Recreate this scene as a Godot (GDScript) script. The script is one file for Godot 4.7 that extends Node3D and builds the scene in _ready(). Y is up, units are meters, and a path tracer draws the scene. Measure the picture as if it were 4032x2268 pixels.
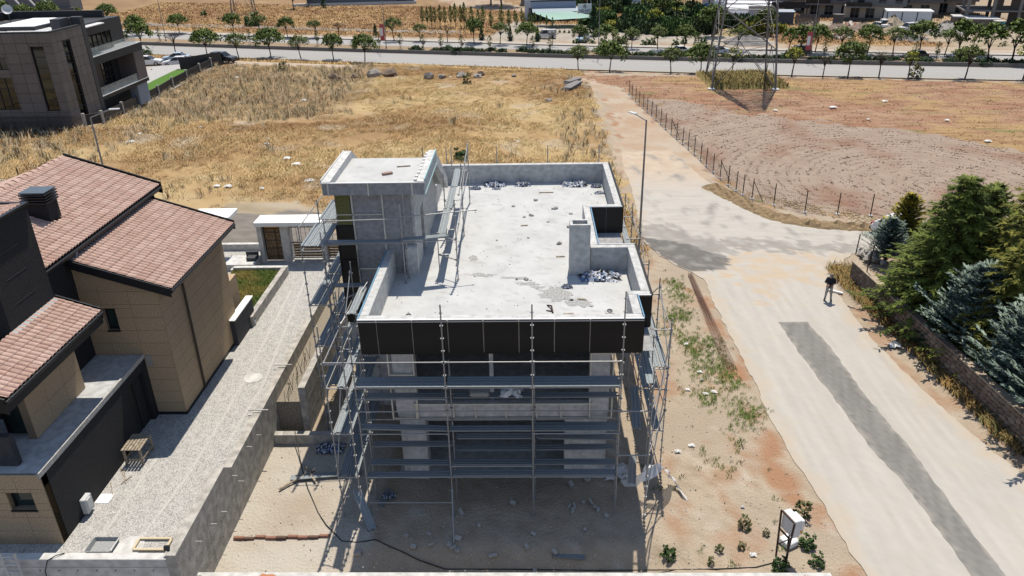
extends Node3D
# A building site seen from a drone: a half clad house in scaffolding, a villa, fields, an avenue with a plant nursery behind.
var counts := {}
var mats := {}
var tex_grain: ImageTexture
var tex_blotch: ImageTexture
var tex_fine: ImageTexture
var tex_streak: ImageTexture
var tex_crack: ImageTexture
var nrm_rough: ImageTexture
var nrm_fine: ImageTexture
var na := FastNoiseLite.new()
var nb := FastNoiseLite.new()
var nc := FastNoiseLite.new()
var rng := RandomNumberGenerator.new()

class MB:
	var v := PackedVector3Array()
	var n := PackedVector3Array()
	var c := PackedColorArray()
	var i := PackedInt32Array()
	var col := Color(1, 1, 1)
	var tinted := false
	func tint(k: Color) -> MB:
		col = k; tinted = true
		return self
	func quad(a: Vector3, b: Vector3, d: Vector3, e: Vector3, out := Vector3.ZERO):
		var nn := (b - a).cross(d - a).normalized()
		if nn == Vector3.ZERO: nn = (d - a).cross(e - a).normalized()
		if out != Vector3.ZERO and nn.dot(out) < 0.0:
			nn = -nn
			var t := b; b = e; e = t
		var k := v.size()
		for p in [a, b, d, e]:
			v.push_back(p); n.push_back(nn); c.push_back(col)
		for q in [0, 2, 1, 0, 3, 2]: i.push_back(k + q)
	func tri(a: Vector3, b: Vector3, d: Vector3, nn := Vector3.ZERO):
		var gn := (b - a).cross(d - a)
		if nn == Vector3.ZERO: nn = gn.normalized()
		elif gn.dot(nn) < 0.0:
			var sw := b; b = d; d = sw
		var k := v.size()
		for p in [a, b, d]:
			v.push_back(p); n.push_back(nn); c.push_back(col)
		for q in [0, 2, 1]: i.push_back(k + q)
	func box(at: Vector3, s: Vector3, b := Basis()) -> MB:
		var h := s * 0.5
		for ax in 3:
			for sg in [-1.0, 1.0]:
				var d := Vector3.ZERO; d[ax] = sg
				var u := Vector3.ZERO; u[(ax + 1) % 3] = 1.0
				var w := Vector3.ZERO; w[(ax + 2) % 3] = 1.0
				var o := d * h
				quad(at + b * (o - u * h - w * h), at + b * (o + u * h - w * h), at + b * (o + u * h + w * h), at + b * (o - u * h + w * h), b * d)
		return self
	func bx(x0: float, y0: float, z0: float, x1: float, y1: float, z1: float) -> MB:
		box(Vector3(x0 + x1, y0 + y1, z0 + z1) * 0.5, Vector3(absf(x1 - x0), absf(y1 - y0), absf(z1 - z0)))
		return self
	func cbox(at: Vector3, s: Vector3, ch: float, b := Basis()) -> MB:   # chamfered box
		var h := s * 0.5
		for ax in 3:
			var p := (ax + 1) % 3
			var q := (ax + 2) % 3
			for sg in [-1.0, 1.0]:
				var pts := []
				for e in [[-1, -1], [1, -1], [1, 1], [-1, 1]]:
					var w := Vector3.ZERO
					w[ax] = sg * h[ax]; w[p] = e[0] * (h[p] - ch); w[q] = e[1] * (h[q] - ch)
					pts.append(at + b * w)
				var d := Vector3.ZERO; d[ax] = sg
				quad(pts[0], pts[1], pts[2], pts[3], b * d)
				for sh in [-1.0, 1.0]:
					var a1 := Vector3.ZERO; a1[ax] = sg * h[ax]; a1[p] = sh * (h[p] - ch); a1[q] = -(h[q] - ch)
					var a2 := a1; a2[q] = -a2[q]
					var a3 := a2; a3[ax] = sg * (h[ax] - ch); a3[p] = sh * h[p]
					var a4 := a3; a4[q] = -a4[q]
					var d2 := Vector3.ZERO; d2[ax] = sg; d2[p] = sh
					quad(at + b * a1, at + b * a2, at + b * a3, at + b * a4, b * d2)
		return self
	func tube(a: Vector3, b: Vector3, r: float, k := 6, r2 := -1.0) -> MB:
		if r2 < 0.0: r2 = r
		var d := (b - a).normalized()
		var u := d.cross(Vector3.UP if absf(d.y) < 0.9 else Vector3.RIGHT).normalized()
		var w := d.cross(u)
		var s := v.size()
		for j in k + 1:
			var t := TAU * j / k
			var e := u * cos(t) + w * sin(t)
			v.push_back(a + e * r); n.push_back(e); c.push_back(col)
			v.push_back(b + e * r2); n.push_back(e); c.push_back(col)
		for j in k:
			var o := s + j * 2
			for q in [0, 1, 2, 2, 1, 3]: i.push_back(o + q)
		return self
	func disc(at: Vector3, d: Vector3, r: float, k := 8):
		var u := d.cross(Vector3.UP if absf(d.y) < 0.9 else Vector3.RIGHT).normalized()
		var w := d.cross(u).normalized()
		for j in k:
			var t := TAU * j / k
			var t2 := TAU * (j + 1) / k
			tri(at, at + (u * cos(t) + w * sin(t)) * r, at + (u * cos(t2) + w * sin(t2)) * r, d)
	func rod(a: Vector3, b: Vector3, r: float, k := 6) -> MB:
		tube(a, b, r, k); disc(a, (a - b).normalized(), r, k); disc(b, (b - a).normalized(), r, k)
		return self
	func path(pts: Array, r: float, k := 5) -> MB:
		for j in pts.size() - 1: tube(pts[j], pts[j + 1], r, k)
		return self
	func prism(poly: PackedVector2Array, at: Vector3, u: Vector3, w: Vector3, depth: Vector3) -> MB:   # polygon in (u, w), pushed along depth
		var t := Geometry2D.triangulate_polygon(poly)
		var mid := Vector3.ZERO
		for p in poly: mid += at + u * p.x + w * p.y
		mid = mid / poly.size() + depth * 0.5
		for e in [Vector3.ZERO, depth]:
			for j in range(0, t.size(), 3):
				var p := []
				for q in 3: p.append(at + u * poly[t[j + q]].x + w * poly[t[j + q]].y + e)
				tri(p[0], p[1], p[2], (depth if e != Vector3.ZERO else -depth).normalized())
		for j in poly.size():
			var p := poly[j]
			var q := poly[(j + 1) % poly.size()]
			var e2 := (q - p).orthogonal().normalized()
			if Geometry2D.is_point_in_polygon((p + q) * 0.5 + e2 * 0.002, poly): e2 = -e2
			var a := at + u * p.x + w * p.y
			var b := at + u * q.x + w * q.y
			quad(a, b, b + depth, a + depth, u * e2.x + w * e2.y)
		return self
	func sheet(poly: PackedVector2Array, y: float) -> MB:   # flat, at height y, in x and z
		var t := Geometry2D.triangulate_polygon(poly)
		for j in range(0, t.size(), 3):
			tri(Vector3(poly[t[j]].x, y, poly[t[j]].y), Vector3(poly[t[j + 1]].x, y, poly[t[j + 1]].y), Vector3(poly[t[j + 2]].x, y, poly[t[j + 2]].y), Vector3.UP)
		return self
	func mesh() -> ArrayMesh:
		var a := []
		a.resize(Mesh.ARRAY_MAX)
		a[Mesh.ARRAY_VERTEX] = v; a[Mesh.ARRAY_NORMAL] = n; a[Mesh.ARRAY_INDEX] = i
		if tinted: a[Mesh.ARRAY_COLOR] = c
		var m := ArrayMesh.new()
		m.add_surface_from_arrays(Mesh.PRIMITIVE_TRIANGLES, a)
		return m

func numbered(called: String) -> String:
	var k: int = counts.get(called, 0)
	counts[called] = k + 1
	return called if k == 0 else "%s_%03d" % [called, k]
func obj(called: String, shape, m: Material, parent: Node = self, at := Vector3.ZERO) -> MeshInstance3D:
	var o := MeshInstance3D.new()
	o.mesh = shape.mesh() if shape is MB else shape
	o.material_override = m
	o.position = at
	o.name = numbered(called) if parent == self else called
	parent.add_child(o, true)
	return o
func tag(o: Node, label: String, category: String, group := "") -> Node:
	o.set_meta("label", label); o.set_meta("category", category)
	if group != "": o.set_meta("group", group)
	return o
func thing(called: String, label: String, category: String, at := Vector3.ZERO, turn := 0.0, group := "") -> Node3D:
	var o := Node3D.new()
	o.name = numbered(called); add_child(o)
	o.position = at; o.rotation.y = turn
	tag(o, label, category, group)
	return o
func struct(called: String, shape, m: Material, label := "") -> MeshInstance3D:
	var o := obj(called, shape, m)
	o.set_meta("kind", "structure")
	if label != "": o.set_meta("label", label)
	return o
func copy(o: Node3D, at: Vector3, turn: float, label: String, scale_by := 1.0) -> Node3D:
	var base_name: String = o.get_meta("base", String(o.name))
	var r: Node3D = o.duplicate()
	r.name = numbered(base_name); add_child(r)
	r.position = at; r.rotation.y = turn; r.scale = Vector3.ONE * scale_by
	r.set_meta("label", label)
	return r
func nth(k: int) -> String:
	var w := ["first", "second", "third", "fourth", "fifth", "sixth", "seventh", "eighth", "ninth", "tenth", "eleventh", "twelfth", "thirteenth", "fourteenth", "fifteenth", "sixteenth", "seventeenth", "eighteenth", "nineteenth", "twentieth"]
	if k < 20: return w[k]
	return (["twenty", "thirty", "forty", "fifty"][(k + 1) / 10 - 2]) + "-" + w[(k + 1) % 10 - 1] if (k + 1) % 10 != 0 else ["thirtieth", "fortieth", "fiftieth"][(k + 1) / 10 - 3]

func gray(sd: int, freq: float, lo: float, hi: float, kind := FastNoiseLite.TYPE_SIMPLEX_SMOOTH, oct := 4, ridged := false, size := 512) -> Image:
	var f := FastNoiseLite.new()
	f.seed = sd; f.frequency = freq; f.noise_type = kind
	f.fractal_type = FastNoiseLite.FRACTAL_RIDGED if ridged else FastNoiseLite.FRACTAL_FBM
	f.fractal_octaves = oct
	var im := f.get_seamless_image(size, size, false, false, 0.15, true)
	im.convert(Image.FORMAT_L8)
	var d := im.get_data()
	for k in d.size(): d[k] = int(clampf(255.0 * lerpf(lo, hi, d[k] / 255.0), 0.0, 255.0))
	return Image.create_from_data(size, size, false, Image.FORMAT_L8, d)
func textures():
	tex_grain = ImageTexture.create_from_image(gray(3, 0.035, 0.66, 1.0))
	tex_blotch = ImageTexture.create_from_image(gray(5, 0.014, 0.8, 1.0, FastNoiseLite.TYPE_SIMPLEX_SMOOTH, 7))
	tex_fine = ImageTexture.create_from_image(gray(7, 0.2, 0.72, 1.0, FastNoiseLite.TYPE_SIMPLEX, 2))
	tex_crack = ImageTexture.create_from_image(gray(9, 0.012, 0.55, 1.05, FastNoiseLite.TYPE_SIMPLEX_SMOOTH, 5))
	var b := gray(11, 0.06, 0.0, 1.0, FastNoiseLite.TYPE_SIMPLEX, 4)
	b.bump_map_to_normal_map(6.0)
	nrm_rough = ImageTexture.create_from_image(b)
	var e := gray(13, 0.16, 0.0, 1.0, FastNoiseLite.TYPE_SIMPLEX, 3)
	e.bump_map_to_normal_map(3.0)
	nrm_fine = ImageTexture.create_from_image(e)
	na.seed = 21; na.frequency = 1.0; na.noise_type = FastNoiseLite.TYPE_SIMPLEX_SMOOTH
	nb.seed = 22; nb.frequency = 1.0; nb.noise_type = FastNoiseLite.TYPE_SIMPLEX_SMOOTH; nb.fractal_octaves = 4
	nc.seed = 23; nc.frequency = 1.0; nc.noise_type = FastNoiseLite.TYPE_SIMPLEX
	rng.seed = 77
# a material: base colour (linear), roughness, a grey texture laid in world space, its repeats per metre, a normal map
func mt(key: String, k := Color(1, 1, 1), rough := 0.9, tx: Texture2D = null, sc := 0.5, nm: Texture2D = null, ns := 0.6, metal := 0.0, own := false) -> StandardMaterial3D:
	if mats.has(key): return mats[key]
	var m := StandardMaterial3D.new()
	m.albedo_color = k.linear_to_srgb()
	m.roughness = rough; m.metallic = metal; m.metallic_specular = 0.4
	if tx != null or nm != null:
		m.uv1_triplanar = true; m.uv1_world_triplanar = not own
		m.uv1_scale = Vector3.ONE * sc
	if tx != null: m.albedo_texture = tx
	if nm != null:
		m.normal_enabled = true; m.normal_texture = nm; m.normal_scale = ns
	mats[key] = m
	return m
func vmat(key: String, rough := 0.9, tx: Texture2D = null, sc := 0.5, nm: Texture2D = null, ns := 0.6) -> StandardMaterial3D:
	var m := mt(key, Color(1, 1, 1), rough, tx, sc, nm, ns)
	m.vertex_color_use_as_albedo = true
	return m
func ss(t: float) -> float:
	t = clampf(t, 0.0, 1.0)
	return t * t * (3.0 - 2.0 * t)
func avenue_z(x: float) -> float:   # the near edge of the avenue
	x = clampf(x, -180.0, 130.0)
	return -135.9 + 0.2475 * x - 0.00033 * x * x
func ground_y(x: float, z: float) -> float:
	return 2.0 * ss((2.0 - x) / 12.0) * ss((-41.0 - z) / 6.0) * (1.0 - ss((-70.0 - z) / 30.0)) - 0.45 * ss((z + 21.6) / 1.2) * ss((x + 8.0) / 2.0) * ss((6.5 - x) / 2.5) - 3.0 * ss((avenue_z(x) + 21.0 - z) / 18.0)
func G(x: float, z: float) -> Vector3:
	return Vector3(x, ground_y(x, z), z)

func _ready():
	var cam := Camera3D.new()
	cam.transform = Transform3D(Basis(Vector3(0.99966, -0.01814, -0.01847), Vector3(0.00821, 0.89881, -0.43826), Vector3(0.02455, 0.43796, 0.89866)), Vector3(0, 21, 0))
	cam.fov = 41.14; cam.near = 0.3; cam.far = 2500.0
	add_child(cam); cam.current = true
	var we := WorldEnvironment.new()
	var env := Environment.new()
	var sky := Sky.new()
	var sm := ProceduralSkyMaterial.new()
	sm.sky_top_color = Color(0.42, 0.5, 0.63); sm.sky_horizon_color = Color(0.7, 0.73, 0.77); sm.sky_curve = 0.16
	sm.ground_bottom_color = Color(0.36, 0.31, 0.25); sm.ground_horizon_color = Color(0.56, 0.6, 0.62)
	sm.sky_energy_multiplier = 1.0; sm.sun_angle_max = 1.0
	sky.sky_material = sm
	env.background_mode = Environment.BG_SKY; env.sky = sky; env.background_energy_multiplier = 1.2
	env.tonemap_mode = Environment.TONE_MAPPER_LINEAR
	env.tonemap_exposure = 1.43
	env.sdfgi_enabled = true; env.ssao_enabled = true; env.ssil_enabled = true
	we.environment = env; add_child(we)
	var sun := DirectionalLight3D.new()
	sun.light_energy = 1.4; sun.light_color = Color(1.0, 0.965, 0.91); sun.light_angular_distance = 0.5; sun.shadow_enabled = true
	add_child(sun)
	sun.look_at_from_position(Vector3.ZERO, Vector3(-0.05, -1.0, 0.42), Vector3.FORWARD)
	textures()
	terrain()
	roads()
	house_shell()
	house_cladding()
	scaffolds()
	courtyard()
	villa()
	black_house()
	grass()
	fence_and_poles()
	pylons()
	street_trees()
	vehicles()
	nursery()
	far_buildings()
	conifers()
	person()
	site_things()
	roof_things()
	field_things()

var poly_plow := PackedVector2Array([Vector2(12.95, -93.75), Vector2(15.17, -95.81), Vector2(18.03, -95.4), Vector2(20.53, -93.27), Vector2(22.87, -89), Vector2(25.91, -88.43), Vector2(28.35, -85.25), Vector2(31.69, -84.16), Vector2(36.44, -80.96), Vector2(40.53, -78.15), Vector2(43.15, -76.17), Vector2(44.82, -73.47), Vector2(46.32, -71.07), Vector2(50.08, -66.52), Vector2(35.19, -43.79), Vector2(35.28, -52.56), Vector2(28.47, -53.87), Vector2(23.28, -54.86), Vector2(19.33, -56.62), Vector2(17.73, -58.7), Vector2(16.65, -62.23), Vector2(15.51, -73.84), Vector2(14.2, -86.05)])
var poly_right := PackedVector2Array([Vector2(6.22, -112.62), Vector2(13, -112.11), Vector2(24.13, -111.22), Vector2(41.79, -123.66), Vector2(59, -120.74), Vector2(75.37, -117.97), Vector2(90.95, -115.33), Vector2(37.73, -42.61), Vector2(35.63, -53.18), Vector2(28.69, -54.36), Vector2(23.43, -55.28), Vector2(19.52, -57.25), Vector2(17.8, -58.98), Vector2(16.55, -64.61), Vector2(15.65, -74.55), Vector2(14.09, -88.34), Vector2(12.73, -99.23), Vector2(12.05, -103.26)])
var poly_lane := PackedVector2Array([Vector2(3.97, -113.41), Vector2(6.22, -112.62), Vector2(9.43, -110.01), Vector2(11.88, -101.74), Vector2(12.95, -93.75), Vector2(14.06, -85.14), Vector2(14.95, -77.56), Vector2(15.4, -70.45), Vector2(15.9, -64.98), Vector2(12.16, -61.35), Vector2(9, -62.5), Vector2(8.21, -67.02), Vector2(8.39, -70.75), Vector2(9.31, -81.05), Vector2(9.8, -90.18), Vector2(9.48, -100.92), Vector2(7.89, -107.85)])
var poly_pad := PackedVector2Array([Vector2(-22.99, -53.94), Vector2(-18.88, -54.25), Vector2(-15.53, -52.84), Vector2(-13.89, -49.58), Vector2(-17.88, -50.86), Vector2(-21.92, -50.98)])
var poly_gravel := PackedVector2Array([Vector2(-26.15, -43.75), Vector2(-26.04, -49.92), Vector2(-22.27, -51.96), Vector2(-19.55, -51.64), Vector2(-16.27, -51.21), Vector2(-13.26, -50.49), Vector2(-11.62, -45.09), Vector2(-17.96, -45.68), Vector2(-19.91, -45.19)])
var poly_house := PackedVector2Array([Vector2(-68.65, -79.02), Vector2(-49.56, -78.52), Vector2(-46.84, -79.54), Vector2(-46.01, -81.63), Vector2(-47.85, -89.62), Vector2(-48.97, -96.4), Vector2(-49.33, -102.45), Vector2(-49.88, -108.23), Vector2(-50.11, -113.7), Vector2(-50.35, -119.36), Vector2(-50.54, -124.49), Vector2(-50.82, -130.17), Vector2(-58.49, -149.97), Vector2(-114.08, -136.94)])
var poly_track := PackedVector2Array([Vector2(-58.24, -149.06), Vector2(-41.08, -128.45), Vector2(-33.2, -142.18), Vector2(-26.71, -123.73), Vector2(-27.81, -121.51), Vector2(-35.72, -123.22), Vector2(-46.89, -126.32), Vector2(-51.19, -127.43)])
var poly_yard := PackedVector2Array([Vector2(-60.48, -117.91), Vector2(-58.5, -121.02), Vector2(-55.12, -123.47), Vector2(-51.64, -117.21), Vector2(-52.75, -112.71), Vector2(-53.01, -103.2), Vector2(-54.02, -100.8), Vector2(-54.04, -95.68), Vector2(-58.19, -98.65)])
var far_pale := PackedVector2Array([Vector2(-12.43, -171.86), Vector2(-7.95, -177.38), Vector2(-3.93, -199.84), Vector2(1.92, -193.77), Vector2(14.32, -193.65), Vector2(48.71, -173.28), Vector2(49.51, -158.58), Vector2(42.67, -150.43), Vector2(21.03, -156.45), Vector2(5.61, -161.61), Vector2(-2.51, -166.24), Vector2(-10.97, -168.83)])
var far_dust := PackedVector2Array([Vector2(60.74, -187.65), Vector2(66.96, -192.7), Vector2(106.63, -175.07), Vector2(109.34, -162.77), Vector2(92.67, -136.23), Vector2(86.82, -140.44), Vector2(81.16, -143.54), Vector2(79.67, -150.5), Vector2(78.12, -163.51), Vector2(69.41, -172.07), Vector2(61.73, -174.21)])
var far_road := PackedVector2Array([Vector2(-42.67, -304.12), Vector2(-30.74, -263.27), Vector2(-19.4, -233.54), Vector2(-14.53, -228.71), Vector2(0.03, -220.69), Vector2(0.04, -232.57), Vector2(-9.77, -252.12), Vector2(-24.64, -300.42)])

func mixc(a: Color, b: Color, t: float) -> Color:
	return a.lerp(b, clampf(t, 0.0, 1.0))
func inside(poly: PackedVector2Array, x: float, z: float) -> bool:
	return Geometry2D.is_point_in_polygon(Vector2(x, z), poly)
const STRAW := Color(0.415, 0.275, 0.125)
const STRAW_PALE := Color(0.5, 0.385, 0.205)
const STRAW_BROWN := Color(0.275, 0.165, 0.08)
const SOIL := Color(0.39, 0.32, 0.24)
const RED := Color(0.29, 0.125, 0.062)
const DUST := Color(0.45, 0.37, 0.27)
# how much of the ground is dry grass field here: 0 elsewhere, 1 in the field before the avenue, 2 in the fields beyond it
func field_kind(x: float, z: float) -> int:
	var az := avenue_z(x)
	if z < az - 33.0: return 2
	if z < az + 2.0: return 0
	if inside(poly_right, x, z): return 3
	if z < -46.5 and x < 8.0 and not inside(poly_lane, x, z) and not inside(poly_track, x, z) and not inside(poly_pad, x, z) and not inside(poly_gravel, x, z):
		if inside(poly_house, x, z): return 0
		return 1
	return 0
func ground_color(x: float, z: float) -> Color:
	var wx := x + na.get_noise_2d(x * 0.3, z * 0.3) * 1.6
	var wz := z + na.get_noise_2d(x * 0.3 + 50.0, z * 0.3) * 1.6
	var big := na.get_noise_2d(x * 0.035, z * 0.05)
	var mid := nb.get_noise_2d(x * 0.16, z * 0.2)
	var small := nc.get_noise_2d(x * 1.1, z * 1.1)
	var k := field_kind(wx, wz)
	var c: Color
	if k == 1:
		c = mixc(STRAW, STRAW_PALE, 0.45 + mid * 0.8 + big * 0.6)
		c = mixc(c, STRAW_BROWN, 0.25 - big * 1.1 + small * 0.5)
		c = mixc(c, DUST, (nb.get_noise_2d(x * 0.11 + 90.0, z * 0.13) - 0.28) * 3.0)
		if z > -56.0: c = mixc(c, DUST, ss((z + 56.0) / 8.0) * (0.35 + mid))
		if x < -22.0 and z < -84.0: c = mixc(c, Color(0.31, 0.23, 0.15), 0.45 + small * 0.5)
	elif k == 2:
		c = mixc(Color(0.27, 0.165, 0.08), Color(0.4, 0.28, 0.14), 0.45 + mid * 0.9)
		c = mixc(c, Color(0.23, 0.13, 0.068), 0.3 + big * 1.2)
		if inside(far_pale, wx, wz): c = mixc(Color(0.43, 0.38, 0.31), Color(0.3, 0.27, 0.22), 0.3 + mid)
		if inside(far_dust, wx, wz): c = mixc(Color(0.42, 0.35, 0.26), Color(0.3, 0.24, 0.15), 0.35 + mid * 1.3)
		if inside(far_road, wx, wz): c = mixc(Color(0.42, 0.33, 0.24), RED, 0.1 + mid)
		if wx > 92.0: c = mixc(c, Color(0.4, 0.33, 0.25), 0.6)
	elif k == 3 or inside(poly_plow, wx, wz):
		if inside(poly_plow, wx + small * 1.8 + mid * 3.0, wz + small * 1.2 + mid * 4.0):
			var arc := sin(Vector2(x - 34.0, z + 62.0).length() * 2.3 + mid * 2.5) * 0.5 + sin(Vector2(x - 62.0, z + 40.0).length() * 1.9 + small) * 0.5
			c = mixc(Color(0.375, 0.295, 0.23), Color(0.275, 0.2, 0.15), 0.4 + arc * 0.2 + small * 0.45)
			c = mixc(c, Color(0.235, 0.115, 0.068), (nb.get_noise_2d(x * 0.09 + 7.0, z * 0.09) - 0.16) * 1.6)
		else:
			c = mixc(Color(0.33, 0.18, 0.105), Color(0.39, 0.265, 0.175), 0.45 + mid)
			c = mixc(c, Color(0.39, 0.26, 0.12), (big + mid * 0.7 + 0.06) * 2.4)
			c = mixc(c, Color(0.21, 0.1, 0.055), 0.15 + nb.get_noise_2d(x * 0.12, z * 1.1) * 1.3 + small * 0.35)
			c = mixc(c, Color(0.2, 0.2, 0.07), (nb.get_noise_2d(x * 0.12 + 30.0, z * 0.3) - 0.34) * 3.0)
	elif inside(poly_lane, wx, wz):
		c = mixc(Color(0.43, 0.31, 0.21), Color(0.48, 0.4, 0.31), 0.45 + mid * 1.2)
		c = mixc(c, RED, -0.02 + small * 0.3)
	elif inside(poly_track, wx, wz):
		c = Color(0.47, 0.38, 0.29)
	elif inside(poly_gravel, wx, wz):
		c = mixc(Color(0.17, 0.15, 0.13), Color(0.26, 0.23, 0.2), 0.5 + small * 0.7)
	elif inside(poly_pad, wx, wz):
		c = mixc(Color(0.43, 0.36, 0.26), Color(0.3, 0.24, 0.15), 0.3 + mid * 1.5)
	elif inside(poly_house, wx, wz):
		c = mixc(Color(0.46, 0.41, 0.36), DUST, 0.3 + mid)
	else:
		# the building plot and the verge
		c = mixc(SOIL, Color(0.47, 0.385, 0.285), 0.35 + mid * 1.1)
		c = mixc(c, Color(0.26, 0.2, 0.13), (small + mid) * 0.6)
		var pale := nb.get_noise_2d(x * 0.5 + 11.0, z * 0.5)
		c = mixc(c, Color(0.52, 0.46, 0.38), (pale - 0.32) * 2.2)
		if x < -6.0 and z > -27.3: c = mixc(c, Color(0.49, 0.45, 0.385), 0.6 + mid)
		if x > 5.0: c = mixc(c, Color(0.36, 0.2, 0.115), minf(0.55, (nb.get_noise_2d(x * 0.5 + 3.0, z * 0.34) + mid * 0.6 - 0.1) * 1.6 + small * 0.3) + (0.5 + mid if absf(x + mid - edge_x(z) + 0.7) < 0.75 else 0.0))
	return c
# where the concrete road begins, right of the plot
func edge_x(z: float) -> float:
	return 10.9 + maxf(0.0, z + 28.0) * 0.1
func terrain():
	var xs := PackedFloat32Array()
	var zs := PackedFloat32Array()
	var x := -190.0
	while x < 230.0:
		xs.push_back(x)
		x += 4.0 if x < -62.0 or x >= 74.0 else (0.3 if x > -13.0 and x < 22.0 else 0.55)
	var z := -12.0
	while z > -480.0:
		zs.push_back(z)
		z -= 0.25 if z > -52.0 else (0.55 if z > -128.0 else (1.6 if z > -230.0 else 6.0))
	var nx := xs.size()
	var nz := zs.size()
	var v := PackedVector3Array(); v.resize(nx * nz)
	var n := PackedVector3Array(); n.resize(nx * nz)
	var c := PackedColorArray(); c.resize(nx * nz)
	for b in nz:
		for a in nx:
			var px := xs[a]
			var pz := zs[b]
			var y := ground_y(px, pz)
			var rough := 0.0
			var k := field_kind(px, pz)
			if k == 1 or k == 3: rough = 0.09
			elif k == 2: rough = 0.06
			elif pz > -42.0 and px < 7.8 and px > -11.3: rough = 0.05
			var e := na.get_noise_2d(px * 0.5, pz * 0.5) * rough + nc.get_noise_2d(px * 1.9, pz * 1.9) * rough * 0.45
			if k == 1: e += na.get_noise_2d(px * 0.07, pz * 0.07) * 0.35
			v[b * nx + a] = Vector3(px, y + e, pz)
			c[b * nx + a] = ground_color(px, pz)
	for b in nz:
		for a in nx:
			var l := v[b * nx + maxi(a - 1, 0)]
			var r := v[b * nx + mini(a + 1, nx - 1)]
			var u := v[maxi(b - 1, 0) * nx + a]
			var d := v[mini(b + 1, nz - 1) * nx + a]
			n[b * nx + a] = (u - d).cross(r - l).normalized()
			if n[b * nx + a].y < 0.0: n[b * nx + a] = -n[b * nx + a]
	var ix := PackedInt32Array(); ix.resize((nx - 1) * (nz - 1) * 6)
	var q := 0
	for b in nz - 1:
		for a in nx - 1:
			var s := b * nx + a
			for t in [s, s + nx, s + 1, s + 1, s + nx, s + nx + 1]:
				ix[q] = t; q += 1
	var arr := []
	arr.resize(Mesh.ARRAY_MAX)
	arr[Mesh.ARRAY_VERTEX] = v; arr[Mesh.ARRAY_NORMAL] = n; arr[Mesh.ARRAY_COLOR] = c; arr[Mesh.ARRAY_INDEX] = ix
	var m := ArrayMesh.new()
	m.add_surface_from_arrays(Mesh.PRIMITIVE_TRIANGLES, arr)
	var soil := ImageTexture.create_from_image(gray(31, 0.11, 0.74, 1.0, FastNoiseLite.TYPE_SIMPLEX, 4, false, 1024))
	mats["tex_soil"] = null
	var gm := vmat("ground", 0.98, soil, 0.16, nrm_rough, 0.45)
	struct("ground", m, gm, "dry earth and field ground under the whole scene")

var poly_concrete := PackedVector2Array([Vector2(8.85, -72.88), Vector2(11.31, -73.19), Vector2(13.84, -73.35), Vector2(14.63, -67.36), Vector2(15.41, -62.69), Vector2(16.59, -59.21), Vector2(18.81, -54.82), Vector2(21.72, -52.93), Vector2(24.45, -52.54), Vector2(27.7, -52.14), Vector2(25.67, -47.6), Vector2(21.54, -47.82), Vector2(20.71, -46.85), Vector2(19.36, -44.11), Vector2(18.55, -42.14), Vector2(18.4, -38.83), Vector2(18.46, -36.21), Vector2(18.76, -32.15), Vector2(19.18, -29.09), Vector2(19.68, -26.71), Vector2(20.24, -24.27), Vector2(20.52, -21.38), Vector2(18.98, -19.03), Vector2(12.18, -17.42), Vector2(11.71, -19.9), Vector2(11.5, -20.99), Vector2(11.43, -22.61), Vector2(11.31, -24.27), Vector2(11.06, -26.03), Vector2(10.96, -27.95), Vector2(10.89, -30.25), Vector2(11.02, -32.66), Vector2(10.93, -35.38), Vector2(10.85, -37.77), Vector2(10.86, -40.84), Vector2(10.97, -44.04), Vector2(10.42, -45.07), Vector2(9.56, -46.27), Vector2(8.67, -48.12), Vector2(8.05, -50.1), Vector2(8.07, -53.31), Vector2(8.38, -57.6), Vector2(8.6, -63.37), Vector2(8.49, -67.6)])
func blob(poly: PackedVector2Array, wob: float, step := 0.35) -> PackedVector2Array:   # the same outline, uneven
	var o := PackedVector2Array()
	for j in poly.size():
		var a := poly[j]
		var b := poly[(j + 1) % poly.size()]
		var k := maxi(1, int((b - a).length() / step))
		for t in k:
			var p := a.lerp(b, float(t) / k)
			o.push_back(p + Vector2(na.get_noise_2d(p.x * 1.3, p.y * 1.3), na.get_noise_2d(p.x * 1.3 + 40.0, p.y * 1.3)) * wob)
	return o
func strip(la: Array, lb: Array, y0: float, y1: float) -> MB:
	var b := MB.new()
	for j in la.size() - 1:
		b.quad(Vector3(la[j].x, y0, la[j].z), Vector3(la[j + 1].x, y0, la[j + 1].z), Vector3(lb[j + 1].x, y1, lb[j + 1].z), Vector3(lb[j].x, y1, lb[j].z), Vector3.UP)
	return b
func between(la: Array, lb: Array, t: float) -> Array:
	var o := []
	for j in la.size(): o.append(la[j].lerp(lb[j], t))
	return o
var road_edge: PackedVector2Array
var poly_cross := PackedVector2Array([Vector2(8.34, -54.45), Vector2(10.15, -53.09), Vector2(12.1, -51.18), Vector2(14.76, -50.52), Vector2(18.52, -50.06), Vector2(23.29, -49.58), Vector2(22.75, -48.2), Vector2(17.94, -48.18), Vector2(14.07, -48.82), Vector2(12.47, -47.7), Vector2(11.28, -47.07), Vector2(9.6, -48.1), Vector2(8.48, -49.66), Vector2(7.94, -50.99)])
var poly_stain := PackedVector2Array([Vector2(8.05, -50.99), Vector2(10.01, -50.49), Vector2(11.23, -49.59), Vector2(12.55, -48.03), Vector2(13.51, -47.02), Vector2(12.6, -45.7), Vector2(11.69, -45.28), Vector2(10.45, -45.25), Vector2(9.69, -46.26), Vector2(9.04, -47.58), Vector2(8.38, -48.96)])
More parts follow.
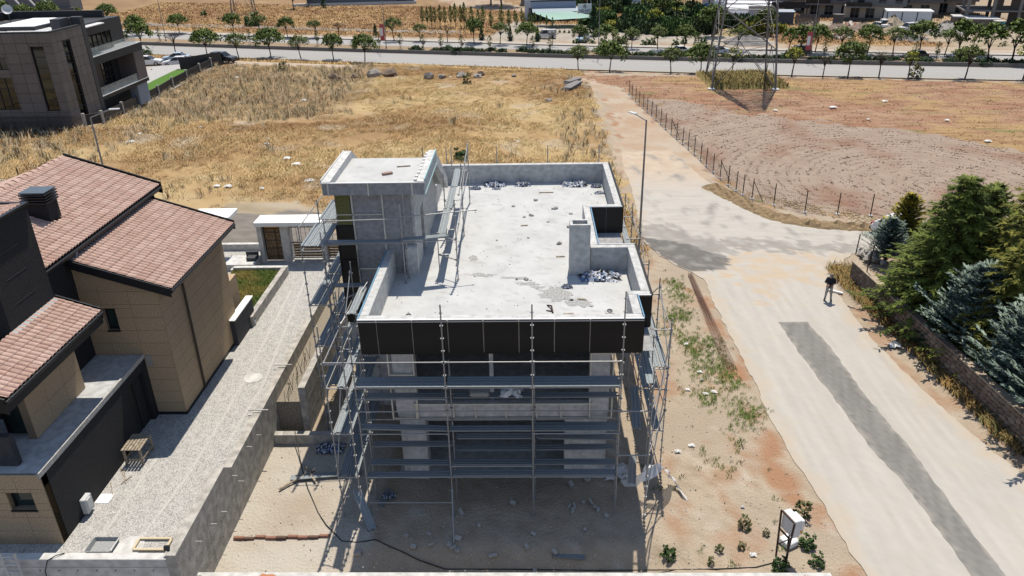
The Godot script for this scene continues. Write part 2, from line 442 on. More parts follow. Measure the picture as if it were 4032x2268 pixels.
var poly_dusty := PackedVector2Array([Vector2(13.76, -48.41), Vector2(16.65, -48.35), Vector2(21.23, -47.7), Vector2(20.31, -46.03), Vector2(19.12, -43.65), Vector2(18.29, -43.37), Vector2(16.21, -43.82), Vector2(15.41, -42.92), Vector2(15.07, -41.29), Vector2(13.69, -40.9), Vector2(13.52, -42.23), Vector2(13.6, -43.29), Vector2(13.08, -44.71), Vector2(11.88, -44.97), Vector2(11.68, -45.22), Vector2(13.05, -46.19)])
func road_color(x: float, z: float, d: float) -> Color:
	var n1 := nb.get_noise_2d(x * 0.7, z * 0.7)
	var n2 := nc.get_noise_2d(x * 3.1, z * 3.1)
	var along := nb.get_noise_2d(x * 2.4, z * 0.16) if z > -44.0 else nb.get_noise_2d(x * 0.3, z * 1.8)
	var c := Color(0.425, 0.4, 0.36) * (1.0 + 0.13 * along + 0.05 * n2)
	c = mixc(c, Color(0.45, 0.375, 0.28), (1.0 - d / 1.0) * 0.7 + n1 * 0.5 - 0.1)
	var wx := x + n1 * 1.5 + n2 * 0.3
	var wz := z + nb.get_noise_2d(x * 0.7 + 30.0, z * 0.7) * 1.5 + n2 * 0.3
	if inside(poly_cross, wx, wz): c = mixc(c, Color(0.25, 0.235, 0.215), 0.72 + n1 * 0.7)
	if inside(poly_dusty, wx, wz): c = mixc(c, Color(0.46, 0.36, 0.25), 0.5 + n1 * 0.9)
	wx = x + n1 * 0.45 + n2 * 0.2; wz = z + n2 * 0.25
	if inside(poly_stain, wx, wz): c = mixc(c, Color(0.115, 0.11, 0.105), 0.9 + n1 * 0.6)
	c = mixc(c, mixc(Color(0.44, 0.33, 0.23), Color(0.48, 0.4, 0.31), 0.5 + n1), ss((-58.0 - z) / 12.0) + n1 * 0.3)
	if z < -48.0: c = mixc(c, Color(0.25, 0.235, 0.215), (nb.get_noise_2d(x * 0.5 + 9.0, z * 0.25) - 0.15) * 2.0)
	return c
func strip_color(x: float, z: float, d: float) -> Color:
	var streak := nb.get_noise_2d(x * 3.0 + z * 0.9, z * 0.22 + 15.0)
	var c := Color(0.2, 0.192, 0.178) * (1.0 + 0.3 * streak + 0.12 * nc.get_noise_2d(x * 4.0, z * 4.0))
	return mixc(c, Color(0.34, 0.315, 0.275), 0.55 - d * 2.6 + nc.get_noise_2d(x * 2.2, z * 1.3) * 0.7)
func fine_sheet(edge: PackedVector2Array, y: float, st: float, tone: Callable) -> MB:   # a fine sheet whose outer points lie on the road's edge
	var lo := edge[0]
	var hi := edge[0]
	for q in edge:
		lo = lo.min(q); hi = hi.max(q)
	var nx := int((hi.x - lo.x) / st) + 2
	var nz := int((hi.y - lo.y) / st) + 2
	var ins := PackedByteArray(); ins.resize(nx * nz)
	for b in nz:
		for a in nx: ins[b * nx + a] = 1 if inside(edge, lo.x + a * st, lo.y + b * st) else 0
	var m := MB.new().tint(Color(1, 1, 1))
	var id := {}
	for b in nz - 1:
		for a in nx - 1:
			var k := [b * nx + a, b * nx + a + 1, (b + 1) * nx + a + 1, (b + 1) * nx + a]
			if ins[k[0]] + ins[k[1]] + ins[k[2]] + ins[k[3]] == 0: continue
			for q in k:
				if id.has(q): continue
				var p := Vector2(lo.x + (q % nx) * st, lo.y + (q / nx) * st)
				var best := 99.0
				var np := p
				for j in edge.size():
					var e := edge[j]
					if absf(e.x - p.x) > 1.6 or absf(e.y - p.y) > 1.6: continue
					var c2 := Geometry2D.get_closest_point_to_segment(p, e, edge[(j + 1) % edge.size()])
					if c2.distance_to(p) < best:
						best = c2.distance_to(p); np = c2
				if ins[q] == 0: p = np
				id[q] = m.v.size()
				m.v.push_back(Vector3(p.x, y, p.y)); m.n.push_back(Vector3.UP); m.c.push_back(tone.call(p.x, p.y, best))
			for t in [0, 1, 2, 0, 2, 3]: m.i.push_back(id[k[t]])
	return m
func roads():
	var cr := ImageTexture.create_from_image(gray(41, 0.07, 0.84, 1.0, FastNoiseLite.TYPE_SIMPLEX, 8, false, 1024))
	road_edge = blob(poly_concrete, 0.18, 0.3)
	struct("concrete_road", fine_sheet(road_edge, 0.03, 0.22, road_color), vmat("road_concrete", 0.93, cr, 0.35, nrm_fine, 0.35), "pale dusty concrete side road and its junction")
	struct("asphalt_strip", fine_sheet(blob(PackedVector2Array([Vector2(13.96, -38.37), Vector2(15.53, -38.35), Vector2(15.88, -35.24), Vector2(15.9, -32.04), Vector2(16.02, -29.95), Vector2(16.11, -28.12), Vector2(16.29, -26.97), Vector2(16.25, -25.91), Vector2(16.29, -23.73), Vector2(16.33, -22.01), Vector2(16.39, -19.91), Vector2(16.41, -18.69), Vector2(15.36, -18.69), Vector2(15.25, -19.9), Vector2(15.17, -21.8), Vector2(15.07, -23.87), Vector2(15.01, -25.06), Vector2(14.68, -26.33), Vector2(14.5, -28.49), Vector2(14.4, -30.68), Vector2(14.27, -32.05), Vector2(14.07, -34.93)]), 0.1, 0.16), 0.042, 0.15, strip_color), vmat("asphalt_patch", 0.92, cr, 0.6, nrm_fine, 0.6), "long grey asphalt repair strip down the concrete road")
	# the avenue
	var e1: Array = [Vector3(-144.49, -3, -179.54), Vector3(-107.69, -3, -167.46), Vector3(-76.96, -3, -157.79), Vector3(-54.29, -3, -150.95), Vector3(-34.68, -3, -145.27), Vector3(-14.91, -3, -139.8), Vector3(4.16, -3, -134.81), Vector3(25.27, -3, -129.63), Vector3(44.6, -3, -125.24), Vector3(59.61, -3, -122.1), Vector3(74.67, -3, -119.2), Vector3(87.48, -3, -116.93)]
	var e2: Array = [Vector3(-153.98, -3, -192.13), Vector3(-115.05, -3, -179.73), Vector3(-82.37, -3, -169.73), Vector3(-58.17, -3, -162.63), Vector3(-37.18, -3, -156.69), Vector3(-15.99, -3, -150.96), Vector3(4.49, -3, -145.69), Vector3(27.18, -3, -140.2), Vector3(47.96, -3, -135.53), Vector3(64.11, -3, -132.16), Vector3(80.29, -3, -129.03), Vector3(94.05, -3, -126.56)]
	var e3: Array = [Vector3(-161.67, -3, -202.31), Vector3(-120.6, -3, -188.99), Vector3(-86.22, -3, -178.25), Vector3(-60.83, -3, -170.61), Vector3(-38.84, -3, -164.23), Vector3(-16.68, -3, -158.06), Vector3(4.69, -3, -152.38), Vector3(28.3, -3, -146.45), Vector3(49.88, -3, -141.39), Vector3(66.6, -3, -137.73), Vector3(83.31, -3, -134.32), Vector3(97.5, -3, -131.62)]
	var e4: Array = [Vector3(-172.6, -3, -216.81), Vector3(-128.11, -3, -201.51), Vector3(-91.2, -3, -189.25), Vector3(-64.14, -3, -180.57), Vector3(-40.84, -3, -173.35), Vector3(-17.48, -3, -166.38), Vector3(4.92, -3, -159.98), Vector3(29.54, -3, -153.3), Vector3(51.92, -3, -147.61), Vector3(69.17, -3, -143.49), Vector3(86.36, -3, -139.64), Vector3(100.89, -3, -136.6)]
	var e5: Array = [Vector3(-176.11, -3, -221.45), Vector3(-130.55, -3, -205.58), Vector3(-92.85, -3, -192.89), Vector3(-65.26, -3, -183.92), Vector3(-41.52, -3, -176.47), Vector3(-17.76, -3, -169.28), Vector3(5, -3, -162.69), Vector3(29.99, -3, -155.82), Vector3(52.69, -3, -149.97), Vector3(70.18, -3, -145.74), Vector3(87.59, -3, -141.79), Vector3(102.3, -3, -138.66)]
	var asphalt := mt("avenue_asphalt", Color(0.325, 0.318, 0.305), 0.93, cr, 0.05, nrm_fine, 0.3)
	var kerbm := mt("kerb_stone", Color(0.46, 0.41, 0.35), 0.9, tex_grain, 0.4)
	struct("avenue_road", strip(e1, e2, -2.9, -2.9), asphalt, "pale grey near carriageway of the avenue")
	struct("avenue_far_road", strip(e3, e4, -2.9, -2.9), asphalt, "pale grey far carriageway of the avenue")
	var paint := mt("road_paint", Color(0.62, 0.6, 0.56), 0.85, tex_grain, 0.5)
	var mk := MB.new()
	var t_line := between(e1, e2, 0.52)
	for j in t_line.size() - 1:
		var a: Vector3 = t_line[j]
		var b: Vector3 = t_line[j + 1]
		var L := (b - a).length()
		var d := (b - a) / L
		var s := Vector3(d.z, 0, -d.x) * 0.09
		var t := 2.0
		while t < L - 7.0:
			var p := a + d * t + Vector3(0, 0.108, 0)
			var q := p + d * 6.0
			mk.quad(p - s, q - s, q + s, p + s, Vector3.UP)
			t += 13.0
	struct("lane_marking", mk, paint, "white dashed lane lines on the near carriageway")
	struct("near_kerb", strip(between(e1, e2, -0.05), between(e1, e2, 0.0), -2.84, -2.84), kerbm, "pale gutter strip along the near carriageway")
	# the median: a low concrete wall in front, earth behind
	var wall := MB.new()
	for j in e2.size() - 1:
		var a := Vector3(e2[j].x, -3.0, e2[j].z)
		var b := Vector3(e2[j + 1].x, -3.0, e2[j + 1].z)
		var w := Vector3(0.06, 0, -0.24)
		wall.quad(a, b, b + Vector3(0, 0.75, 0), a + Vector3(0, 0.75, 0), Vector3(0, 0, 1))
		wall.quad(a + Vector3(0, 0.75, 0), b + Vector3(0, 0.75, 0), b + w + Vector3(0, 0.75, 0), a + w + Vector3(0, 0.75, 0), Vector3.UP)
	struct("median_wall", wall, mt("median_concrete", Color(0.22, 0.205, 0.185), 0.9, tex_grain, 0.3), "low grey concrete wall along the planted median")
	struct("median_bed", strip(between(e2, e3, 0.03), e3, -2.45, -2.62), mt("median_soil", Color(0.33, 0.24, 0.15), 1.0, tex_grain, 0.3), "bare earth planting bed in the median")
	struct("median_gutter", strip(between(e2, e1, 0.0), between(e2, e1, 0.05), -2.88, -2.88), mt("gutter", Color(0.5, 0.42, 0.35), 0.9, tex_grain, 0.4), "pale gutter strip under the median wall")
	var fk := MB.new()
	for j in e4.size() - 1:
		var a := Vector3(e4[j].x, -2.9, e4[j].z)
		var b := Vector3(e4[j + 1].x, -2.9, e4[j + 1].z)
		fk.quad(a, b, b + Vector3(0, 0.17, 0), a + Vector3(0, 0.17, 0), Vector3(0, 0, 1))
	struct("far_kerb", fk, mt("far_kerb_stone", Color(0.12, 0.11, 0.1), 0.9, tex_grain, 0.3), "dark kerb stones along the far pavement")
	struct("pavement", strip(e4, e5, -2.73, -2.73), mt("paving", Color(0.5, 0.455, 0.4), 0.9, tex_grain, 0.3), "pale pavement beside the far carriageway")
	struct("service_road", MB.new().sheet(blob(PackedVector2Array([Vector2(-147.99, -212.99), Vector2(-116.03, -205.73), Vector2(-102.43, -205.57), Vector2(-91.18, -201.07), Vector2(-71.37, -196.39), Vector2(-49.99, -189.52), Vector2(-30.17, -183.8), Vector2(-15.17, -179.47), Vector2(-15.48, -183.38), Vector2(-30.8, -187.9), Vector2(-51.06, -193.88), Vector2(-73.24, -201.86), Vector2(-93.64, -206.82), Vector2(-105.25, -211.57), Vector2(-119.71, -212.63), Vector2(-152.86, -220.4)]), 0.5, 4.0), -2.9), mt("old_asphalt", Color(0.24, 0.225, 0.205), 0.95, cr, 0.06), "narrow grey service road across the far field")

var site_house: Node3D
func roof_color(x: float, z: float, d: float) -> Color:
	var n1 := nb.get_noise_2d(x * 0.45 + 70.0, z * 0.45)
	var n2 := nc.get_noise_2d(x * 2.2, z * 2.2)
	var c := Color(0.465, 0.47, 0.462) * (1.0 + 0.12 * n1 + 0.05 * n2)
	c = mixc(c, Color(0.36, 0.355, 0.34), (nb.get_noise_2d(x * 1.1 + 20.0, z * 1.6) - 0.22) * 2.2)
	c = mixc(c, Color(0.38, 0.36, 0.325), 0.35 - d * 1.6 + n2 * 0.4 + n1 * 0.3)
	return mixc(c, Color(0.52, 0.525, 0.52), (nb.get_noise_2d(x * 0.8 - 40.0, z * 0.5) - 0.1) * 1.2)
func house_shell():
	var h := thing("unfinished_house", "half clad two storey house with flat concrete roof inside scaffolding", "building", Vector3(-0.85, 0, -33.4))
	site_house = h
	var off := Vector3(0.85, 0, 33.4)
	var screed := mt("roof_screed", Color(0.45, 0.455, 0.447), 0.92, ImageTexture.create_from_image(gray(51, 0.09, 0.86, 1.0, FastNoiseLite.TYPE_SIMPLEX, 4, false, 1024)), 0.11, nrm_fine, 0.3)
	var render := mt("cement_render", Color(0.5, 0.5, 0.485), 0.93, tex_blotch, 0.33, nrm_fine, 0.4)
	var white := mt("white_plaster", Color(0.56, 0.555, 0.54), 0.92, tex_blotch, 0.4, nrm_fine, 0.3)
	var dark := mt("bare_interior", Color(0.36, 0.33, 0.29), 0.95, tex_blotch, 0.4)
	# roof slab with the notch on the right
	var ol := PackedVector2Array([Vector2(-6.16, -24.02), Vector2(3.95, -24.02), Vector2(3.95, -25.87), Vector2(4.46, -25.87), Vector2(4.46, -30.68), Vector2(2.88, -30.68), Vector2(2.88, -35.52), Vector2(4.46, -35.52), Vector2(4.46, -42.88), Vector2(-5.28, -42.88), Vector2(-5.28, -30.42), Vector2(-6.16, -30.42)])
	obj("roof_slab", MB.new().prism(ol, off + Vector3(0, 6.72, 0), Vector3(1, 0, 0), Vector3(0, 0, 1), Vector3(0, 0.28, 0)), screed, h)
	var inner := PackedVector2Array([Vector2(-5.87, -24.3), Vector2(3.66, -24.3), Vector2(3.66, -26.15), Vector2(4.17, -26.15), Vector2(4.17, -30.4), Vector2(2.59, -30.4), Vector2(2.59, -35.8), Vector2(4.17, -35.8), Vector2(4.17, -42.6), Vector2(-5.0, -42.6), Vector2(-5.0, -38.4), Vector2(-4.89, -38.4), Vector2(-4.89, -30.4), Vector2(-5.87, -30.4)])
	ow("roof_finish", fine_sheet(inner, 7.003, 0.16, roof_color), vmat("screed_finish", 0.93, mats["roof_screed"].albedo_texture, 0.3, nrm_fine, 0.3), h)
	var segs := [[-6.18, -24.32, 3.97, -24.0], [3.65, -25.85, 3.97, -24.323], [3.65, -26.17, 4.48, -25.853], [4.16, -30.38, 4.48, -26.173], [2.58, -30.7, 4.48, -30.383], [2.58, -35.5, 2.9, -30.703], [2.58, -35.82, 4.48, -35.503], [4.16, -42.58, 4.48, -35.823], [-5.3, -42.9, 4.48, -42.583], [-6.18, -30.4, -5.86, -24.323], [-5.3, -42.58, -4.98, -38.45]]
	for s in segs:
		var b := MB.new()
		b.cbox(off + Vector3((s[0] + s[2]) * 0.5, 7.53, (s[1] + s[3]) * 0.5), Vector3(s[2] - s[0], 1.13, s[3] - s[1]), 0.018)
		obj("parapet", b, render, h)
	# walls below, open at the front
	var w := MB.new()
	w.bx(-5.25, 0, -42.6, -5.0, 6.71, -25.1); w.bx(2.7, 0, -42.6, 2.95, 6.71, -25.1); w.bx(-4.998, 0, -42.6, 2.698, 6.71, -42.35)
	for q in w.v.size(): w.v[q] += off
	obj("wall", w, render, h)
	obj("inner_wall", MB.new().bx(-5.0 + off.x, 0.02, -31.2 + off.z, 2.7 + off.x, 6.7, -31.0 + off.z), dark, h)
	obj("floor_slab", MB.new().bx(-5.24 + off.x, 3.38, -31.0 + off.z, 2.94 + off.x, 3.6, -24.75 + off.z), render, h)
	obj("ground_slab", MB.new().bx(-5.5 + off.x, 0.0, -31.0 + off.z, 3.1 + off.x, 0.22, -25.3 + off.z), render, h)
	for s in [[-5.26, -4.43, 3.603, 6.712, -25.12, -24.7], [2.2, 2.96, 3.603, 6.712, -25.12, -24.7], [-5.26, -4.25, 0.0, 3.378, -25.75, -25.1], [1.3, 2.96, 0.0, 3.378, -25.75, -25.1], [-1.62, -1.47, 3.603, 6.7, -25.3, -25.1]]:
		obj("column", MB.new().bx(s[0] + off.x, s[2], s[4] + off.z, s[1] + off.x, s[3], s[5] + off.z), white, h)
	obj("lintel", MB.new().bx(-4.24 + off.x, 2.7, -25.7 + off.z, 1.29 + off.x, 3.37, -25.4 + off.z), white, h)
	# white band of the balcony front with its metal framing
	var band := obj("balcony_front", MB.new().bx(-4.5 + off.x, 3.42, -24.9 + off.z, 2.25 + off.x, 4.02, -24.66 + off.z), white, h)
	var alu := mt("aluminium", Color(0.55, 0.55, 0.5), 0.45, null, 1.0, null, 0.6, 0.4)
	for xx in [-4.5, -3.05, -2.2, -1.02, 0.17, 1.1, 2.2]:
		obj("bracket", MB.new().bx(xx + off.x, 3.4, -24.64 + off.z, xx + 0.05 + off.x, 4.04, -24.56 + off.z), alu, band)
	for yy in [3.36, 4.03]:
		obj("rail", MB.new().bx(-4.56 + off.x, yy, -24.7 + off.z, 2.3 + off.x, yy + 0.045, -24.565 + off.z), alu, band)
	for s in [[-5.42, -4.4, 3.35, 5.3], [-5.42, -4.42, 5.35, 6.7], [2.2, 3.1, 3.35, 6.3]]:
		var f := MB.new()
		f.bx(s[0], s[2], -24.66, s[0] + 0.05, s[3], -24.58); f.bx(s[1] - 0.05, s[2], -24.66, s[1], s[3], -24.58)
		f.bx(s[0] + 0.052, s[2], -24.65, s[1] - 0.052, s[2] + 0.05, -24.59); f.bx(s[0] + 0.052, s[3] - 0.05, -24.65, s[1] - 0.052, s[3], -24.59)
		for q in f.v.size(): f.v[q] += off
		obj("cladding_frame", f, alu, h)
	# chimney shaft on the roof
	var c := MB.new()
	c.bx(1.66, 7.0, -30.06, 2.52, 9.3, -29.94); c.bx(1.66, 7.0, -30.62, 2.52, 9.3, -30.5); c.bx(1.66, 7.0, -30.498, 1.78, 9.298, -30.062); c.bx(2.4, 7.0, -30.498, 2.52, 9.298, -30.062); c.bx(1.78, 7.0, -30.498, 2.4, 8.75, -30.062)
	for q in c.v.size(): c.v[q] += off
	obj("chimney", c, render, h)
	# patches of fresh cement on the roof
	var pat := mt("cement_patch", Color(0.4, 0.4, 0.385), 0.95, tex_grain, 0.5)
	var spots := [[1.0, -28.1, 0.62, 0.46], [0.3, -28.75, 0.25, 0.12], [-0.1, -29.1, 0.5, 0.14], [-0.65, -29.7, 0.55, 0.1], [1.85, -27.3, 0.5, 0.22], [-2.05, -30.0, 0.5, 0.13], [-2.6, -31.8, 0.2, 0.25]]
	for s in spots:
		var pl := PackedVector2Array()
		for k in 28:
			var t := TAU * k / 28.0
			var r := 1.0 + nb.get_noise_2d(s[0] * 9.0 + cos(t) * 1.4, s[1] * 9.0 + sin(t) * 1.4) * 0.9
			pl.push_back(Vector2(s[0] + off.x + cos(t) * s[2] * r + sin(t) * s[2] * 0.3, s[1] + off.z + sin(t) * s[3] * r * 1.3))
		obj("cement_patch", MB.new().sheet(pl, 7.008), pat, h)
	# the stair tower
	var tw := MB.new()
	var prof := PackedVector2Array([Vector2(-30.4, 0.0), Vector2(-30.4, 10.95), Vector2(-34.3, 10.95), Vector2(-38.4, 8.2), Vector2(-38.4, 0.0)])
	tw.prism(prof, off + Vector3(-8.2, 0, 0), Vector3(0, 0, 1), Vector3(0, 1, 0), Vector3(0.22, 0, 0))
	tw.bx(-7.98 + off.x, 0, -30.62 + off.z, -5.12 + off.x, 10.948, -30.402 + off.z)
	var pr1 := PackedVector2Array([Vector2(-30.4, 0.0), Vector2(-30.4, 10.95), Vector2(-32.2, 10.95), Vector2(-32.2, 0.0)])
	var pr2 := PackedVector2Array([Vector2(-33.1, 0.0), Vector2(-33.1, 10.95), Vector2(-34.3, 10.95), Vector2(-38.4, 8.2), Vector2(-38.4, 0.0)])
	tw.prism(pr1, off + Vector3(-5.12, 0, 0), Vector3(0, 0, 1), Vector3(0, 1, 0), Vector3(0.22, 0, 0))
	tw.prism(pr2, off + Vector3(-5.12, 0, 0), Vector3(0, 0, 1), Vector3(0, 1, 0), Vector3(0.22, 0, 0))
	tw.bx(-5.12 + off.x, 9.3, -33.098 + off.z, -4.9 + off.x, 10.95, -32.202 + off.z)
	tw.bx(-7.98 + off.x, 6.8, -38.398 + off.z, -5.12 + off.x, 8.15, -38.2 + off.z)
	var tower := obj("stair_tower", tw, render, h)
	var rt := MB.new()
	rt.bx(-8.48, 10.78, -34.3, -4.34, 11.0, -29.92)
	for q in rt.v.size(): rt.v[q] += off
	rt.quad(off + Vector3(-8.48, 11.0, -34.3), off + Vector3(-4.34, 11.0, -34.3), off + Vector3(-4.34, 8.3, -38.6), off + Vector3(-8.48, 8.3, -38.6), Vector3(0, 1, -1))
	obj("tower_roof", rt, screed, tower)
	ow("tower_finish", fine_sheet(PackedVector2Array([Vector2(-8.2, -29.95), Vector2(-4.6, -29.95), Vector2(-4.6, -34.28), Vector2(-8.2, -34.28)]), 11.004, 0.12, roof_color), mats["screed_finish"], tower)
	var sidep := PackedVector2Array([Vector2(-29.87, 10.76), Vector2(-29.87, 11.3), Vector2(-34.3, 11.36), Vector2(-38.6, 8.66), Vector2(-38.6, 8.1), Vector2(-34.3, 10.76)])
	obj("tower_parapet", MB.new().prism(sidep, off + Vector3(-8.52, 0, 0), Vector3(0, 0, 1), Vector3(0, 1, 0), Vector3(0.34, 0, 0)), white, tower)
	obj("tower_parapet", MB.new().prism(sidep, off + Vector3(-4.62, 0, 0), Vector3(0, 0, 1), Vector3(0, 1, 0), Vector3(0.3, 0, 0)), white, tower)
	for k in 9:   # insulation offcuts along the right parapet
		obj("insulation_block", MB.new().cbox(off + Vector3(-4.69 + rng.randf() * 0.04, 11.28, -30.1 - k * 0.47), Vector3(0.14, 0.16, 0.26 + rng.randf() * 0.16), 0.01, Basis(Vector3.UP, rng.randf_range(-0.1, 0.1))), white, tower)

func house_cladding():
	var h := site_house
	var off := Vector3(0.85, 0, 33.4)
	var black := mt("black_panel", Color(0.013, 0.0135, 0.0145), 0.42, tex_fine, 0.7)
	var alu: Material = mats["aluminium"]
	var board := mt("cement_board", Color(0.31, 0.312, 0.315), 0.85, tex_blotch, 0.5)
	var blue := mt("film_blue_trim", Color(0.16, 0.3, 0.42), 0.35, null, 1.0, null, 0.6, 0.3)
	var fascia := obj("front_fascia", MB.new().bx(-6.17 + off.x, 6.74, -23.998 + off.z, 3.96 + off.x, 8.05, -23.965 + off.z), alu, h)
	var cuts := [-6.19, -5.53, -4.26, -2.98, -1.71, -0.44, 0.83, 2.1, 4.0]
	for k in cuts.size() - 1:
		obj("panel", MB.new().cbox(off + Vector3((cuts[k] + cuts[k + 1]) * 0.5, 7.385, -23.935), Vector3(cuts[k + 1] - cuts[k] - 0.034, 1.37, 0.05), 0.006), black, fascia)
	var capm := mt("pale_cap", Color(0.55, 0.56, 0.56), 0.5, null, 1.0, null, 0.6, 0.5)
	var cp := MB.new().bx(-6.2, 8.098, -23.98, 3.99, 8.125, -23.9)
	cp.bx(-6.2, 8.03, -23.905, 3.99, 8.06, -23.885)
	for q in cp.v.size(): cp.v[q] += off
	obj("top_rail", cp, capm, fascia)
	obj("soffit", MB.new().bx(-6.15 + off.x, 6.69, -42.8 + off.z, 4.44 + off.x, 6.716, -24.05 + off.z), board, h)
	var side := obj("side_fascia", MB.new().bx(4.482 + off.x, 6.74, -30.68 + off.z, 4.515 + off.x, 8.05, -25.87 + off.z), alu, h)
	for s in [[4.52, 6.7, -25.84, 3.99, 8.07, -25.795], [4.52, 6.7, -35.49, 3.74, 8.07, -35.445], [3.71, 6.7, -35.49, 2.93, 8.07, -35.445]]:
		obj("panel", MB.new().bx(s[0] + off.x, s[1], s[2] + off.z, s[3] + off.x, s[4], s[5] + off.z), black, side)
	for k in 4: obj("panel", MB.new().bx(4.52 + off.x, 6.7, -25.87 - k * 1.2 + off.z, 4.57 + off.x, 8.07, -27.04 - k * 1.2 + off.z), black, side)
	for k in 6: obj("panel", MB.new().bx(4.52 + off.x, 6.7, -35.52 - k * 1.23 + off.z, 4.57 + off.x, 8.07, -36.72 - k * 1.23 + off.z), black, side)
	for k in 2: obj("panel", MB.new().bx(3.99 + off.x, 6.7, -24.02 - k * 0.91 + off.z, 4.03 + off.x, 8.07, -24.9 - k * 0.91 + off.z), black, side)
	for s in [[-6.22, -30.4, -6.17, -24.0], [3.985, -25.8, 4.025, -24.0], [2.92, -35.42, 2.965, -30.72]]:
		obj("edge_trim", MB.new().bx(s[0] + off.x, 8.05, s[1] + off.z, s[2] + off.x, 8.13, s[3] + off.z), blue, h)
	for s in [[4.5, -30.7, 4.58, -25.8], [4.5, -42.9, 4.58, -35.45]]:
		obj("edge_trim", MB.new().bx(s[0] + off.x, 8.07, s[1] + off.z, s[2] + off.x, 8.12, s[3] + off.z), black, h)
	for s in [[2.96, -30.74, 4.5, -30.7], [4.0, -25.79, 4.5, -25.74], [2.96, -35.44, 4.5, -35.4]]:
		obj("edge_trim", MB.new().bx(s[0] + off.x, 8.08, s[1] + off.z, s[2] + off.x, 8.125, s[3] + off.z), capm, h)
	# tower front: boards, yellow wool, black panels, metal framing
	var tf := obj("tower_front", MB.new().bx(-8.19 + off.x, 5.0, -30.4 + off.z, -5.0 + off.x, 10.9, -30.36 + off.z), board, h)
	var wool := mt("mineral_wool", Color(0.21, 0.2, 0.075), 1.0, tex_grain, 0.7, nrm_rough, 0.8)
	for s in [[-8.15, 9.75, -7.55, 10.68], [-8.15, 9.28, -7.55, 9.71]]:
		obj("wool_batt", MB.new().cbox(off + Vector3((s[0] + s[2]) * 0.5, (s[1] + s[3]) * 0.5, -30.32), Vector3(s[2] - s[0], s[3] - s[1], 0.08), 0.015), wool, tf)
	for s in [[7.72, 9.25], [6.16, 7.69], [4.6, 6.13]]:
		obj("panel", MB.new().bx(-8.17 + off.x, s[0], -30.34 + off.z, -7.5 + off.x, s[1], -30.26 + off.z), black, tf)
	for s in [[-7.5, 5.0, -7.44, 10.7], [-6.22, 5.0, -6.16, 10.7], [-8.16, 9.71, -6.2, 9.75], [-8.2, 10.68, -4.4, 10.74], [-7.5, 7.2, -6.2, 7.25]]:
		obj("frame_profile", MB.new().bx(s[0] + off.x, s[1], -30.355 + off.z, s[2] + off.x, s[3], -30.29 + off.z), alu, tf)
	obj("tower_side_panel", MB.new().bx(-8.26 + off.x, 4.6, -38.3 + off.z, -8.202 + off.x, 9.25, -30.3 + off.z), black, tf)
	obj("rough_pier", MB.new().bx(-5.35 + off.x, 7.0, -30.42 + off.z, -4.85 + off.x, 8.3, -30.1 + off.z), mats["white_plaster"], tf)
	var fb := obj("tower_fascia", MB.new().bx(-8.5 + off.x, 10.74, -29.9 + off.z, -4.33 + off.x, 11.24, -29.86 + off.z), board, h)
	for xx in [-8.3, -6.65, -4.85]: obj("bracket", MB.new().bx(xx + off.x, 10.72, -29.858 + off.z, xx + 0.06 + off.x, 11.24, -29.83 + off.z), alu, fb)
	obj("top_rail", MB.new().bx(-8.56 + off.x, 11.24, -29.92 + off.z, -4.28 + off.x, 11.275, -29.82 + off.z), capm, fb)
	obj("edge_trim", MB.new().bx(-8.56 + off.x, 11.27, -34.3 + off.z, -8.52 + off.x, 11.39, -29.9 + off.z), capm, fb)
	var aqua := mt("aqua_trim", Color(0.3, 0.45, 0.46), 0.4)
	obj("edge_trim", MB.new().bx(-4.318 + off.x, 11.27, -34.3 + off.z, -4.28 + off.x, 11.4, -29.9 + off.z), aqua, fb)
	obj("edge_trim", MB.new().bx(-4.318 + off.x, 10.7, -34.3 + off.z, -4.28 + off.x, 10.76, -29.9 + off.z), aqua, fb)
	obj("tower_side_fascia", MB.new().bx(-4.318 + off.x, 10.765, -34.25 + off.z, -4.3 + off.x, 11.265, -29.9 + off.z), mt("fascia_board_pale", Color(0.42, 0.46, 0.46), 0.8, tex_blotch, 0.5), fb)

func ow(called: String, b: MB, m: Material, parent: Node) -> MeshInstance3D:   # a shape given in world places, hung under a thing that is not turned
	var p := Vector3.ZERO
	var nn: Node = parent
	while nn != self:
		p += (nn as Node3D).position
		nn = nn.get_parent()
	for q in b.v.size(): b.v[q] -= p
	return obj(called, b, m, parent)
var steel: StandardMaterial3D
var plank_m: StandardMaterial3D
func standard(t: Node3D, x: float, z: float, y0: float, y1: float, lean := Vector3.ZERO):
	var b := MB.new()
	var a := Vector3(x, y0, z) + lean
	b.rod(a, Vector3(x, y1, z), 0.026, 7)
	var y := y0 + 0.4
	while y < y1 - 0.1:
		var p := a.lerp(Vector3(x, y1, z), (y - y0) / (y1 - y0))
		b.rod(p - Vector3(0, 0.012, 0), p + Vector3(0, 0.012, 0), 0.065, 8)
		y += 0.5
	b.rod(a + Vector3(0, 0.0, 0), a + Vector3(0, 0.015, 0), 0.08, 6)
	ow("standard", b, steel, t)
func ledger(t: Node3D, a: Vector3, b: Vector3, called := "ledger"):
	var m := MB.new()
	m.rod(a, b, 0.024, 6)
	var d := (b - a).normalized()
	m.rod(a - d * 0.02, a + d * 0.09, 0.042, 6); m.rod(b - d * 0.09, b + d * 0.02, 0.042, 6)
	ow(called, m, steel, t)
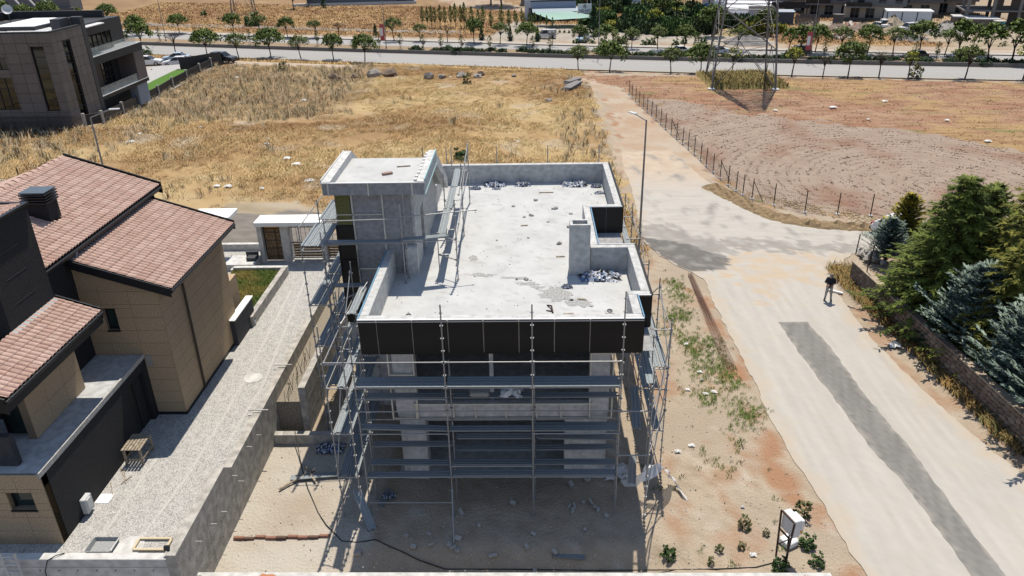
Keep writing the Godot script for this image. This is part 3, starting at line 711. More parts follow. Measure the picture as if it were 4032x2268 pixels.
func plank(t: Node3D, a: Vector3, b: Vector3, w := 0.32):
	var d := (b - a)
	var up := Vector3.UP
	var side := d.cross(up).normalized() * w
	up = side.cross(d).normalized()
	if up.y < 0.0: up = -up
	var pr := PackedVector2Array([Vector2(-0.5, -0.06), Vector2(-0.5, 0.0), Vector2(-0.3, 0.0), Vector2(-0.27, -0.014), Vector2(-0.2, -0.014), Vector2(-0.17, 0), Vector2(0.17, 0), Vector2(0.2, -0.014), Vector2(0.27, -0.014), Vector2(0.3, 0), Vector2(0.5, 0), Vector2(0.5, -0.06), Vector2(0.47, -0.06), Vector2(0.47, -0.025), Vector2(-0.47, -0.025), Vector2(-0.47, -0.06)])
	var m := MB.new()
	m.prism(pr, a, side, up, d)
	for e in [a, b]:
		for s in [-0.32, 0.32]:
			var dd := d.normalized() * (0.07 if e == b else -0.07)
			m.box(e + side * s + dd * 0.5 - up * 0.01, Vector3(0.05, 0.05, 0.07), Basis.looking_at(d.normalized(), Vector3.UP) if absf(d.normalized().y) < 0.9 else Basis())
	ow("plank", m, plank_m, t)
func scaffolds():
	steel = mt("galvanised_tube", Color(0.42, 0.42, 0.41), 0.4, tex_fine, 0.9, null, 0.6, 0.45)
	plank_m = mt("steel_plank", Color(0.31, 0.345, 0.365), 0.48, tex_grain, 1.3, nrm_fine, 0.8, 0.45)
	# front
	var f := thing("scaffold", "long steel scaffold across the front of the unfinished house", "scaffold", Vector3(-1.5, 0, -23.4))
	var xs := [-6.3, -3.07, 0.03, 3.17]
	var tops := [8.95, 9.22, 9.2, 9.66]
	for k in 4:
		standard(f, xs[k], -22.95, 0.0, tops[k])
		standard(f, xs[k] + 0.06, -23.86, 0.0, 6.5)
		for y in [1.87, 3.87, 5.87]: ledger(f, Vector3(xs[k], y, -22.98), Vector3(xs[k] + 0.06, y, -23.84), "transom")
	for k in 3:
		for y in [6.94, 5.87, 4.87, 1.87]: ledger(f, Vector3(xs[k], y, -22.95), Vector3(xs[k + 1], y, -22.95))
		for y in [3.87, 1.87]: ledger(f, Vector3(xs[k] + 0.06, y, -23.86), Vector3(xs[k + 1] + 0.06, y, -23.86))
	ledger(f, Vector3(-6.3, 5.39, -22.95), Vector3(-3.07, 5.39, -22.95)); ledger(f, Vector3(-6.3, 3.87, -22.95), Vector3(-3.07, 3.87, -22.95)); ledger(f, Vector3(-6.3, 0.62, -22.95), Vector3(-3.07, 0.62, -22.95)); ledger(f, Vector3(-3.07, 2.38, -22.95), Vector3(0.03, 2.38, -22.95)); ledger(f, Vector3(0.03, 3.87, -22.95), Vector3(3.17, 3.87, -22.95))
	ledger(f, Vector3(-7.35, 6.94, -22.95), Vector3(-6.3, 6.94, -22.95))
	for k in 3:
		var a: float = xs[k] + 0.05
		var b: float = xs[k + 1] - 0.05
		for z in [-23.09, -23.45]: plank(f, Vector3(a, 5.94, z), Vector3(b, 5.94, z))
		plank(f, Vector3(a + 0.1, 4.83, -24.08), Vector3(b + 0.03, 4.83, -24.08))
		plank(f, Vector3(a, [4.12, 4.02, 4.02][k], -23.12), Vector3(b, 4.02, -23.12))
		if k == 2: plank(f, Vector3(a, 3.9, -22.98 - 0.5), Vector3(b, 3.9, -23.48))
		if k > 0: plank(f, Vector3(a + 0.15, 2.95, -24.08), Vector3(b, 2.95 - 0.08 * (k - 1), -24.08))
		plank(f, Vector3(a + 0.1, [2.55, 2.37, 2.37][k], -24.12), Vector3(b, [2.57, 2.37, 2.4][k], -24.12))
		plank(f, Vector3(a, 2.0, -23.72), Vector3(b, 1.98, -23.72))
		plank(f, Vector3(a, [1.86, 1.95, 1.97][k], -23.12), Vector3(b, [1.92, 1.97, 1.97][k], -23.12))
	ledger(f, Vector3(-2.95, -0.0, -21.5), Vector3(-3.07, 1.3, -22.9), "raking_prop")
	# left of the house, up to the stair tower
	var l := thing("scaffold", "narrow steel scaffold along the left wall beside the retaining wall", "scaffold", Vector3(-7.2, 0, -25.8))
	for z in [-22.95, -25.7, -28.4]:
		standard(l, -7.35, z, 0.0, 8.4); standard(l, -6.62, z, 0.0, 7.6)
		for y in [1.87, 3.87, 5.87, 6.87]: ledger(l, Vector3(-7.35, y, z), Vector3(-6.62, y, z), "transom")
	for k in 2:
		var z: float = [-22.95, -25.7][k]
		for y in [1.9, 3.9, 5.87, 6.87]: ledger(l, Vector3(-7.35, y, z), Vector3(-7.35, y, z - 2.72))
		plank(l, Vector3(-6.8, 5.94, z - 0.05), Vector3(-6.8, 5.94, z - 2.66))
		for y in [1.94, 3.94]:
			plank(l, Vector3(-6.8, y, z - 0.05), Vector3(-6.8, y, z - 2.66)); plank(l, Vector3(-7.15, y, z - 0.05), Vector3(-7.15, y, z - 2.66))
	plank(l, Vector3(-6.85, 7.4, -25.8), Vector3(-6.85, 7.4, -28.3))
	ledger(l, Vector3(-7.38, 2.0, -22.95), Vector3(-7.38, 5.9, -25.65), "brace"); ledger(l, Vector3(-7.38, 5.9, -25.7), Vector3(-7.38, 8.0, -28.35), "brace"); ledger(l, Vector3(-7.3, 7.0, -25.72), Vector3(-6.65, 7.6, -28.4), "brace")
	plank(l, Vector3(-6.75, 1.2, -23.0), Vector3(-6.1, 0.1, -22.1))
	# around the tower
	var t := thing("scaffold", "tall steel scaffold around the stair tower, left of the flat roof", "scaffold", Vector3(-8.8, 0, -31.4))
	for z in [-28.45, -31.5, -34.5]:
		standard(t, -9.28, z, 0.0, 10.0); standard(t, -8.42, z, 0.0, 9.7)
		for y in [2.4, 4.4, 6.4, 8.86]: ledger(t, Vector3(-9.28, y, z), Vector3(-8.42, y, z), "transom")
	for k in 2:
		var z: float = [-28.45, -31.5][k]
		for y in [2.4, 4.4, 6.4, 8.86, 9.86]: ledger(t, Vector3(-9.28, y, z), Vector3(-9.28, y, z - 3.02))
		for y in [2.46, 4.46, 6.46]:
			for x in [-9.12, -8.76]: plank(t, Vector3(x, y, z - 0.06), Vector3(x, y, z - 2.96))
		for x in [-9.28, -8.94, -8.6]: plank(t, Vector3(x, 8.94, z - 0.4), Vector3(x, 8.94, z - 2.96))
		ledger(t, Vector3(-9.31, 0.4 + 2.0 * k, z), Vector3(-9.31, 4.4 + 2.0 * k, z - 3.0), "brace")
	standard(t, -5.3, -29.3, 7.0, 10.5); standard(t, -5.22, -29.75, 7.0, 10.9)
	plank(t, Vector3(-8.42, 8.94, -29.3), Vector3(-5.35, 8.94, -29.3)); plank(t, Vector3(-5.32, 8.99, -29.35), Vector3(-3.5, 8.99, -29.75)); plank(t, Vector3(-8.35, 7.0, -29.2), Vector3(-6.3, 7.0, -29.2))
	ledger(t, Vector3(-8.42, 9.9, -29.1), Vector3(-5.3, 9.9, -29.3)); ledger(t, Vector3(-5.4, 9.9, -29.47), Vector3(-2.26, 9.9, -30.27)); ledger(t, Vector3(-5.3, 8.84, -29.3), Vector3(-3.1, 8.84, -29.6)); ledger(t, Vector3(-8.42, 8.84, -29.14), Vector3(-5.3, 8.84, -29.3))
	standard(t, -8.42, -29.12, 0.0, 9.9); standard(t, -7.4, -30.1, 3.0, 8.2)
	ledger(t, Vector3(-8.5, 6.3, -28.5), Vector3(-6.6, 7.3, -28.4), "brace")
	# on the roof, right of the tower
	var r := thing("scaffold", "short scaffold standing on the flat roof beside the stair tower", "scaffold", Vector3(-3.6, 7, -33))
	var legs := [[-3.1, -29.6, 10.6], [-3.22, -34.6, 10.6], [-3.25, -39.2, 10.4], [-4.05, -34.4, 10.2], [-4.1, -39.0, 10.2]]
	for q in legs: standard(r, q[0], q[1], 7.0, q[2])
	for k in 3:
		var z0: float = [-30.1, -33.2, -36.3][k]
		plank(r, Vector3(-3.75, 8.94, z0), Vector3(-3.8, 8.94, z0 - 2.95))
	ledger(r, Vector3(-3.1, 8.84, -29.6), Vector3(-3.22, 8.84, -34.6)); ledger(r, Vector3(-3.22, 8.84, -34.6), Vector3(-3.25, 8.84, -39.2)); ledger(r, Vector3(-4.05, 8.84, -34.4), Vector3(-3.22, 8.84, -34.6), "transom"); ledger(r, Vector3(-4.1, 8.84, -39), Vector3(-3.25, 8.84, -39.2), "transom"); ledger(r, Vector3(-3.1, 7.9, -29.6), Vector3(-3.9, 7.9, -30.2), "transom"); ledger(r, Vector3(-3.1, 8.84, -29.6), Vector3(-3.95, 8.84, -30.0), "transom")
	ledger(r, Vector3(-3.15, 9.9, -32.2), Vector3(-3.25, 10.2, -39.2)); ledger(r, Vector3(-3.1, 9.0, -31.0), Vector3(-3.25, 10.3, -39.1), "brace"); ledger(r, Vector3(-3.95, 7.1, -30.2), Vector3(-3.95, 8.9, -30.2), "post"); ledger(r, Vector3(-3.95, 7.1, -33.2), Vector3(-3.95, 8.9, -33.2), "post")
	# right of the house
	var g := thing("scaffold", "steel scaffold along the right wall facing the concrete road", "scaffold", Vector3(5, 0, -32))
	standard(g, 4.3, -22.95, 0.0, 6.6)
	var zs := [-25.8, -28.85, -31.9, -34.95, -38.0, -41.05]
	for k in 6:
		standard(g, 5.36, zs[k], 0.0, 7.1 + 0.3 * sin(k * 2.1)); standard(g, 4.72, zs[k], 0.0, 6.4)
		for y in [1.87, 3.87, 4.84, 6.6]: ledger(g, Vector3(5.36, y, zs[k]), Vector3(4.72, y, zs[k]), "transom")
	ledger(g, Vector3(3.17, 4.84, -22.95), Vector3(4.3, 4.84, -22.95)); ledger(g, Vector3(3.17, 2.87, -22.95), Vector3(4.3, 2.87, -22.95)); ledger(g, Vector3(4.3, 4.84, -22.95), Vector3(5.36, 4.84, -25.8)); ledger(g, Vector3(4.3, 2.87, -22.95), Vector3(5.36, 2.87, -25.8))
	ledger(g, Vector3(4.3, 0.5, -22.98), Vector3(5.38, 4.6, -25.8), "brace"); ledger(g, Vector3(4.33, 6.3, -22.98), Vector3(5.4, 2.9, -25.75), "brace"); ledger(g, Vector3(4.3, 2.9, -22.98), Vector3(5.38, 6.6, -25.8), "brace")
	for k in 5:
		for y in [1.87, 3.87, 4.84, 6.6]:
			if y < 6.0 or k > 2 or k == 0: ledger(g, Vector3(5.36, y, zs[k]), Vector3(5.36, y, zs[k + 1]))
		if k < 4:
			plank(g, Vector3(4.92, 4.92, zs[k] - 0.05), Vector3(4.92, 4.92, zs[k + 1] + 0.05)); plank(g, Vector3(5.24, 4.92, zs[k] - 0.05), Vector3(5.24, 4.92, zs[k + 1] + 0.05), 0.24)
		plank(g, Vector3(4.95, 3.94, zs[k] - 0.05), Vector3(4.95, 3.94, zs[k + 1] + 0.05)); plank(g, Vector3(5.1, 1.94, zs[k] - 0.05), Vector3(5.1, 1.94, zs[k + 1] + 0.05))
		plank(g, Vector3(4.9, 6.0, zs[k] - 0.05), Vector3(4.9, 6.0, zs[k + 1] + 0.05), 0.3) if k > 2 else null
		if k < 4: ledger(g, Vector3(5.4, 4.9 if k % 2 == 0 else 7.0, zs[k]), Vector3(5.4, 7.0 if k % 2 == 0 else 4.9, zs[k + 1]), "brace")
	plank(g, Vector3(4.25, 5.94, -23.1), Vector3(4.35, 5.9, -25.6)); plank(g, Vector3(3.85, 3.94, -23.2), Vector3(4.1, 3.94, -25.9)); plank(g, Vector3(3.75, 1.6, -22.9), Vector3(4.3, 0.1, -26.5))
	# behind the house only the post tops show over the parapet
	var bk := thing("scaffold", "scaffold behind the house with post tops above the back parapet", "scaffold", Vector3(0, 0, -43.8))
	for x in [-6.3, -4.9, -1.95, 1.05, 4.05]:
		standard(bk, x, -43.9, 0.0, 8.85)
	for x in [-4.9, -1.95, 1.05]: ledger(bk, Vector3(x, 6.9, -43.9), Vector3(x + 2.98, 6.9, -43.9))

func split_rects(w: float, h: float, holes: Array) -> Array:   # rectangles [x0, y0, x1, y1] that cover w by h without the holes
	var xs := [0.0, w]
	var ys := [0.0, h]
	for q in holes:
		for x in [q[0], q[2]]: if x > 0.0 and x < w: xs.append(x)
		for y in [q[1], q[3]]: if y > 0.0 and y < h: ys.append(y)
	xs.sort(); ys.sort()
	var o := []
	for a in xs.size() - 1:
		for b in ys.size() - 1:
			var mx: float = (xs[a] + xs[a + 1]) * 0.5
			var my: float = (ys[b] + ys[b + 1]) * 0.5
			var hit: bool = xs[a + 1] - xs[a] < 0.002 or ys[b + 1] - ys[b] < 0.002
			for q in holes: if mx > q[0] and mx < q[2] and my > q[1] and my < q[3]: hit = true
			if not hit: o.append([xs[a], ys[b], xs[a + 1], ys[b + 1]])
	return o
func holed_wall(at: Vector3, u: Vector3, nrm: Vector3, w: float, h: float, thick: float, holes: Array) -> MB:
	var b := MB.new()
	for r in split_rects(w, h, holes):
		b.box(at + u * (r[0] + r[2]) * 0.5 + Vector3.UP * (r[1] + r[3]) * 0.5 - nrm * thick * 0.5, u.abs() * (r[2] - r[0]) + Vector3.UP * (r[3] - r[1]) + nrm.abs() * thick)
	return b
func clad(parent: Node3D, ms: Array, at: Vector3, u: Vector3, nrm: Vector3, w: float, h: float, cw: float, rh: float, holes: Array, gap := 0.01, called := "cladding_panel"):
	var cache := {}
	var y := 0.0
	while y < h - 0.02:
		var x := 0.0
		var y1 := minf(y + rh, h)
		while x < w - 0.02:
			var x1 := minf(x + cw, w)
			var hs := []
			for q in holes:
				if q[2] > x and q[0] < x1 and q[3] > y and q[1] < y1: hs.append([q[0] - x, q[1] - y, q[2] - x, q[3] - y])
			for r in split_rects(x1 - x, y1 - y, hs):
				var sx: float = r[2] - r[0] - gap
				var sy: float = r[3] - r[1] - gap
				if sx > 0.02 and sy > 0.02:
					var key := "%.3f %.3f" % [sx, sy]
					if not cache.has(key):
						var b := MB.new()
						b.cbox(Vector3.ZERO, u.abs() * sx + Vector3.UP * sy + nrm.abs() * 0.03, 0.004)
						cache[key] = b.mesh()
					var wp := Vector3.ZERO
					var nn: Node = parent
					while nn != self:
						wp += (nn as Node3D).position
						nn = nn.get_parent()
					obj(called, cache[key], ms[rng.randi() % ms.size()], parent, at + u * (x + (r[0] + r[2]) * 0.5) + Vector3.UP * (y + (r[1] + r[3]) * 0.5) + nrm * 0.017 - wp)
			x += cw
		y += rh
func tile_mesh(w: float, l: float) -> ArrayMesh:   # a two roll roof tile: x across, z down the slope, y out
	var b := MB.new()
	var k := 12
	var pts := []
	for j in k + 1:
		var t := float(j) / k
		pts.append(Vector2((t - 0.5) * w, 0.075 * pow(absf(cos(t * TAU)), 0.7)))
	for j in k:
		var p: Vector2 = pts[j]
		var q: Vector2 = pts[j + 1]
		b.quad(Vector3(p.x, p.y, -l * 0.5), Vector3(q.x, q.y, -l * 0.5), Vector3(q.x, q.y + 0.025, l * 0.5), Vector3(p.x, p.y + 0.025, l * 0.5), Vector3.UP)
		b.quad(Vector3(p.x, p.y + 0.025, l * 0.5), Vector3(q.x, q.y + 0.025, l * 0.5), Vector3(q.x, q.y - 0.01, l * 0.5), Vector3(p.x, p.y - 0.01, l * 0.5), Vector3.BACK)
	return b.mesh()
# eave: lower left corner seen from the slope's foot, u along the eave, s up the slope
func tile_roof(parent: Node3D, eave: Vector3, u: Vector3, s: Vector3, length: float, run: float, ms: Array, mesh: ArrayMesh, tw: float, course: float, single: bool, skip := []):
	var nrm := s.cross(u).normalized()
	if nrm.y < 0.0: nrm = -nrm
	var bas := Basis(u, nrm, -s)
	if bas.determinant() < 0.0: bas = Basis(-u, nrm, -s)
	var nu := int(round(length / tw))
	var ns := int(round(run / course))
	var wp := Vector3.ZERO
	var nn: Node = parent
	while nn != self:
		wp += (nn as Node3D).position
		nn = nn.get_parent()
	var xf := []
	for b in ns:
		for a in nu:
			var p := eave + u * ((a + 0.5) * length / nu) + s * ((b + 0.5) * run / ns) - wp
			var hit := false
			for q in skip: if p.x + wp.x > q[0] and p.x + wp.x < q[1] and p.z + wp.z > q[2] and p.z + wp.z < q[3]: hit = true
			if hit: continue
			xf.append(Transform3D(bas.rotated(nrm, rng.randf_range(-0.008, 0.008)), p + nrm * (0.01 + rng.randf() * 0.008)))
	if single:
		for t in xf:
			var o := obj("roof_tile", mesh, ms[rng.randi() % ms.size()], parent)
			o.transform = t
	else:
		var mm := MultiMesh.new()
		mm.transform_format = MultiMesh.TRANSFORM_3D; mm.use_colors = true; mm.mesh = mesh
		mm.instance_count = xf.size()
		for k in xf.size():
			mm.set_instance_transform(k, xf[k])
			mm.set_instance_color(k, tile_tones[rng.randi() % tile_tones.size()])
		var o := MultiMeshInstance3D.new()
		o.multimesh = mm; o.name = "roof_tiles"; o.material_override = vmat("tile_any", 0.85, tex_blotch, 0.6)
		o.set_meta("kind", "stuff")
		parent.add_child(o, true)
var tile_tones := [Color(0.46, 0.31, 0.25), Color(0.485, 0.335, 0.272), Color(0.44, 0.287, 0.23), Color(0.51, 0.36, 0.295), Color(0.465, 0.318, 0.258)]
func villa():
	var v := thing("villa", "beige and charcoal villa with pink tiled roofs beside the driveway", "house", Vector3(-17.5, 2.2, -26.5))
	var beige := []
	for k in [Color(0.53, 0.395, 0.25), Color(0.52, 0.387, 0.244), Color(0.54, 0.403, 0.256)]:
		beige.append(mt("beige_%d" % beige.size(), k, 0.85, tex_grain, 0.9))
	var joint := mt("joint_dark", Color(0.2, 0.15, 0.1), 0.95)
	var dark := mt("charcoal_plaster", Color(0.028, 0.029, 0.031), 0.93, tex_grain, 0.8, nrm_rough, 1.0)
	var gutter := mt("gutter_black", Color(0.022, 0.023, 0.025), 0.35, null, 1.0, null, 0.6, 0.3)
	var glass := mt("window_glass", Color(0.03, 0.045, 0.045), 0.08, null, 1.0, null, 0.6, 0.2)
	var tms := []
	for k in tile_tones: tms.append(mt("tile_%d" % tms.size(), k, 0.85, tex_blotch, 0.6))
	var tile := tile_mesh(0.43, 0.4)
	# east wing: walls
	var win := [0.77, 4.06, 1.27, 5.06]
	var ef := ow("wall", holed_wall(Vector3(-17.75, 2.2, -26.67), Vector3(1, 0, 0), Vector3(0, 0, 1), 3.13, 5.9, 0.28, [win]), joint, v)
	clad(ef, beige, Vector3(-18.15, 2.2, -26.67), Vector3(1, 0, 0), Vector3(0, 0, 1), 3.55, 5.9, 1.17, 0.58, [[win[0] + 0.4, win[1], win[2] + 0.4, win[3]]])
	var gable := PackedVector2Array([Vector2(-17.75, 8.1), Vector2(-14.6, 8.1), Vector2(-14.6, 8.18), Vector2(-17.75, 9.24)])
	ow("gable_wall", MB.new().prism(gable, Vector3(0, 0, -26.92), Vector3(1, 0, 0), Vector3(0, 1, 0), Vector3(0, 0, 0.28)), beige[0], ef)
	var we := ow("window", MB.new().bx(-16.98, 6.26, -26.9, -16.48, 7.26, -26.86), glass, ef)
	for s in [[-16.98, 6.26, -16.93, 7.26], [-16.53, 6.26, -16.48, 7.26], [-16.928, 6.26, -16.532, 6.31], [-16.928, 7.21, -16.532, 7.26]]:
		ow("window_frame", MB.new().bx(s[0], s[1], -26.855, s[2], s[3], -26.81), gutter, ef)
	ow("window_sill", MB.new().bx(-17.0, 6.22, -26.87, -16.46, 6.258, -26.6), gutter, ef)
	var er := ow("wall", MB.new().bx(-14.9, 2.2, -33.3, -14.62, 8.05, -26.955), joint, v)
	clad(er, beige, Vector3(-14.62, 2.34, -33.3), Vector3(0, 0, 1), Vector3(1, 0, 0), 6.65, 5.75, 1.17, 0.585, [])
	ow("back_wall", MB.new().bx(-22.0, 2.2, -34.0, -14.9, 7.7, -33.31), beige[1], v)
	ow("plinth", MB.new().bx(-17.7, 2.2, -26.66, -14.58, 2.335, -26.62).bx(-14.615, 2.2, -33.3, -14.575, 2.335, -26.665), gutter, v)
	ow("back_block", MB.new().bx(-19.5, 2.2, -35.6, -15.2, 4.6, -34.0), beige[2], v)
	# roof over the east wing
	var sl := Vector3(-3.65, 1.23, 0).normalized()
	var rb := ow("roof", MB.new().prism(PackedVector2Array([Vector2(-13.95, 8.17), Vector2(-17.62, 9.407), Vector2(-17.62, 9.2), Vector2(-13.95, 7.96)]), Vector3(0, 0, -33.45), Vector3(1, 0, 0), Vector3(0, 1, 0), Vector3(0, 0, 7.1)), gutter, v)
	tile_roof(rb, Vector3(-13.95, 8.17, -33.4), Vector3(0, 0, 1), sl, 7.0, 3.85, tms, tile, 0.43, 0.36, true)
	ow("gutter", MB.new().rod(Vector3(-13.9, 8.12, -33.45), Vector3(-13.9, 8.12, -26.35), 0.065, 8), gutter, rb)
	ow("verge_trim", MB.new().prism(PackedVector2Array([Vector2(-13.9, 8.26), Vector2(-17.62, 9.5), Vector2(-17.62, 9.15), Vector2(-13.9, 7.9)]), Vector3(0, 0, -26.34), Vector3(1, 0, 0), Vector3(0, 1, 0), Vector3(0, 0, 0.05)), gutter, rb)
	ow("verge_trim", MB.new().prism(PackedVector2Array([Vector2(-13.9, 8.33), Vector2(-17.62, 9.57), Vector2(-17.62, 9.15), Vector2(-13.9, 7.9)]), Vector3(0, 0, -33.52), Vector3(1, 0, 0), Vector3(0, 1, 0), Vector3(0, 0, 0.06)), gutter, rb)
	ow("flashing", MB.new().box(Vector3(-17.6, 9.47, -29.9), Vector3(0.22, 0.03, 7.0), Basis(Vector3.BACK, -0.32)), mt("zinc", Color(0.2, 0.22, 0.24), 0.4, null, 1.0, null, 0.6, 0.6), rb)
	ow("downpipe", MB.new().path([Vector3(-13.95, 8.05, -28.55), Vector3(-14.5, 7.75, -28.55), Vector3(-14.53, 2.3, -28.55)], 0.055, 8), mt("downpipe_brown", Color(0.05, 0.04, 0.032), 0.4), v)
	# main block
	ow("wall", MB.new().bx(-22, 2.2, -34.2, -17.76, 9.75, -22.2), dark, v)
	var sa := Vector3(-3.9, 1.314, 0).normalized()
	var ra := ow("roof", MB.new().prism(PackedVector2Array([Vector2(-17.5, 9.78), Vector2(-21.7, 11.2), Vector2(-21.7, 10.9), Vector2(-17.5, 9.55)]), Vector3(0, 0, -34.35), Vector3(1, 0, 0), Vector3(0, 1, 0), Vector3(0, 0, 10.0)), gutter, v)
	tile_roof(ra, Vector3(-17.5, 9.79, -34.3), Vector3(0, 0, 1), Vector3(-4.2, 1.42, 0).normalized(), 9.9, 4.4, tms, tile, 0.43, 0.36, false, [[-19.75, -19.0, -28.8, -28.15]])
	var ridge := ow("ridge", MB.new().rod(Vector3(-21.7, 11.15, -34.35), Vector3(-21.7, 11.15, -24.4), 0.1, 8), tms[2], ra)
	for k in 24: ow("ridge_tile", MB.new().tube(Vector3(-21.7, 11.16, -34.35 + k * 0.42), Vector3(-21.7, 11.17, -33.9 + k * 0.42), 0.15, 9, 0.175), tms[k % 5], ridge)
	ow("roof_back_slope", MB.new().prism(PackedVector2Array([Vector2(-21.7, 11.2), Vector2(-26, 9.7), Vector2(-26, 9.4), Vector2(-21.7, 10.9)]), Vector3(0, 0, -34.35), Vector3(1, 0, 0), Vector3(0, 1, 0), Vector3(0, 0, 10.0)), tms[1], ra)
	ow("verge_trim", MB.new().prism(PackedVector2Array([Vector2(-17.42, 9.95), Vector2(-21.7, 11.4), Vector2(-21.7, 10.8), Vector2(-17.42, 9.4)]), Vector3(0, 0, -34.44), Vector3(1, 0, 0), Vector3(0, 1, 0), Vector3(0, 0, 0.06)), gutter, ra)
	ow("gutter", MB.new().rod(Vector3(-17.44, 9.7, -34.35), Vector3(-17.44, 9.7, -24.4), 0.055, 8), gutter, ra)
	ow("downpipe", MB.new().path([Vector3(-17.5, 9.65, -26.9), Vector3(-17.55, 9.2, -26.75), Vector3(-17.4, 9.05, -26.4), Vector3(-17.1, 8.95, -26.42)], 0.05, 7), mats["zinc"], ra)
	var ch := ow("chimney", MB.new().bx(-19.85, 9.8, -28.85, -18.95, 11.1, -28.1), dark, v)
	for k in 4: ow("louver", MB.new().cbox(Vector3(-19.4, 11.15 + k * 0.11, -28.475), Vector3(1.04, 0.06, 0.9), 0.015), gutter, ch)
	ow("louver_core", MB.new().bx(-19.7, 11.1, -28.75, -19.1, 11.5, -28.2), gutter, ch)
	ow("chimney_cap", MB.new().cbox(Vector3(-19.4, 11.57, -28.475), Vector3(1.0, 0.05, 0.86), 0.01), mt("zinc_cap", Color(0.1, 0.13, 0.15), 0.35, null, 1.0, null, 0.6, 0.5), ch)
	# dark upper volume in front
	ow("upper_block", MB.new().bx(-24, 8.6, -24.6, -17.3, 12.35, -22.02), dark, v)
	for s in [11.3, 10.4, 9.5]: ow("groove", MB.new().bx(-17.303, s, -24.2 + s * 0.05, -17.296, s + 0.015, -22.6), mt("plaster_seam", Color(0.06, 0.06, 0.065), 0.9), v)
	ow("roof_edge", MB.new().bx(-24, 12.35, -24.66, -17.23, 12.43, -24.54).bx(-17.35, 12.35, -24.535, -17.23, 12.43, -22.0), gutter, v)
	var rd := ow("roof", MB.new().prism(PackedVector2Array([Vector2(-17.36, 12.34), Vector2(-24, 11.6), Vector2(-24, 11.5), Vector2(-17.36, 12.2)]), Vector3(0, 0, -24.54), Vector3(1, 0, 0), Vector3(0, 1, 0), Vector3(0, 0, 2.5)), gutter, v)
	tile_roof(rd, Vector3(-20.9, 11.97, -24.5), Vector3(0, 0, 1), Vector3(3.5, 0.37, 0).normalized(), 2.4, 3.5, tms, tile, 0.43, 0.36, false)
	# low front wing
	var rc := ow("roof", MB.new().prism(PackedVector2Array([Vector2(-15.8, 8.17), Vector2(-17.3, 8.7), Vector2(-17.3, 8.52), Vector2(-15.8, 7.99)]), Vector3(0, 0, -24.63), Vector3(1, 0, 0), Vector3(0, 1, 0), Vector3(0, 0, 5.75)), gutter, v)
	tile_roof(rc, Vector3(-15.8, 8.18, -24.58), Vector3(0, 0, 1), Vector3(-1.5, 0.53, 0).normalized(), 5.65, 1.59, tms, tile, 0.43, 0.35, true)
	ow("gutter", MB.new().rod(Vector3(-15.74, 8.11, -24.63), Vector3(-15.74, 8.11, -18.85), 0.065, 8), gutter, rc)
	for k in 9: ow("gutter_hook", MB.new().box(Vector3(-15.75, 8.185, -24.3 + k * 0.65), Vector3(0.16, 0.012, 0.03)), mats["zinc"], rc)
	ow("eave_board", MB.new().bx(-15.83, 7.72, -24.63, -15.78, 8.03, -18.9), gutter, rc)
	ow("verge_trim", MB.new().prism(PackedVector2Array([Vector2(-15.76, 8.31), Vector2(-17.3, 8.85), Vector2(-17.3, 8.5), Vector2(-15.76, 7.9)]), Vector3(0, 0, -24.7), Vector3(1, 0, 0), Vector3(0, 1, 0), Vector3(0, 0, 0.06)), gutter, rc)
	ow("verge_trim", MB.new().prism(PackedVector2Array([Vector2(-15.76, 8.23), Vector2(-17.3, 8.77), Vector2(-17.3, 8.2), Vector2(-15.76, 7.68)]), Vector3(0, 0, -18.9), Vector3(1, 0, 0), Vector3(0, 1, 0), Vector3(0, 0, 0.05)), gutter, rc)
	ow("soffit", MB.new().bx(-18.5, 7.69, -24.6, -15.84, 7.715, -18.92), gutter, rc)
	ow("flashing", MB.new().box(Vector3(-17.22, 8.75, -23.3), Vector3(0.2, 0.03, 2.6), Basis(Vector3.BACK, -0.32)), mats["zinc"], rc)
	# wing walls on the terrace
	var wr := ow("wall", MB.new().bx(-17.2, 5.15, -24.2, -16.94, 7.68, -21.05), joint, v)
	clad(wr, beige, Vector3(-16.94, 5.15, -24.2), Vector3(0, 0, 1), Vector3(1, 0, 0), 3.15, 2.52, 1.05, 0.84, [])
	ow("wall", MB.new().bx(-18.9, 5.15, -24.2, -17.205, 8.6, -23.95).bx(-18.9, 5.15, -26.6, -18.6, 8.6, -24.205), beige[0], v)
	ow("wall", MB.new().bx(-20.5, 5.15, -20.9, -18.0, 7.68, -20.6), beige[1], v)
	ow("patio_door", MB.new().bx(-18.0, 5.16, -21.4, -17.21, 7.67, -21.35), glass, v)
	ow("door_frame", MB.new().bx(-18.05, 5.16, -21.34, -17.98, 7.67, -21.26).bx(-17.28, 5.16, -21.34, -17.21, 7.67, -21.26), gutter, v)
	ow("terrace_wall", MB.new().cbox(Vector3(-17.35, 5.72, -19.72), Vector3(1.3, 1.16, 0.24), 0.015), mt("charcoal_plain", Color(0.05, 0.053, 0.058), 0.8, tex_blotch, 0.5), v)
	# garage under the terrace
	ow("terrace", MB.new().bx(-19, 5.0, -26.62, -15.86, 5.14, -19.3), mt("terrace_screed", Color(0.44, 0.45, 0.45), 0.9, tex_blotch, 0.35), v)
	ow("terrace_edge", MB.new().bx(-15.86, 5.0, -26.62, -15.78, 5.19, -19.16), mt("pale_stone", Color(0.5, 0.49, 0.46), 0.85, tex_grain, 0.5), v)
	var gd := [0.35, 0.0, 1.7, 2.4]
	ow("garage_wall", holed_wall(Vector3(-15.8, 2.2, -26.62), Vector3(0, 0, 1), Vector3(1, 0, 0), 7.4, 2.8, 0.3, [gd]), dark, v)
	ow("garage_door", MB.new().bx(-16.06, 2.2, -26.27, -16.02, 4.6, -24.92), gutter, v)
	ow("door_leaf", MB.new().bx(-16.018, 2.22, -26.2, -15.99, 4.55, -25.62), dark, v)
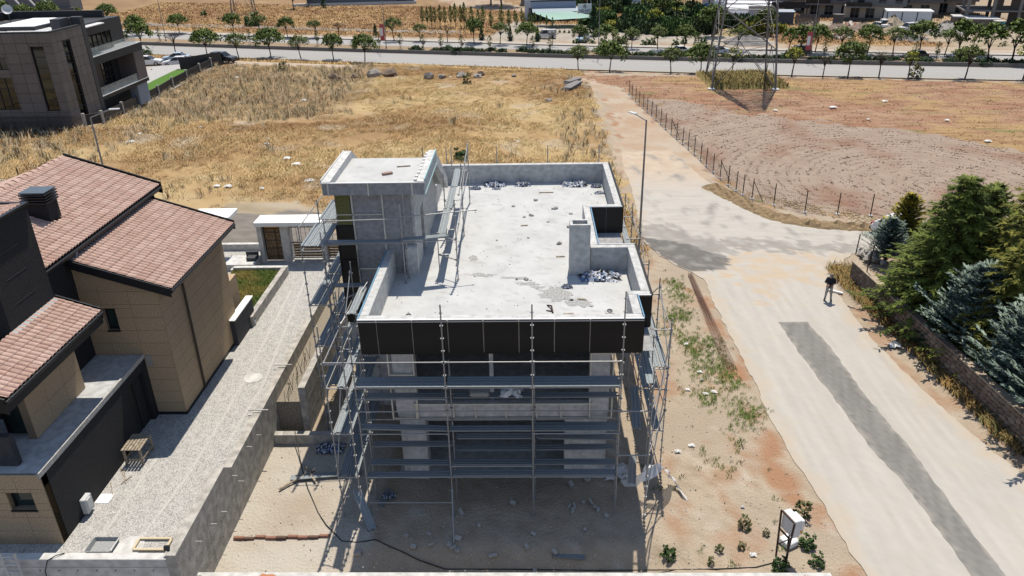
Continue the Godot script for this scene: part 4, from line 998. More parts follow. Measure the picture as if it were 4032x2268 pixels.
	var gwin := [3.09, 1.47, 3.93, 2.2]
	var gf := ow("wall", holed_wall(Vector3(-20.2, 2.2, -19.2), Vector3(1, 0, 0), Vector3(0, 0, 1), 4.4, 2.8, 0.3, [gwin]), joint, v)
	clad(gf, beige, Vector3(-20.2, 2.2, -19.2), Vector3(1, 0, 0), Vector3(0, 0, 1), 4.4, 2.94, 1.17, 0.585, [gwin])
	ow("window", MB.new().bx(-17.12, 3.67, -19.46, -16.26, 4.4, -19.42), glass, gf)
	ow("window_sill", MB.new().bx(-17.14, 3.62, -19.44, -16.24, 3.665, -19.14), gutter, gf)
	for s in [[-17.12, 3.67, -17.06, 4.4], [-16.32, 3.67, -16.26, 4.4], [-17.058, 4.34, -16.322, 4.4]]: ow("window_frame", MB.new().bx(s[0], s[1], -19.415, s[2], s[3], -19.36), gutter, gf)
	var mb := ow("meter_box", MB.new().cbox(Vector3(-15.68, 2.62, -20.68), Vector3(0.2, 0.62, 0.44), 0.02), mt("meter_gray", Color(0.42, 0.43, 0.42), 0.6), v)
	ow("meter_lid", MB.new().cbox(Vector3(-15.57, 2.66, -20.66), Vector3(0.05, 0.44, 0.26), 0.01), mt("meter_pale", Color(0.52, 0.52, 0.49), 0.5), mb)
	ow("vent_grille", MB.new().bx(-15.75, 4.6, -26.66, -15.5, 5.1, -26.62), mt("grille_pale", Color(0.4, 0.38, 0.34), 0.7, tex_grain, 2.0), v)

func courtyard():
	var f := FastNoiseLite.new()
	f.seed = 61; f.frequency = 0.11; f.noise_type = FastNoiseLite.TYPE_CELLULAR; f.cellular_return_type = FastNoiseLite.RETURN_CELL_VALUE; f.fractal_octaves = 2
	var im := f.get_seamless_image(1024, 1024, false, false, 0.1, true)
	im.convert(Image.FORMAT_L8)
	var d := im.get_data()
	var g2 := gray(62, 0.008, 0.0, 1.0, FastNoiseLite.TYPE_SIMPLEX_SMOOTH, 5, false, 1024).get_data()
	for k in d.size():
		var c := d[k] / 255.0
		d[k] = int(255.0 * clampf((0.76 if c < 0.42 + (g2[k] / 255.0 - 0.5) * 0.5 else 0.92) * lerpf(0.88, 1.06, c), 0.0, 1.0))
	var pebble := ImageTexture.create_from_image(Image.create_from_data(1024, 1024, false, Image.FORMAT_L8, d))
	var pave := mt("washed_concrete", Color(0.49, 0.475, 0.445), 0.92, pebble, 0.34, nrm_rough, 0.5)
	var cy := MB.new()
	cy.bx(-40, 0.0, -44.6, -11.76, 2.2, -18.42)
	struct("driveway", cy, pave, "washed pebble concrete driveway beside the villa")
	var seam := mt("pale_seam", Color(0.56, 0.54, 0.5), 0.9, tex_grain, 0.6)
	for l in [[Vector3(-13.48, 2.2, -38.53), Vector3(-13.02, 2.2, -28.93), Vector3(-12.98, 2.2, -26.1), Vector3(-12.99, 2.2, -22.58), Vector3(-13.29, 2.2, -19.29)], [Vector3(-14.62, 2.2, -23.79), Vector3(-14.64, 2.2, -21.6), Vector3(-14.66, 2.2, -19.4)], [Vector3(-13.05, 2.2, -40.09), Vector3(-12.06, 2.2, -28.93), Vector3(-12.17, 2.2, -24.2)]]:
		var sb := MB.new()
		for j in l.size() - 1:
			var n := int((l[j + 1] - l[j]).length() / 0.25)
			for t in n:
				var a: Vector3 = l[j].lerp(l[j + 1], float(t) / n)
				var b: Vector3 = l[j].lerp(l[j + 1], float(t + 1) / n)
				var wa := 0.05 + 0.07 * absf(nb.get_noise_1d(a.z * 0.9 + l[0].x * 9.0))
				var wb := 0.05 + 0.07 * absf(nb.get_noise_1d(b.z * 0.9 + l[0].x * 9.0))
				sb.quad(a + Vector3(-wa, 0.006, 0), b + Vector3(-wb, 0.006, 0), b + Vector3(wb, 0.006, 0), a + Vector3(wa, 0.006, 0), Vector3.UP)
		struct("driveway_seam", sb, seam, "pale cement seam running along the driveway")
	var conc := mt("cast_concrete", Color(0.44, 0.415, 0.37), 0.93, ImageTexture.create_from_image(gray(65, 0.012, 0.72, 1.0, FastNoiseLite.TYPE_SIMPLEX_SMOOTH, 7, false, 1024)), 0.16, nrm_fine, 0.4)
	var pale := mt("pale_concrete", Color(0.56, 0.55, 0.52), 0.92, tex_blotch, 0.3, nrm_fine, 0.3)
	var hole := mt("tie_hole", Color(0.05, 0.045, 0.04), 0.95)
	var holem := MB.new().rod(Vector3(-0.004, 0, 0), Vector3(0.004, 0, 0), 0.022, 7).mesh()
	# retaining wall between driveway and plot, higher at the near end
	var rw := thing("retaining_wall", "long cast concrete retaining wall between driveway and building plot", "wall", Vector3(-11.6, 0, -30))
	var p := MB.new()
	var pr := PackedVector2Array([Vector2(-18.06, -0.6), Vector2(-18.06, 2.8), Vector2(-22.4, 2.8), Vector2(-23.0, 2.32), Vector2(-43.5, 2.26), Vector2(-43.5, -0.6)])
	p.prism(pr, Vector3(-11.755, 0, 0), Vector3(0, 0, 1), Vector3(0, 1, 0), Vector3(0.335, 0, 0))
	ow("wall_body", p, conc, rw)
	for k in 4:
		for y in [0.55, 1.25, 1.95]:
			obj("tie_hole", holem, hole, rw, Vector3(0.182, y, 11.3 - k * 1.25 - y * 0.06))
	for k in 8:
		for y in [0.7, 1.5]: obj("tie_hole", holem, hole, rw, Vector3(0.182, y, 6.2 - k * 1.15))
	for s in [[2.1, -19.4], [1.75, -20.6], [2.0, -22.9], [1.5, -21.5], [2.05, -24.6], [1.4, -23.3], [1.8, -25.7]]:
		ow("tie_stub", MB.new().rod(Vector3(-11.43, s[0], s[1]), Vector3(-11.2, s[0], s[1]), 0.014, 5), pale, rw)
	for k in 3: ow("form_seam", MB.new().bx(-11.423, 0.05, -20.4 - k * 2.44, -11.415, 2.24, -20.39 - k * 2.44), mt("seam_dark", Color(0.22, 0.2, 0.18), 0.95), rw)
	ow("form_seam", MB.new().bx(-11.423, 1.22, -26.0, -11.415, 1.232, -18.1), mats["seam_dark"], rw)
	for k in 2: ow("cross_bar", MB.new().rod(Vector3(-11.95, 2.42, -26.6 - k * 3.6), Vector3(-11.1, 2.42, -26.6 - k * 3.6), 0.03, 6), pale, rw)
	var w2 := thing("retaining_wall", "second concrete wall with rebar stubs beside the narrow pit", "wall", Vector3(-10.15, 0, -34))
	ow("wall_body", MB.new().bx(-10.32, -0.1, -41.0, -10.02, 2.4, -28.3), conc, w2)
	var rust := mt("rebar_rust", Color(0.085, 0.05, 0.035), 0.9, tex_grain, 1.5)
	for k in 16: ow("rebar_stub", MB.new().rod(Vector3(-10.95 + 0.1 * sin(k * 2.3), 1.6, -28.2 - k * 0.28), Vector3(-10.9 + 0.14 * sin(k * 1.3), 2.3 + 0.15 * sin(k * 3.1), -28.2 - k * 0.28), 0.012, 5), rust, w2)
	for k in 3: ow("form_seam", MB.new().bx(-10.022, 0.05, -30.5 - k * 2.44, -10.015, 2.3, -30.49 - k * 2.44), mats["seam_dark"], w2)
	for y in [0.8, 1.6]: ow("form_seam", MB.new().bx(-10.022, y, -40.0, -10.015, y + 0.012, -28.4), mats["seam_dark"], w2)
	tag(obj("low_wall", MB.new().bx(-11.41, -0.1, -27.72, -7.95, 0.5, -27.42), conc), "low cast concrete cross wall at the end of the pit", "wall")
	tag(obj("pit_fill", MB.new().bx(-11.41, 0.0, -43.0, -10.33, 1.6, -28.4), mt("pit_gravel", Color(0.3, 0.26, 0.2), 1.0, tex_grain, 0.5)), "gravel backfill between the two concrete walls", "gravel")
	var bw := thing("boundary_wall", "white topped boundary wall along the bottom edge of the plot", "wall", Vector3(-1, 0, -18.9))
	ow("wall_body", MB.new().cbox(Vector3(-1.05, 0.1, -18.8), Vector3(22.0, 1.8, 0.62), 0.02), pale, bw)
	for s in [[-9.0, -18.95, 0.3, 0.08], [9.1, -18.93, 0.12, 0.04], [9.35, -18.85, 0.06, 0.04], [8.95, -18.75, 0.05, 0.03]]:
		var sp := PackedVector2Array()
		for k in 12: sp.push_back(Vector2(s[0] + cos(TAU * k / 12) * s[2] * (1.0 + 0.4 * sin(k * 2.7)), s[1] + sin(TAU * k / 12) * s[3] * (1.0 + 0.4 * sin(k * 1.9))))
		ow("clay_smear", MB.new().sheet(sp, 1.003), mt("clay", Color(0.36, 0.16, 0.08), 0.95), bw)
	var lw := thing("boundary_wall", "cast concrete wall at the lower end of the driveway", "wall", Vector3(-14, 0, -18.25))
	ow("wall_body", MB.new().cbox(Vector3(-16.6, 1.1, -18.24), Vector3(9.66, 3.0, 0.3), 0.015), pale, lw)
	for k in 7: obj("tie_hole", MB.new().rod(Vector3(0, 0, -0.004), Vector3(0, 0, 0.004), 0.025, 7), hole, lw, Vector3(-2.0 + k * 0.62, 2.12, 0.163))
	ow("form_seam", MB.new().bx(-21, 2.26, -18.092, -11.8, 2.272, -18.085), mats["seam_dark"], lw)
	# garden strip and its edge
	var pl := thing("planter", "raised lawn bed with grey concrete edge beside the driveway", "planter", Vector3(-15.5, 2.2, -37.5))
	ow("edge_wall", MB.new().bx(-14.5, 2.2, -40.5, -14.22, 2.76, -34.3), conc, pl)
	ow("edge_wall", MB.new().bx(-17.4, 2.2, -40.78, -14.22, 2.72, -40.502), pale, pl)
	ow("bed", MB.new().bx(-17.4, 2.2, -40.5, -14.5, 2.55, -33.4), mt("lawn_soil", Color(0.12, 0.1, 0.04), 1.0, tex_grain, 0.4), pl)
	var gw := thing("garden_wall", "short charcoal garden wall with white cap at villa corner", "wall", Vector3(-14.5, 2.2, -33.8))
	ow("wall_body", MB.new().bx(-14.6, 2.2, -35.0, -14.35, 3.55, -32.4), mats["charcoal_plain"] if mats.has("charcoal_plain") else mt("charcoal_plain", Color(0.05, 0.053, 0.058), 0.8, tex_blotch, 0.5), gw)
	ow("cap", MB.new().bx(-14.66, 3.553, -35.05, -14.3, 3.61, -32.35), mt("white_cap", Color(0.7, 0.7, 0.68), 0.8), gw)
	# gate house
	var gt := thing("gatehouse", "white canopied gatehouse with a timber door behind the driveway", "gatehouse", Vector3(-14.6, 2.2, -42.8))
	ow("canopy", MB.new().cbox(Vector3(-14.3, 4.73, -42.85), Vector3(4.2, 0.26, 1.35), 0.02), mt("canopy_white", Color(0.72, 0.72, 0.7), 0.8), gt)
	ow("pillar", MB.new().bx(-16.38, 2.2, -43.1, -16.1, 4.6, -42.45), pale, gt); ow("pillar", MB.new().bx(-14.98, 2.2, -43.1, -14.5, 4.6, -42.45), pale, gt); ow("pillar", MB.new().bx(-12.6, 2.2, -43.1, -12.3, 4.6, -42.45), pale, gt)
	var metal := mt("gate_metal", Color(0.03, 0.028, 0.026), 0.5)
	var wood := mt("gate_wood", Color(0.3, 0.2, 0.11), 0.8, tex_streak_or(), 1.0)
	var dr := ow("door", MB.new().bx(-16.08, 2.24, -42.75, -15.0, 4.55, -42.7), metal, gt)
	for k in 8: ow("board", MB.new().cbox(Vector3(-15.94 + k * 0.115, 3.3, -42.675), Vector3(0.105, 1.95, 0.03), 0.006), wood, dr)
	for k in 4: ow("bar", MB.new().bx(-16.0, 2.5 + k * 0.52, -42.655, -15.06, 2.53 + k * 0.52, -42.63), metal, dr)
	ow("bar", MB.new().bx(-15.36, 2.3, -42.655, -15.33, 4.3, -42.625), metal, dr)
	ow("transom_panel", MB.new().bx(-15.95, 4.33, -42.69, -15.1, 4.5, -42.66), mt("orange_wood", Color(0.32, 0.16, 0.05), 0.7), dr)
	ow("handle", MB.new().bx(-15.1, 3.2, -42.66, -14.99, 3.26, -42.58), pale, dr)
	var sg := thing("sliding_gate", "dark metal gate with timber lower boards beside the gatehouse door", "gate", Vector3(-13.5, 2.2, -42.9))
	for k in 14: ow("bar", MB.new().bx(-14.4 + k * 0.27, 2.3, -42.85, -14.38 + k * 0.27, 4.3, -42.83), metal, sg)
	for y in [2.3, 3.3, 4.3]: ow("rail", MB.new().bx(-14.48, y, -42.88, -10.9, y + 0.05, -42.8), metal, sg)
	for k in 5: ow("board", MB.new().bx(-14.4, 2.4 + k * 0.17, -42.825, -10.95, 2.55 + k * 0.17, -42.81), wood, sg)
	tag(obj("garden_step", MB.new().bx(-18.2, 2.2, -42.6, -16.4, 2.6, -41.2).bx(-17.7, 2.2, -41.198, -16.5, 2.45, -40.8), pale), "white stone step blocks left of the gatehouse door", "steps")
	tag(obj("planter_box", MB.new().bx(-17.2, 2.6, -42.5, -16.5, 2.95, -42.3).bx(-17.0, 2.603, -42.2, -16.45, 2.8, -41.7), mats["charcoal_plain"]), "dark grey box blocks on the white steps", "box")
	tag(obj("kerb_wall", MB.new().bx(-24, 1.4, -44.6, -16.4, 2.62, -44.3), pale), "low pale wall along the gravel lane behind the villa", "wall")
	tag(obj("canopy_roof", MB.new().cbox(Vector3(-19.24, 4.9, -43.56), Vector3(2.4, 0.22, 1.6), 0.02), mats["canopy_white"]), "small white flat canopy behind the villa roof edge", "canopy")
	# covers and small things on the driveway
	tag(obj("manhole_cover", MB.new().rod(Vector3(-12.69, 2.2, -29.42), Vector3(-12.69, 2.2, -29.42) + Vector3(0, 0.02, 0), 0.42, 20), pale), "round white manhole cover in the middle of the driveway", "manhole cover")
	tag(obj("manhole_cover", MB.new().rod(Vector3(-13.51, 2.2, -19.02), Vector3(-13.51, 2.2, -19.02) + Vector3(0, 0.02, 0), 0.5, 20), pale), "round pale manhole cover at the lower wall", "manhole cover")
	tag(obj("drain_plate", MB.new().cbox(Vector3(-15.52, 2.21, -21.39), Vector3(0.5, 0.03, 0.5), 0.008), mats["canopy_white"]), "square white drain plate near the grey meter box", "plate")
	var bin := thing("cement_trough", "shallow galvanised trough lying at the lower driveway wall", "trough", Vector3(-14.36, 2.2, -19))
	var zc: Material = mats["galv_trough"] if mats.has("galv_trough") else mt("galv_trough", Color(0.4, 0.41, 0.41), 0.5, tex_grain, 1.0, null, 0.6, 0.3)
	obj("tray", MB.new().box(Vector3(0, 0.03, 0), Vector3(0.7, 0.04, 0.5)), zc, bin)
	for s in [-1, 1]: obj("side", MB.new().box(Vector3(0.4 * s, 0.09, 0), Vector3(0.03, 0.16, 0.6), Basis(Vector3.BACK, -0.35 * s)), zc, bin)
	for s in [-1, 1]: obj("side", MB.new().box(Vector3(0, 0.09, 0.3 * s), Vector3(0.8, 0.16, 0.03), Basis(Vector3.RIGHT, 0.35 * s)), zc, bin)
	var pf := thing("light_pit", "tan cut-out pit frame at the corner of the driveway wall", "pit", Vector3(-12.73, 2.2, -19.11))
	for s in [[0, 0.25, 1.1, 0.08], [0, -0.25, 1.1, 0.08]]: obj("rim", MB.new().box(Vector3(s[0], 0.06, s[1]), Vector3(s[2], 0.07, s[3])), mt("tan_render", Color(0.46, 0.39, 0.27), 0.9), pf)
	for s in [-0.55, 0.55]: obj("rim", MB.new().box(Vector3(s, 0.06, 0), Vector3(0.08, 0.068, 0.42)), mats["tan_render"], pf)
	var fl := thing("floodlight", "small black floodlight on the corner of the concrete wall", "floodlight", Vector3(-11.77, 2.8, -18.31))
	obj("lamp_body", MB.new().cbox(Vector3(0, 0.1, 0), Vector3(0.2, 0.15, 0.08), 0.02, Basis(Vector3.RIGHT, -0.5)), metal, fl); obj("bracket", MB.new().box(Vector3(0, 0.02, 0.03), Vector3(0.16, 0.03, 0.06)), metal, fl)
	var pot := thing("bucket", "white plastic bucket standing beside the grey planter edge", "bucket", Vector3(-14.32, 2.2, -34.58))
	obj("pail", MB.new().tube(Vector3.ZERO, Vector3(0, 0.3, 0), 0.13, 12, 0.17), mt("white_plastic", Color(0.6, 0.6, 0.58), 0.6), pot); obj("rim", MB.new().tube(Vector3(0, 0.28, 0), Vector3(0, 0.31, 0), 0.18, 12), mats["white_plastic"], pot); obj("contents", MB.new().rod(Vector3(0, 0.2, 0), Vector3(0, 0.24, 0), 0.15, 12), hole, pot)
	# work table from pallet boards
	var tb := thing("work_table", "rough timber work table by the garage wall", "table", Vector3(-15.28, 2.2, -23.75), 0.02)
	var tim := mt("raw_timber", Color(0.42, 0.35, 0.26), 0.9, tex_streak_or(), 1.2, null, 0.6, 0.0, true)
	for k in 6: obj("board", MB.new().cbox(Vector3(-0.32 + k * 0.127, 0.74, 0), Vector3(0.1, 0.03, 1.05), 0.005), tim, tb)
	for sx in [-1, 1]:
		for sz in [-1, 1]: obj("leg", MB.new().cbox(Vector3(0.31 * sx, 0.36, 0.45 * sz), Vector3(0.08, 0.72, 0.08), 0.006), tim, tb)
	for sz in [-1, 1]: obj("stretcher", MB.new().box(Vector3(0, 0.26, 0.47 * sz), Vector3(0.6, 0.07, 0.03)), tim, tb)
	for sx in [-1, 1]: obj("stretcher", MB.new().box(Vector3(0.34 * sx, 0.26, 0), Vector3(0.03, 0.07, 0.9)), tim, tb)
	for s in [[-15.35, -22.6, 0.5, 0.9], [-15.2, -22.4, -0.35, 0.5], [-15.6, -22.9, 0.6, 0.6], [-15.5, -21.9, 0.55, 0.8]]:
		tag(obj("timber_offcut", MB.new().box(Vector3.ZERO, Vector3(0.03, 0.025, s[3]), Basis(Vector3.UP, s[2])), tim, self, Vector3(s[0], 2.22, s[1])), "thin timber offcut lying near the work table", "offcut", "timber offcuts by the work table")
	var ld := thing("stepladder", "pale wooden stepladder leaning at the lower left wall", "ladder", Vector3(-16.55, 0.2, -17.75))
	for s in [-0.22, 0.22]: obj("rail", MB.new().box(Vector3(s, 1.5, 0), Vector3(0.06, 3.0, 0.05)), mats["pale_stone"] if mats.has("pale_stone") else pale, ld)
	for k in 9: obj("rung", MB.new().box(Vector3(0, 0.3 + k * 0.32, 0), Vector3(0.4, 0.06, 0.05)), pale, ld)
	tag(obj("black_cable", MB.new().path([Vector3(-15.2, 2.62, -18.35), Vector3(-15.4, 2.66, -18.2), Vector3(-15.6, 2.6, -18.05), Vector3(-15.75, 2.2, -17.98), Vector3(-15.8, 1.4, -17.95)], 0.018, 5), metal), "black cable hanging over the lower driveway wall", "cable")
func tex_streak_or() -> Texture2D:
	if tex_streak == null:
		var f := FastNoiseLite.new()
		f.seed = 71; f.frequency = 0.02; f.fractal_octaves = 5
		var im := f.get_seamless_image(256, 256)
		im.resize(256, 32); im.resize(256, 256)
		im.convert(Image.FORMAT_L8)
		var d := im.get_data()
		for k in d.size(): d[k] = int(lerpf(150.0, 255.0, d[k] / 255.0))
		tex_streak = ImageTexture.create_from_image(Image.create_from_data(256, 256, false, Image.FORMAT_L8, d))
	return tex_streak

func black_house():
	var h := thing("modern_house", "dark modern three storey house with glass balconies behind the dry field", "house", Vector3(-52, 1.5, -86))
	var pan := []
	for k in [Color(0.17, 0.15, 0.137), Color(0.16, 0.14, 0.13), Color(0.18, 0.16, 0.147)]: pan.append(mt("stone_panel_%d" % pan.size(), k, 0.55, tex_grain, 0.5))
	var joint := mt("panel_joint", Color(0.03, 0.028, 0.027), 0.9)
	var char_m := mt("anthracite", Color(0.03, 0.032, 0.034), 0.5, tex_fine, 0.5)
	var glass := mt("mirror_glass", Color(0.05, 0.055, 0.055), 0.03, null, 1.0, null, 0.6, 0.85)
	var white := mt("white_sheet_roof", Color(0.72, 0.72, 0.71), 0.5)
	# front block
	var w1 := [9.0 - 1.64 - 0.7, 2.6, 9.0 - 0.3 - 0.7, 8.7]
	var holes := [[12.36, 2.3, 13.7, 8.7], [7.0, 2.5, 9.6, 5.7], [7.0, 6.5, 9.55, 7.7], [2.0, 2.5, 5.0, 7.0]]
	var fw := ow("wall", holed_wall(Vector3(-62, 1.3, -78.25), Vector3(1, 0, 0), Vector3(0, 0, 1), 14.65, 9.95, 0.35, holes), joint, h)
	clad(fw, pan, Vector3(-57.2, 1.5, -78.25), Vector3(1, 0, 0), Vector3(0, 0, 1), 9.88, 9.78, 1.235, 0.98, [[12.36 - 4.8, 2.1, 13.7 - 4.8, 8.5], [2.2, 2.3, 4.8, 5.5], [2.2, 6.3, 4.75, 7.5]], 0.03)
	for s in [[-49.64, 3.6, -48.3, 10.0, 6, 1], [-55.0, 3.8, -52.4, 7.0, 3, 3], [-55.0, 7.8, -52.45, 9.0, 1, 3]]:
		var wn := ow("window", MB.new().bx(s[0], s[1], -78.5, s[2], s[3], -78.44), glass, fw)
		for k in s[4] + 1: ow("mullion", MB.new().bx(s[0], lerpf(s[1], s[3], float(k) / s[4]) - 0.03, -78.44, s[2], lerpf(s[1], s[3], float(k) / s[4]) + 0.03, -78.38), char_m, wn)
		for k in s[5] + 1: ow("mullion", MB.new().bx(lerpf(s[0], s[2], float(k) / s[5]) - 0.03, s[1], -78.437, lerpf(s[0], s[2], float(k) / s[5]) + 0.03, s[3], -78.37), char_m, wn)
	var rw := ow("wall", holed_wall(Vector3(-47.35, 1.3, -84.2), Vector3(0, 0, 1), Vector3(1, 0, 0), 5.6, 9.95, 0.35, [[2.7, 1.1, 4.15, 8.95]]), joint, h)
	clad(rw, pan, Vector3(-47.35, 1.5, -84.2), Vector3(0, 0, 1), Vector3(1, 0, 0), 5.98, 9.78, 1.0, 0.98, [[2.7, 0.9, 4.15, 8.75]], 0.03)
	var wn2 := ow("window", MB.new().bx(-47.62, 2.4, -81.5, -47.56, 10.25, -80.05), glass, rw)
	for k in 8: ow("mullion", MB.new().bx(-47.56, 2.4 + k * 1.1, -81.5, -47.5, 2.46 + k * 1.1, -80.05), char_m, wn2)
	ow("roof_edge", MB.new().bx(-62, 11.25, -78.6, -47.3, 11.4, -78.2).bx(-47.7, 11.25, -84.2, -47.3, 11.4, -78.61), char_m, h)
	ow("core", MB.new().bx(-62, 1.3, -84.6, -47.8, 10.3, -78.75), char_m, h)
	var r1 := ow("sheet_roof", MB.new().bx(-62, 10.7, -90.5, -48.1, 10.8, -78.65), white, h)
	for k in 26: ow("corrugation", MB.new().bx(-55.0 + k * 0.26, 10.8, -90.4, -54.92 + k * 0.26, 10.85, -78.7), white, r1)
	ow("rear_core", MB.new().bx(-62, 1.3, -98, -50.0, 10.7, -84.61), char_m, h)
	ow("raised_roof", MB.new().bx(-57, 10.86, -92, -52.2, 11.2, -84), char_m, h); ow("raised_sheet", MB.new().bx(-56.9, 11.2, -91.9, -52.3, 11.26, -84.1), white, h)
	ow("parapet", MB.new().bx(-62, 10.8, -94.5, -50, 11.75, -94.1).bx(-62, 10.8, -94.09, -61.6, 11.75, -84), char_m, h)
	ow("fin_wall", MB.new().bx(-48.4, 1.3, -85.0, -47.3, 12.1, -84.25).bx(-49.4, 10.0, -84.24, -48.41, 12.1, -82.3), mt("fin_gray", Color(0.06, 0.064, 0.07), 0.55, tex_grain, 0.5), h)
	# balconies
	for s in [[7.67, 0.85, -97.5], [3.42, 0.4, -97.5]]:
		var sb := ow("balcony_slab", MB.new().bx(-51, s[0] - s[1], s[2], -47.8, s[0], -85.05), char_m, h)
		ow("slab_cap", MB.new().bx(-51.05, s[0] + 0.003, s[2] - 0.05, -47.75, s[0] + 0.05, -85.02), mt("slab_pale", Color(0.3, 0.31, 0.32), 0.6), sb)
		var gl := mt("balcony_glass", Color(0.4, 0.47, 0.47), 0.05)
		gl.transparency = BaseMaterial3D.TRANSPARENCY_ALPHA; gl.albedo_color.a = 0.28
		for k in 8: ow("glass_pane", MB.new().bx(-47.95, s[0] + 0.06, -85.2 - k * 1.4, -47.93, s[0] + 0.95, -86.55 - k * 1.4), gl, sb)
	ow("end_wall", MB.new().bx(-50, 3.48, -97.45, -47.85, 6.8, -95.05), pan[1], h)
	ow("base_wall", MB.new().bx(-50.6, 1.0, -97, -49.9, 3.0, -85.1), char_m, h)
	ow("blue_pier", MB.new().bx(-49, 0.6, -97.2, -48.0, 3.0, -94.5), mt("blue_gray_stone", Color(0.2, 0.24, 0.29), 0.6), h)
	var rwn := ow("window", MB.new().bx(-49.98, 3.6, -93.4, -49.9, 6.5, -89.0), glass, h)
	for k in 6: ow("mullion", MB.new().bx(-49.9, 3.6, -89.05 - k * 0.86, -49.84, 6.5, -89.12 - k * 0.86), char_m, rwn)
	for k in 4: ow("mullion", MB.new().bx(-49.9, 3.6 + k * 0.9, -93.4, -49.838, 3.66 + k * 0.9, -89.0), char_m, rwn)
	var lou := ow("screen", MB.new().bx(-49.5, 3.45, -88.9, -48.9, 6.8, -87.0), mt("bronze_dark", Color(0.035, 0.028, 0.022), 0.5), h)
	for k in 9: ow("slat", MB.new().bx(-48.9, 3.5, -85.3 - k * 0.16, -48.6, 6.75, -85.35 - k * 0.16), char_m, lou)
	ow("penthouse", MB.new().bx(-60, 9.75, -93.6, -48.8, 11.0, -86.7).bx(-60, 7.7, -93.6, -49.2, 9.748, -86.75), char_m, h)
	var pg := ow("window", MB.new().bx(-49.19, 8.0, -93.2, -49.14, 9.7, -86.95), glass, h)
	for k in 7: ow("mullion", MB.new().bx(-49.14, 8.0, -86.95 - k * 1.03, -49.06, 9.72, -87.03 - k * 1.03), char_m, pg)
	var di := thing("satellite_dish", "grey satellite dish standing on the dark house roof", "dish", Vector3(-57.5, 11.2, -88.5))
	obj("mast", MB.new().rod(Vector3.ZERO, Vector3(0, 1.2, 0), 0.04), char_m, di)
	var dm := MB.new()
	for k in 14:
		var a0 := TAU * k / 14
		var a1 := TAU * (k + 1) / 14
		for r in 3:
			var r0 := 0.55 * r / 3.0
			var r1b := 0.55 * (r + 1) / 3.0
			dm.quad(Vector3(cos(a0) * r0, sin(a0) * r0, r0 * r0 * 0.6), Vector3(cos(a1) * r0, sin(a1) * r0, r0 * r0 * 0.6), Vector3(cos(a1) * r1b, sin(a1) * r1b, r1b * r1b * 0.6), Vector3(cos(a0) * r1b, sin(a0) * r1b, r1b * r1b * 0.6), Vector3(0, 0, 1))
	var dd := obj("dish_plate", dm, mt("dish_gray", Color(0.35, 0.36, 0.37), 0.5), di, Vector3(0, 1.3, 0)); dd.rotation = Vector3(-0.5, 0.5, 0)
	# its fence: concrete plinth, posts and dark panels
	var pts: Array = [Vector3(-46.27, 1.61, -78.5), Vector3(-45.41, 1.44, -80.47), Vector3(-47.16, 0.68, -88.25), Vector3(-48.42, 0.14, -95.23), Vector3(-48.89, 0, -101.43), Vector3(-49.41, 0, -107.11), Vector3(-49.61, 0, -112.47), Vector3(-49.84, 0, -118.02), Vector3(-50, 0, -123.04), Vector3(-50.05, 0, -128.07)]
	var fe := thing("panel_fence", "dark metal panel fence with concrete posts climbing beside the modern house", "fence", pts[0])
	var conc: Material = mats["cast_concrete"]
	for k in pts.size():
		ow("post", MB.new().cbox(pts[k] + Vector3(0, 0.7, 0), Vector3(0.28, 1.9, 0.28), 0.02), conc, fe)
		if k < pts.size() - 1:
			var a: Vector3 = pts[k] + Vector3(0, 0.15, 0)
			var b: Vector3 = pts[k + 1] + Vector3(0, 0.15, 0)
			var m := MB.new()
			m.quad(a + Vector3(0, 0.2, 0), b + Vector3(0, 0.2, 0), b + Vector3(0, 1.25, 0), a + Vector3(0, 1.25, 0), Vector3(1, 0, 1)); m.quad(a + Vector3(-0.04, 0.2, -0.02), b + Vector3(-0.04, 0.2, -0.02), b + Vector3(-0.04, 1.25, -0.02), a + Vector3(-0.04, 1.25, -0.02), Vector3(-1, 0, -1))
			ow("panel", m, char_m, fe)
			ow("plinth", MB.new().rod(a - Vector3(0, 0.1, 0), b - Vector3(0, 0.1, 0), 0.16, 6), conc, fe)
			for y in [0.5, 1.3]: ow("rail", MB.new().rod(a + Vector3(0.05, y, 0.03), b + Vector3(0.05, y, 0.03), 0.045, 5), char_m, fe)
	var ff := thing("bar_fence", "black vertical bar fence in front of the modern house", "fence", Vector3(-51, 1.6, -77.6))
	for k in 66: ow("bar", MB.new().bx(-57 + k * 0.16, 1.7, -77.42, -56.97 + k * 0.16, 3.3, -77.39), char_m, ff)
	for y in [1.8, 3.1]: ow("rail", MB.new().bx(-57.1, y, -77.45, -46.4, y + 0.05, -77.4), char_m, ff)
	ow("plinth", MB.new().bx(-57.1, 1.2, -77.5, -46.3, 1.72, -77.3), mats["pale_concrete"], ff)
	var lawn := MB.new()
	var lp: Array = [Vector3(-52.74, 0, -103.18), Vector3(-53.26, 0, -109.87), Vector3(-53.53, 0, -117.36), Vector3(-52.18, 0, -118.53), Vector3(-50.76, 0, -116.51), Vector3(-50.67, 0, -110.53), Vector3(-50.36, 0, -104.54), Vector3(-50.87, 0, -99.15)]
	var lpoly := PackedVector2Array()
	for q in lp: lpoly.push_back(Vector2(q.x, q.z))
	lawn.sheet(lpoly, 0.72)
	struct("lawn", lawn, mt("lawn_green", Color(0.09, 0.2, 0.02), 1.0, tex_grain, 0.5), "bright green lawn strip beside the dark fence")
	var pv := MB.new()
	var pp: Array = [Vector3(-58.23, 0, -113.12), Vector3(-58.15, 0, -121.66), Vector3(-54.98, 0, -123.11), Vector3(-53.64, 0, -120.62), Vector3(-53.53, 0, -117.36), Vector3(-53.26, 0, -109.87), Vector3(-52.74, 0, -103.18), Vector3(-53.42, 0, -99.56), Vector3(-57.12, 0, -106.05)]
	var ppoly := PackedVector2Array()
